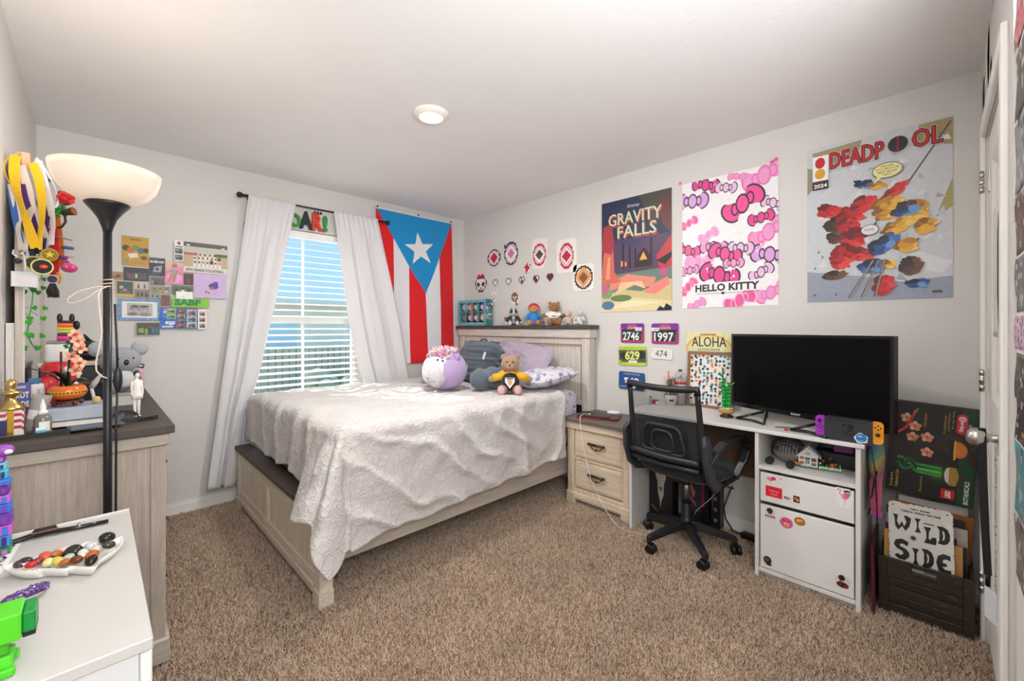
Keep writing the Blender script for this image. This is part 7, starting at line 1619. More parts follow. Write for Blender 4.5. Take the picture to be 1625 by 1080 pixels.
# papers and flat box with the toy orchid
for k, (c, x0, x1, y0, y1, rz, lab) in enumerate((('e8e4de', -.135, .03, 2.12, 2.33, .05, 'white printed sheet at the front of the dresser'), ('2b2a2c', -.12, .02, 2.095, 2.24, -.22, 'black folded card under the printed sheets'), ('5a6070', -.07, .07, 2.085, 2.22, .18, 'slate blue booklet at the front edge of the dresser'), ('ded9d2', -.13, .035, 2.16, 2.37, -.03, 'topmost pale brochure under the light blue box'))):
    m = MB(c); z = TZ + .001 + k * .005; cx, cy = (x0 + x1) / 2, (y0 + y1) / 2
    m.cbox((cx, cy + (.015 if k else .02), z + .0018), (x1 - x0, y1 - y0, .0034), rot=(0, 0, rz)); 
    o = m.build('brochure', 'print'); tag(o, lab, 'paper', 'papers on the dresser')
m = MB('a8b0ba'); m.box(-.128, .026, 2.262, 2.44, TZ + .0225, TZ + .068, bev=.003); m.box(-.1285, -.122, 2.2615, 2.4405, TZ + .0225, TZ + .0685, 'd8a8a8', bev=.003); tag(m.build('flat_box', 'print'), 'light blue grey flat box lying on the papers, carrying the toy orchid', 'box')
BZ_ = TZ + .0692
om = thing('orchid_model', (-.073, 2.35, BZ_), 'toy-brick orchid with peach flowers in an orange pot on a brown stand', 'plant model'); c = Vector((-.073, 2.34, BZ_))
m = MB('4a1f17'); m.lathe([(.030, .010), (.042, .012), (.044, .018), (.034, .022), (0, .022)], c, 24)
for k in range(4): a_ = k * PI / 2 + .5; m.tube([c + Vector((.034 * math.cos(a_), .034 * math.sin(a_), .014)), c + Vector((.044 * math.cos(a_), .044 * math.sin(a_), .004))], [.008, .006], 8)
m.build('stand', 'gloss', om)
m = MB('dd6a1e'); m.lathe([(.026, .0), (.042, .008), (.052, .022), (.053, .036), (.047, .050), (.040, .054), (.036, .050), (0, .048)], c + Vector((0, 0, .0225)), 30, cols=['d8631a', 'e06c1e', 'e2a03c', 'e06c1e', 'e8782a', 'c85a18', '4a2a1a']); pt = m.build('pot', 'gloss', om)
m = MB('7a4a14')
for k in range(16): a_ = R(180 + 11.5 * k); m.ell(c + Vector((.0528 * math.cos(a_), .0528 * math.sin(a_), .0515)), (.003, .003, .004), nu=8, nv=6)
m.build('studs', 'gloss', pt)
def leafb(p0, p1, p2, w, col):
    mm = MB(col); pts = []
    for k in range(13): t = k / 12; pts.append(p0 * (1 - t) ** 2 + p1 * 2 * t * (1 - t) + p2 * t * t)
    mm.ribbon(pts, [max(.004, w * math.sin(PI * min(1, .12 + .88 * k / 12)) ** .7) for k in range(13)], .003, (p2 - p0).cross(Vector((0, 0, 1)))); return mm
b0 = c + Vector((0, 0, .07))
for p1, p2, w, cl in (((-.02, -.02, .085), (-.062, -.062, .058), .026, '14201c'), ((.03, -.02, .05), (.052, -.035, .024), .018, '17603a'), ((.0, .03, .06), (-.02, .075, .05), .022, '14301f'), ((-.05, .0, .07), (-.10, .01, .075), .022, '101a18')):
    leafb(b0, b0 + Vector(p1), b0 + Vector(p2), w, cl).build('leaf', 'gloss', om)
m = MB('20262a'); st = [b0, b0 + Vector((.002, -.004, .07)), b0 + Vector((.006, -.006, .14)), b0 + Vector((.016, -.010, .185))]; m.tube(st, .004, 8); m.build('stem', 'gloss', om)
m = MB('5a1f1c'); m.tube([b0 + Vector((-.018, .0, 0)), b0 + Vector((-.018, .0, .135))], .0035, 8); m.build('stake', 'gloss', om)
r_ = random.Random(12)
for k, (dx, dy, dz) in enumerate(((.026, -.016, .175), (.034, -.022, .148), (.012, -.02, .118), (.032, -.024, .092), (.022, -.02, .062), (.02, -.012, .20))):
    m = MB('eeb08a'); cc = b0 + Vector((dx, dy, dz)); n_ = Vector((.35, -1, .25)).normalized(); u_ = n_.cross(Vector((0, 0, 1))).normalized(); v_ = u_.cross(n_)
    for q in range(5):
        t = q * 2 * PI / 5 + k; d = u_ * math.cos(t) + v_ * math.sin(t); f = Frame(cc, d, d.cross(n_)); m.prism([(0, -.004), (.010, -.009), (.020, -.005), (.022, 0), (.020, .005), (.010, .009), (0, .004)], f, 0, .002, ('eeb08a', 'f2c6a4', 'e89a7a')[(q + k) % 3])
    m.ell(cc + n_ * .004, .005, 'd0485a', nu=10, nv=8); m.build('flower', 'gloss', om)
m = MB('2f7a3c')
for k in range(10): m.ell(b0 + Vector((.004 + r_.uniform(-.01, .014), -.008, .13 + .007 * k)), (.007, .004, .004), '2f7a3c' if k % 2 else '174a2a', nu=8, nv=6)
m.build('buds', 'gloss', om)
m = MB('d8b878'); wc = P(140, 636, Z=BZ_ + .014); m.ell((.005, 2.335, BZ_ + .0135), (.013, .013, .0135), fn=lambda d: 1 - .06 * abs(math.sin(4 * math.atan2(d.y, d.x))) * (1 - abs(d.z)), nu=26, nv=16); tag(m.build('walnut', 'matte'), 'pale walnut-like ball at the right end of the light blue box', 'ball')
# figurine on a black sandal
sd = thing('sandal', (.09, 2.25, TZ), 'black flip-flop sandal lying on the dresser', 'sandal')
m = MB('19191b'); Ms = Matrix.Translation((.075, 2.215, TZ + .0004)) @ Matrix.Rotation(R(8), 4, 'Z')
m.prism([(-.135, -.018), (-.09, -.034), (-.02, -.030), (.04, -.036), (.085, -.032), (.108, -.010), (.104, .016), (.08, .034), (.02, .036), (-.05, .026), (-.10, .022), (-.13, .010)], Frame(Ms @ Vector((0, 0, 0)), Ms.to_3x3() @ Vector((1, 0, 0)), Ms.to_3x3() @ Vector((0, 1, 0))), .0, .014); m.build('sole', 'plastic', sd, bev=.003)
m = MB('1d1d20', Ms)
for s in (-1, 1): m.ribbon([(.05, 0, .016), (.03, s * .012, .034), (.0, s * .030, .036), (-.03, s * .034, .014)], [.008, .014, .016, .016], .004, (0, .3, 1))
m.build('strap', 'plastic', sd)
fg = thing('figurine', (.115, 2.235, TZ + .0155), 'slim white figurine with a dark bob standing on the sandal', 'figurine')
Mf = Matrix.Translation((.118, 2.225, TZ + .0152)) @ Matrix.Rotation(R(-70), 4, 'Z') @ Matrix.Diagonal((.78, .72, .98, 1))
m = MB('e8e2da', Mf)
for s in (-1, 1):
    m.tube([(0, s * .008, .004), (.0, s * .0085, .03), (-.002, s * .009, .055), (0, s * .009, .085)], [.0055, .0062, .0078, .010], 12); m.ell((.006, s * .008, .004), (.012, .0055, .004), nu=12, nv=8)
    m.tube([(0, s * .019, .143), (.0, s * .024, .118), (.006, s * .024, .095), (.010, s * .020, .082)], [.0058, .005, .0045, .003], 10); m.ell((.011, s * .0195, .078), (.004, .003, .006), nu=10, nv=8)
m.lathe([(.0, .08), (.020, .08), (.0195, .095), (.015, .112), (.017, .130), (.0165, .142), (.008, .150), (.0055, .156), (0, .157)], n=22)
m.ell((.002, 0, .168), (.0115, .0105, .0135), nu=18, nv=14); bf_ = m.build('body', 'matte', fg)
m = MB('efe6da', Mf); m.lathe([(.0235, .072), (.022, .09), (.0168, .112), (.0182, .130), (.0165, .144), (.0085, .149)], n=24); m.build('dress', 'matte', fg)
m = MB('23262a', Mf); m.ell((-.002, 0, .172), (.0135, .0135, .0135), nu=20, nv=14, fn=lambda d: .93 if d.x > .55 and d.z < .2 else 1); m.build('hair', 'matte', fg)
# farther back: black storage box, machine, toys
sbx = thing('storage_box', (-.05, 3.0, TZ), 'black storage box with a cream lid rim at the far part of the dresser', 'box')
m = MB('1c1a1b'); m.box(-.18, .045, 2.84, 3.16, TZ + .0005, TZ + .185, bev=.004); m.box(-.17, .047, 2.836, 2.842, TZ + .10, TZ + .112, '8a5a34'); m.build('body', 'plastic', sbx)
m = MB('d0c8bc'); m.box(-.184, .049, 2.834, 3.164, TZ + .185, TZ + .205, bev=.003); m.build('lid', 'plastic', sbx)
LZ = TZ + .2055
wm = thing('white_machine', (-.12, 2.96, LZ), 'white rounded box device with a grey top on the black storage box', 'device')
m = MB('e2dfda'); m.box(-.165, -.07, 2.87, 3.05, LZ + .0005, LZ + .085, bev=.015, seg=3); m.build('body', 'plastic', wm)
m = MB('8f8d8c'); m.box(-.16, -.075, 2.876, 3.044, LZ + .0855, LZ + .097, bev=.005, seg=2); m.build('top', 'plastic', wm)
rbz = LZ + .0975; rt = thing('stacking_toy', (-.10, 2.93, rbz), 'black rabbit-eared toy striped orange, yellow, purple and pink on the white device', 'toy')
for k, (c, z0, z1, w) in enumerate((('d62a7a', 0, .024, .027), ('e04a8a', .010, .02, .028), ('4a2a6a', .024, .036, .026), ('b8c83a', .036, .052, .026), ('e8c83a', .052, .064, .026), ('e8641e', .064, .084, .026))):
    m = MB(c); m.box(-.10 - w, -.10 + w, 2.93 - w * .8, 2.93 + w * .8, rbz + .0005 + z0, rbz + z1, bev=.004, seg=2); m.build('layer', 'plastic', rt)
m = MB('1a1a1c'); m.box(-.126, -.070, 2.912, 2.956, rbz + .0845, rbz + .096, bev=.004, seg=2); m.ell((-.062, 2.935, rbz + .075), (.012, .014, .022), nu=14, nv=10)
for s in (-1, 1): m.ell((-.098 + s * .020, 2.93, rbz + .108), (.010, .008, .022), nu=12, nv=10)
m.build('head', 'plastic', rt)
m = MB('171719'); c = Vector((-.018, 2.965, LZ)); m.ell(c + Vector((0, 0, .045)), (.05, .06, .052), fn=lambda d: 1 - .1 * max(0, -d.z), nu=26, nv=18); m.cyl(c + Vector((0, -.01, .09)), c + Vector((-.02, -.01, .128)), .012, .003, n=10); m.ell(c + Vector((.01, -.055, .03)), (.05, .03, .006), nu=18, nv=8); m.v = [Vector((v.x, v.y, max(v.z, LZ + .001))) for v in m.v]
tag(m.build('black_cap', 'cloth'), 'black soft cap with a pointed tip on the storage box', 'cap')
# koala
kb = TZ + .0; kx = Vector((.085, 2.74, 0))
m = MB('c8c4be'); m.box(.03, .13, 2.68, 2.80, TZ + .0005, TZ + .06, bev=.003); m.box(.028, .132, 2.678, 2.802, TZ + .045, TZ + .0605, 'a9a49c', bev=.003); tag(m.build('gift_box', 'print'), 'small pale lidded box under the grey koala plush', 'box')
kz = TZ + .061; kl = thing('plush_toy', (.085, 2.74, kz), 'grey koala plush with big fluffy ears behind the lamp pole', 'plush toy')
Mk = Mloc((.085, 2.74, kz), facing_cam((.085, 2.74, 0), .35)); m = MB('a2a4a8', Mk)
m.ell((0, 0, .058), (.055, .062, .060), nu=26, nv=18); m.ell((.005, 0, .150), (.062, .078, .062), nu=28, nv=20)
for s in (-1, 1): m.ell((-.005, s * .078, .205), (.022, .036, .036), 'b4b6ba', nu=18, nv=12, fn=lambda d: 1 + .06 * noise.noise(d * 7)); m.tube([(.02, s * .05, .085), (.05, s * .045, .065)], [.02, .018], 10); m.ell((.05, s * .04, .024), (.03, .026, .024), nu=14, nv=10)
m.build('body', 'plush', kl)
m = MB('dcdcdc', Mk); m.ell((.048, 0, .062), (.018, .038, .04), nu=16, nv=12); m.build('belly', 'plush', kl)
m = MB('2a2a2c', Mk); m.ell((.066, 0, .142), (.008, .010, .014), nu=10, nv=8); m.build('nose', 'gloss', kl)
for s in (-1, 1): m = MB('1c1c1e', Mk); m.ell((.06, s * .028, .16), .005, nu=8, nv=6); m.build('eye', 'gloss', kl)
m = MB('a8a8aa'); m.tube([(.02, 2.66, TZ + .155), (.0, 2.64, TZ + .12), (-.01, 2.63, TZ + .10)], [.006, .012, .010], 8); m.tube([(-.01, 2.63, TZ + .10), (.0, 2.635, TZ + .04), (.004, 2.64, TZ + .001)], [.006, .006, .007], 8, 'd8d8d8'); tag(m.build('hair_tool', 'plastic'), 'grey and white slim hair tool standing left of the koala plush', 'hair tool')
# pink pouch
pc = thing('zip_pouch', (.15, 3.36, TZ), 'pink patterned zip pouch with a black zip at the far end of the dresser', 'pouch')
r_ = random.Random(2); m = MB('e0b8c0')
def pch(u, v): a_ = 2 * PI * u; w = .074 * (1 - .10 * v); d_ = .035 * (1 - .85 * v) + .002; return (.14 + w * math.copysign(abs(math.cos(a_)) ** .5, math.cos(a_)), 3.37 + d_ * math.copysign(abs(math.sin(a_)) ** .6, math.sin(a_)), TZ + .001 + .125 * v)
m.grid(40, 22, pch, cf=lambda u, v: r_.choice(['e0b8c0', 'e0b8c0', 'e6c4ca', 'b48a98', 'd8aab4'])); m.build('body', 'cloth', pc)
m = MB('1d1d1f'); m.tube([(.072, 3.37, TZ + .126), (.14, 3.37, TZ + .130), (.208, 3.37, TZ + .126)], .006, 8); m.tube([(.208, 3.37, TZ + .126), (.21, 3.35, TZ + .145), (.16, 3.345, TZ + .160), (.08, 3.34, TZ + .165)], .0035, 8); m.build('zip', 'cloth', pc)
# ------------------------------------------------------------------ white cabinet in the foreground
wc_ = thing('white_cabinet', (-.08, 1.42, 0), 'white laminate cabinet in the left foreground holding the stone tray', 'cabinet')
KX0, KX1, KY0, KY1, KT = -.235, .078, 1.033, 1.800, .6946
m = MB('c6c2bd'); m.box(KX0, KX1, KY0, KY1, KT - .022, KT, bev=.002); m.build('top', 'paint', wc_)
m = MB('d4d4d4'); m.box(KX0, KX1 - .02, KY0 + .004, KY0 + .022, 0, KT - .022); m.box(KX0, KX1 - .02, KY1 - .022, KY1 - .004, 0, KT - .022); m.box(KX0, KX0 + .01, KY0 + .022, KY1 - .022, .05, KT - .022); m.box(KX0 + .01, KX1 - .02, KY0 + .022, KY1 - .022, .05, .068); m.build('case', 'paint', wc_)
m = MB('dedad5'); m.box(KX0, KX1, KY1, KY1 + .006, KT - .022, KT + .006, bev=.002); m.build('back_lip', 'paint', wc_)
for y0, y1 in ((KY0 + .006, 1.414), (1.419, KY1 - .006)):
    m = MB('e8e6e3'); m.box(KX1 - .019, KX1 - .001, y0, y1, .055, KT - .026, bev=.002); d_ = m.build('door', 'paint', wc_)
    m = MB('b0b0b2'); yk = y1 - .04 if y1 < 1.5 else y0 + .04; m.ell((KX1 + .010, yk, .45), .010, nu=14, nv=10); m.cyl((KX1 - .001, yk, .45), (KX1 + .006, yk, .45), .004, n=10); m.build('knob', 'metal', d_)
K = lambda px, py, z=KT: P(px, py, Z=z)
tq = thing('stone_tray', K(95, 895) , 'white scalloped leaf-shaped dish full of polished stones on the white cabinet', 'dish')
tq.location.z = KT
rim_px = [(2, 900), (24, 906), (53, 905), (65, 902), (104, 902), (114, 898), (151, 899), (162, 886), (193, 865), (194, 850), (178, 857), (170, 852), (152, 860), (140, 858), (118, 868), (104, 866), (80, 880), (62, 880), (40, 893), (20, 893)]
rim = [K(x, y, KT + .026) for x, y in rim_px]; cen = sum(rim, Vector()) / len(rim)
def dense(pts, n=4):
    o = []
    for i in range(len(pts)):
        p0, p1, p2, p3 = pts[i - 1], pts[i], pts[(i + 1) % len(pts)], pts[(i + 2) % len(pts)]
        for k in range(n): t = k / n; o.append(.5 * ((2 * p1) + (p2 - p0) * t + (2 * p0 - 5 * p1 + 4 * p2 - p3) * t * t + (3 * p1 - p0 - 3 * p2 + p3) * t ** 3))
    return o
rd = dense(rim); nR = len(rd)
lev = [(.70, KT + .0005), (.86, KT + .004), (.94, KT + .016), (1.0, KT + .026), (.975, KT + .0262), (.90, KT + .012), (.80, KT + .006), (.4, KT + .005)]
vs = [Vector((cen.x + (p.x - cen.x) * s, cen.y + (p.y - cen.y) * s, z)) for s, z in lev for p in rd]
fs = [(i * nR + k, i * nR + (k + 1) % nR, (i + 1) * nR + (k + 1) % nR, (i + 1) * nR + k) for i in range(len(lev) - 1) for k in range(nR)] + [tuple(range(nR))[::-1], tuple((len(lev) - 1) * nR + k for k in range(nR))]
m = MB('ebe7e0'); m.add(vs, fs, None, True); m.build('dish', 'gloss', tq)
stones = [(170, 858, .017, '1c1c1e', 'black'), (116, 876, .0175, '23261f', 'dark green'), (173, 869, .011, '3a3a30', 'grey olive'), (146, 882, .013, 'b0560f', 'amber'), (145, 890, .012, '18130f', 'black brown'), (121, 889, .011, '6a3414', 'brown'), (132, 878, .011, 'd8d2c8', 'milky white'), (142, 868, .010, 'c9c6c2', 'clear grey'), (154, 872, .010, 'cfc4b8', 'cloudy'), (96, 876, .012, 'd8b8ac', 'pink white'), (72, 884, .013, 'd0583a', 'coral'), (49, 897, .009, 'c01c1c', 'red'), (40, 893, .013, '3a2838', 'dark purple'), (30, 896, .010, '4a3a34', 'brown grey'), (77, 893, .011, 'e0d49a', 'pale yellow'), (92, 891, .011, 'c8b84a', 'yellow green'), (109, 886, .011, 'a8b8a8', 'pale green'), (103, 893, .009, 'a85a2a', 'rust'), (88, 881, .012, 'b86a30', 'orange brown'), (60, 891, .010, '8a3a3a', 'dark red'), (84, 887, .008, '4a3048', 'plum'), (128, 885, .009, 'e6dcd0', 'white')]
for k, (x, y, r_s, c, nm) in enumerate(stones):
    r_s *= 1.22; p = K(x, y, KT + .020) + Vector((0, 0, .006 if x > 160 else 0)); m = MB(c); rr_ = random.Random(k)
    m.ell(p + Vector((0, 0, .002)), (r_s, r_s * .8, r_s * .7), rot=(rr_.uniform(-.4, .4), rr_.uniform(-.4, .4), rr_.uniform(0, 3)), fn=lambda d: 1 + .06 * noise.noise(d * 1.6 + Vector((k, 0, 0))), nu=20, nv=14)
    tag(m.build('polished_stone', 'gloss'), nm + ' polished stone among those in the leaf-shaped dish', 'stone', 'polished stones in the dish')
m = MB('6a4a80'); r_ = random.Random(4); p = K(43, 945, KT + .012); dv = (K(75, 925) - K(12, 950)).normalized(); ang = math.atan2(dv.y, dv.x)
Ma = Matrix.Translation(p) @ Matrix.Rotation(ang, 4, 'Z')
m = MB('8a8288', Ma); m.ell((0, 0, .0), (.042, .016, .012), fn=lambda d: (1 + .22 * noise.noise(d * 2.2)) * (1 - .25 * max(0, d.x)), nu=26, nv=16, cf=lambda d: 'b8aca8' if d.z < .1 else '4e3360'); am = thing('amethyst_cluster', Vector((p.x, p.y, KT)), 'purple amethyst chunk lying on the white cabinet', 'mineral')
m.v = [Vector((v.x, v.y, max(v.z, KT + .0006))) for v in m.v]; m.build('matrix', 'matte', am)
m = MB('6a4488', Ma)
for k in range(130):
    x, y = r_.uniform(-.036, .03), r_.uniform(-.011, .011); z = .011 * math.sqrt(max(.05, 1 - (x / .042) ** 2 - (y / .016) ** 2)); s = r_.uniform(.002, .0042); d = Vector((r_.uniform(-.6, .6), r_.uniform(-.6, .6), 1)).normalized()
    b = Vector((x, y, z - .002)); m.cyl(b, b + d * s * 1.6, s, s, n=6, col=r_.choice(['5a3a78', '7a569a', '46305e', '8f70aa'])); m.cyl(b + d * s * 1.6, b + d * s * 2.5, s, .0003, n=6, col=r_.choice(['6a4a8a', '8a68a8', '54386e']))
m.build('crystals', 'gloss', am)
# black tool along the back edge
bt = thing('massage_tool', K(90, 845), 'black long-handled tool lying along the back edge of the white cabinet', 'tool'); bt.location.z = KT
q = [K(-20, 868, KT + .008), K(20, 860, KT + .008), K(50, 850, KT + .010), K(56, 846, KT + .013), K(87, 839, KT + .013), K(90, 842, KT + .010), K(120, 837, KT + .008), K(172, 826, KT + .007)]
m = MB('1c1a1b'); m.tube(q, [.006, .007, .0075, .0125, .0125, .0075, .0065, .006], 14, flat=.9); m.v = [Vector((v.x, v.y, max(v.z, KT + .0008))) for v in m.v]; m.build('handle', 'gloss', bt)
m = MB('8a5a40'); m.cbox((K(72, 842, KT + .0262)), (.05, .008, .0015), rot=(0, 0, math.atan2(q[4].y - q[3].y, q[4].x - q[3].x))); m.build('inlay', 'gloss', bt)
m = MB('b8b8ba'); m.tube([q[6] + Vector((.004, 0, .004)), q[6] + Vector((.010, .0015, .0045))], .0066, 12); m.build('ring', 'metal', bt)
# card with PANDORA lettering
c0, c1 = K(2, 908), K(39, 858); f = Frame(K(6, 905) + Vector((0, 0, .0006)), K(34, 862) - K(6, 905), Vector((0, 0, 1)).cross(K(34, 862) - K(6, 905)))
L_ = (K(36, 858) - K(6, 905)).length; a = Art(Frame(f.o - f.u * .02, f.u, f.v), L_ + .03, .075, 'efece8', .0012); a.text('PANDORA', .04, .12, .92, .5, '262626', .02); o = a.done('card'); tag(o, 'white card with black PANDORA lettering at the left edge of the white cabinet', 'card')
# purple and blue brick tower, green brick figure
bk = thing('brick_tower', (-.176, 1.69, KT), 'tower of purple, pink and blue toy bricks at the left edge of the picture', 'toy')
r_ = random.Random(1); z = KT + .0006
lay = [('1f8a3c', .020, .032), ('3a8ae0', .03, .03), ('c860c8', .026, .034), ('7a3aa8', .03, .034), ('2a78d8', .024, .032), ('c86ad0', .022, .03), ('6a3490', .024, .028), ('2f86dc', .016, .03), ('48bcd8', .024, .024), ('6ad0e0', .018, .02), ('7a3aa8', .020, .018)]
for c, h_, w in lay:
    w *= .72
    m = MB(c); m.box(-.176 - w, -.176 + w, 1.69 - w, 1.69 + w, z, z + h_ - .001, bev=.002)
    for k in range(3): m.box(-.176 - w * .9 + k * w * .65, -.176 - w * .9 + k * w * .65 + w * .35, 1.69 - w - .006, 1.69 - w, z + .004, z + h_ - .006, r_.choice(['7a3aa8', '2a78d8', 'c860c8', '3a2060']))
    m.build('brick', 'plastic', bk); z += h_
m = MB('9a4ab8'); m.ell((-.165, 1.665, KT + .268), (.020, .012, .014), nu=14, nv=10); m.ell((-.155, 1.655, KT + .264), (.008, .006, .006), 'e8e0ec', nu=10, nv=8); m.cyl((-.172, 1.685, z), (-.168, 1.672, KT + .262), .006, n=10); m.build('topper', 'plastic', bk)
gb = thing('brick_figure', (-.125, 1.115, KT), 'bright green blocky toy-brick figure at the lower left corner', 'toy')
for nm, b_, c in (('leg', (-.150, -.098, 1.090, 1.106, 0, .030), '56d026'), ('foot', (-.150, -.094, 1.078, 1.092, 0, .014), '4cc41f'), ('foot', (-.150, -.094, 1.130, 1.146, 0, .014), '4cc41f'), ('torso', (-.148, -.104, 1.096, 1.130, .0302, .052), '46b41c'), ('head', (-.150, -.088, 1.085, 1.150, .0525, .098), '55cc22')):
    m = MB(c); x0, x1, y0, y1, z0, z1 = b_; m.box(x0, x1, y0, y1, KT + .0006 + z0, KT + z1, bev=.0025)
    if nm == 'leg': m.box(-.150, -.098, 1.118, 1.134, KT + .0006, KT + .030, bev=.0025)
    m.build(nm, 'plastic', gb)
m = MB('0e8a3a'); m.box(-.0875, -.072, 1.090, 1.145, KT + .060, KT + .094, bev=.002); m.box(-.0875, -.072, 1.092, 1.143, KT + .052, KT + .0595, '16261a', bev=.001); m.build('back_piece', 'plastic', gb)
# ------------------------------------------------------------------ photos on the window wall
def wphoto(x0, y0, x1, y1, label, draw, bg='d8d0c8', name='photo'):
    X0, Y0, X1, Y1 = [170 + x0 * .1852, 350 + y0 * .1852, 170 + x1 * .1852, 350 + y1 * .1852]
    k = wphoto.n = getattr(wphoto, 'n', 0) + 1
    p, q = P(X0, Y1, Y=3.6485 - .0009 * k), P(X1, Y0, Y=3.6485 - .0009 * k)
    # the wall recedes: take the height at the middle of the picture
    c = P((X0 + X1) / 2, (Y0 + Y1) / 2, Y=p.y); h = (Y1 - Y0) / FPX * ((c - Vector((0, 0, CAM_H))).dot(FWD)) * .93
    f = Frame((p.x, p.y, c.z - h / 2), (1, 0, 0), (0, 0, 1)); a = Art(f, q.x - p.x, h, bg, .0006); draw(a)
    return tag(a.done(name), label, 'photo', 'photos and cards on the window wall')
def people(n, cols, bgc, seed, heads='8a6a54', y0=.1, y1=.75, band=None):
    def d(a):
        rr_ = random.Random(seed); a.rect(.03, .04, .94, .92, bgc)
        if band: a.rect(.03, .55, .94, .3, band)
        for i in range(n):
            x = .08 + .84 * (i + .5) / n + rr_.uniform(-.02, .02); yb = rr_.uniform(y0, y0 + .15); c = rr_.choice(cols); w = min(.16, .55 / n + .02)
            a.rect(x - w / 2, yb, w, (y1 - yb) * .62, c).ell(x, yb + (y1 - yb) * .76, w * .42, w * .42, rr_.choice([heads, '6a4a3a', 'a8826a'])).ell(x, yb + (y1 - yb) * .83, w * .42, w * .3, rr_.choice(['2a2220', '3a2a22', '1c1a1a']))
    return d
def y_poster(a):
    a.rect(0, 0, 1, 1, 'b8860f').rect(.02, .02, .96, .96, 'c9961a').text('NEWS', .3, .86, .42, .08, '6a4a12', .04).ell(.15, .6, .14, .1, '3a4a2a').ell(.33, .55, .13, .09, 'c86a3a').ell(.52, .62, .14, .1, '7a9a3a').ell(.72, .54, .14, .1, '4a6a7a').ell(.9, .56, .1, .09, '3a3a34').poly([(.22, .4), (.55, .46), (.62, .32), (.3, .26)], 'e6e0d4').ell(.82, .3, .13, .07, '6a4a22').rect(.04, .06, .2, .16, '8a9a6a').rect(.35, .14, .5, .012, '8a6410').rect(.35, .1, .55, .012, '8a6410')
wphoto(125, 128, 355, 400, 'mustard yellow news poster at the top left of the photo group', y_poster, 'b8860f')
wphoto(37, 435, 135, 505, 'small brown photo at the far left of the photo group', lambda a: a.rect(0, 0, 1, 1, 'a8825c').poly([(.1, .2), (.9, .3), (.6, .8)], '7a5234').ell(.6, .4, .2, .15, '5a3420'), 'a8825c')
wphoto(140, 398, 358, 520, 'dark purple group picture under the mustard poster', people(7, ['4a4a5c', '3a5a6a', '8a3a3a', '5a4a6a', 'c8b8a8'], '2c2434', 2), '2a1a2c')
def tabcard(a): a.rect(0, 0, 1, 1, '2b2a2c').text('ROBLOX', .06, .72, .88, .13, 'f0efee', .04).poly([(.3, .5), (.82, .6), (.74, .22), (.22, .2)], '9aa0a8').ell(.5, .38, .1, .08, '2c2c30').rect(.05, .08, .6, .03, '7a7876').rect(.05, .93, .7, .03, '7a7876')
wphoto(360, 313, 497, 480, 'black gift card with a grey tablet picture and ROBLOX lettering', tabcard, '2b2a2c', 'gift_card')
wphoto(362, 475, 497, 560, 'dark busy photo under the black gift card', people(4, ['3a3a3a', '8a8a8a', '5a4a4a'], '6a6460', 3), 'c8c0b8')
wphoto(75, 508, 230, 660, 'photo in a yellow border left of the drawing', lambda a: a.rect(.06, .2, .88, .74, '2f5054').ell(.3, .6, .12, .1, 'c8a890').ell(.5, .42, .12, .1, 'a88a78').rect(.2, .22, .6, .16, '6a5a50'), 'd0a84a')
wphoto(232, 520, 360, 590, 'small photo of a white room, upper of two beside the yellow border', people(2, ['4a3a3a', '8a3030'], 'c8c4bc', 4), 'd8b850')
wphoto(232, 590, 362, 665, 'small dark photo, lower of two beside the yellow border', people(3, ['3a3434', '54463e'], '8a7a70', 5), 'a89a8e')
def sketch(a):
    rr_ = random.Random(3)
    for k in range(60):
        e = rr_.choice([(rr_.random(), rr_.uniform(0, .09)), (rr_.random(), rr_.uniform(.91, 1)), (rr_.uniform(0, .07), rr_.random()), (rr_.uniform(.93, 1), rr_.random())]); a.ell(e[0], e[1], .018, .018, rr_.choice(['4a7ab0', '2f5a94', 'a8c4dc', 'e0e8ee']), 8)
    a.rect(.09, .12, .82, .76, 'ece6e0').rect(.2, .2, .6, .6, 'bdb6b0').ell(.38, .55, .12, .12, '8a8480').ell(.38, .66, .1, .06, '5a5652').ell(.6, .5, .12, .12, '9a9490').ell(.6, .66, .12, .05, '4a4644').ell(.33, .3, .12, .08, '7a746f').ell(.62, .28, .15, .09, '8f8984').ell(.39, .5, .07, .07, 'a8a29c').ell(.6, .47, .08, .07, 'aeb0a8')
wphoto(92, 665, 460, 860, 'pencil drawing of two heads in a blue patterned frame', sketch, '6a96c4', 'drawing')
wphoto(245, 865, 455, 988, 'team photo in green shirts, lowest of the photo group', people(6, ['7aa42a', '4a8a30', '2a7ab0', '8ab040', '3a3a3a'], '4a4640', 6), 'c8c8c0')
wphoto(497, 348, 655, 550, 'bright pink photo of a small child in the middle of the group', lambda a: a.rect(0, 0, 1, 1, 'e88ab8').poly([(0, .7), (0, 1), (1, 1), (1, .85)], 'd8b8a4').ell(.5, .3, .4, .25, 'f0a4cc').ell(.5, .84, .16, .1, 'b87858').rect(.3, .46, .36, .2, '9aa0a8').poly([(.3, .48), (.5, .44), (.3, .1), (.12, .1)], 'c08868').poly([(.5, .46), (.64, .46), (.5, .06), (.36, .08)], 'b87858').poly([(.28, .62), (.34, .54), (.05, .48), (.03, .55)], 'c08868').poly([(.62, .64), (.9, .5), (.88, .42), (.6, .52)], 'c08868'), 'e88ab8')
def strip(seed, cols, n=3):
    def d(a):
        rr_ = random.Random(seed)
        for i in range(n):
            b = .04 + i * .92 / n; a.rect(.08, b + .02, .84, .92 / n - .05, rr_.choice(cols)).ell(.35, b + .38 / n, .16, .10, '3a3430').ell(.66, b + .36 / n, .17, .11, '2a2624').ell(.35, b + .5 / n, .12, .07, 'b08a74').ell(.66, b + .5 / n, .12, .07, '8a6450')
    return d
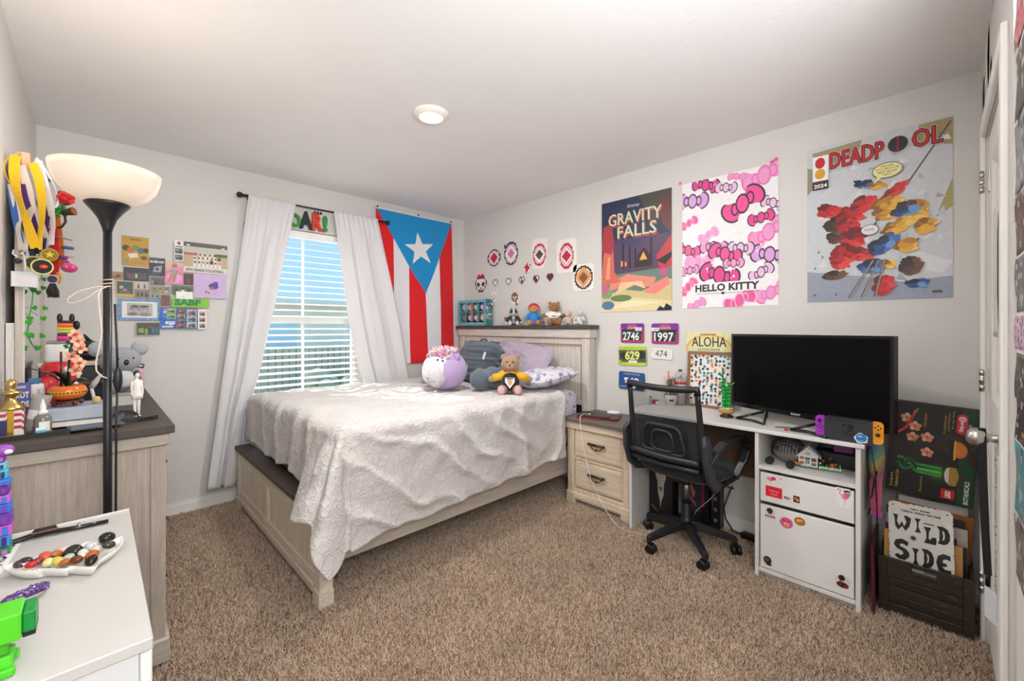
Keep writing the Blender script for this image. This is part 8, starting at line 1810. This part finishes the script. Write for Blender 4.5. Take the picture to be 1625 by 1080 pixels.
wphoto(575, 162, 655, 352, 'white photo strip left of the volleyball team photo', lambda a: (strip(1, ['5a7a84', '4a6a70'])(a), a.rect(.0, .72, 1, .28, 'ecebe8').ell(.5, .86, .2, .08, '8a5a3a')), 'ecebe8', 'photo_strip')
def volley(a):
    a.rect(0, .86, 1, .14, '55534f').rect(0, .62, 1, .24, 'c8c0b4').rect(0, .56, .3, .1, 'b06a3c').rect(.7, .56, .3, .12, '3a6a3a').rect(0, .52, .22, .06, '3a6a4a').rect(0, .2, 1, .38, 'c4a884').rect(0, 0, 1, .2, 'ded6cc')
    rr_ = random.Random(8)
    for row, (y, n) in enumerate(((.54, 6), (.42, 7), (.29, 7))):
        for i in range(n): x = .2 + .66 * (i + .5) / n; a.rect(x - .035, y - .1, .07, .12, rr_.choice(['e6e4e2', 'e6e4e2', '3a3a3c'])).ell(x, y + .06, .024, .022, rr_.choice(['8a5a44', 'b08468', '5a3a2c'])).ell(x, y + .085, .026, .016, '241c1a')
    a.ell(.1, .9, .04, .03, 'd8d4cc').ell(.9, .88, .04, .03, 'd8d4cc').text('8TH GRADE VOLLEYBALL', .06, .05, .86, .085, '3a3430', .03)
wphoto(655, 188, 1030, 462, 'volleyball team photo captioned 8TH GRADE VOLLEYBALL', volley, 'ded6cc')
wphoto(655, 450, 742, 552, 'small photo of a person in red under the team photo', people(1, ['b02434'], '4a3430', 9), '5a4038')
def burst(a):
    a.rect(0, 0, 1, 1, 'cdb2da')
    for k in range(26):
        t = k * 2 * PI / 26 + .1; a.poly([(.58 + .06 * math.cos(t), .5 + .08 * math.sin(t)), (.58 + (.34 + .08 * (k % 3)) * math.cos(t + .05), .5 + (.4 + .06 * (k % 3)) * math.sin(t + .05)), (.58 + .06 * math.cos(t + .12), .5 + .08 * math.sin(t + .12))], 'a884c0' if k % 2 else 'b896cc')
    a.ell(.6, .5, .15, .13, '4a3a8a').ell(.66, .62, .08, .08, '5a48a8').ell(.55, .42, .08, .06, '8a6a3a').ell(.38, .26, .04, .03, '5a3a4a').ell(.46, .22, .03, .03, '5a3a4a')
wphoto(740, 450, 1022, 672, 'lavender picture with a purple burst at the right of the group', burst, 'cdb2da', 'picture')
wphoto(362, 555, 550, 635, 'outdoor photo in the middle of the group above the green banner', people(3, ['d8a0a8', 'b88a6a', '7a8a5a'], '8a8a70', 10), 'c8c0b0')
wphoto(550, 555, 740, 630, 'green field photo right of the outdoor one', people(3, ['c8b83a', '3a3a3c', 'd8d0c0'], '5a6a40', 11), '6a7050')
wphoto(362, 615, 460, 665, 'small grey photo above the drawing frame corner', people(2, ['6a6a72', '3a3a44'], '9a9490', 12), 'a8a29c')
wphoto(458, 628, 545, 740, 'small photo of friends left of the green banner', people(2, ['8a4a3a', 'c8b8a0'], '6a4a34', 13), 'd0c4b4')
wphoto(555, 660, 875, 745, 'bright green banner reading SABF', lambda a: a.text('SABF', .06, .16, .70, .72, '127a38', .06), '7cc228', 'banner')
wphoto(590, 605, 735, 672, 'white cloud sticker above the green banner', lambda a: a.ell(.3, .4, .28, .36, 'f4f4f2').ell(.6, .5, .3, .4, 'f4f4f2').ell(.45, .3, .03, .04, '5a6a7a').ell(.65, .5, .03, .04, '5a6a7a'), 'f1f1ee', 'sticker')
def blue90(a):
    rr_ = random.Random(5); a.rect(0, 0, 1, 1, '2a6ac0')
    for k in range(20): a.ell(rr_.random(), rr_.random() * .9 + .05, .12, .05, rr_.choice(['4a8ae0', '1c4a94', '7ab0ea', 'e0e4f0', 'c060a0']), 10)
    a.text("90'S", .3, .18, .62, .18, 'f0f0f4', .04).rect(.1, .06, .7, .06, 'e8e8f0')
wphoto(455, 740, 590, 930, 'blue splashed photo-booth card under the drawing', blue90, '2a6ac0', 'photo_strip')
wphoto(505, 742, 595, 848, 'pair of photo-booth frames bordered green, under the green banner', strip(3, ['8ac04a', '6ab0d0'], 2), '3a7ad0', 'photo_strip')
wphoto(598, 742, 672, 930, 'photo-booth strip with yellow and red frames', strip(4, ['d8c04a', 'c83a4a', '4a6ab0', '8a4a6a'], 4), '4a5a80', 'photo_strip')
wphoto(675, 742, 775, 930, 'photo-booth strip with pale blue and pink frames', strip(6, ['a8c4dc', 'd8a8c0', 'b8d8c8'], 3), '3a6a9a', 'photo_strip')
wphoto(778, 755, 850, 935, 'white photo-booth strip at the right end of its row', strip(7, ['d8b8b8', 'e0d0c8', 'c8a8a0'], 3), 'f0efec', 'photo_strip')
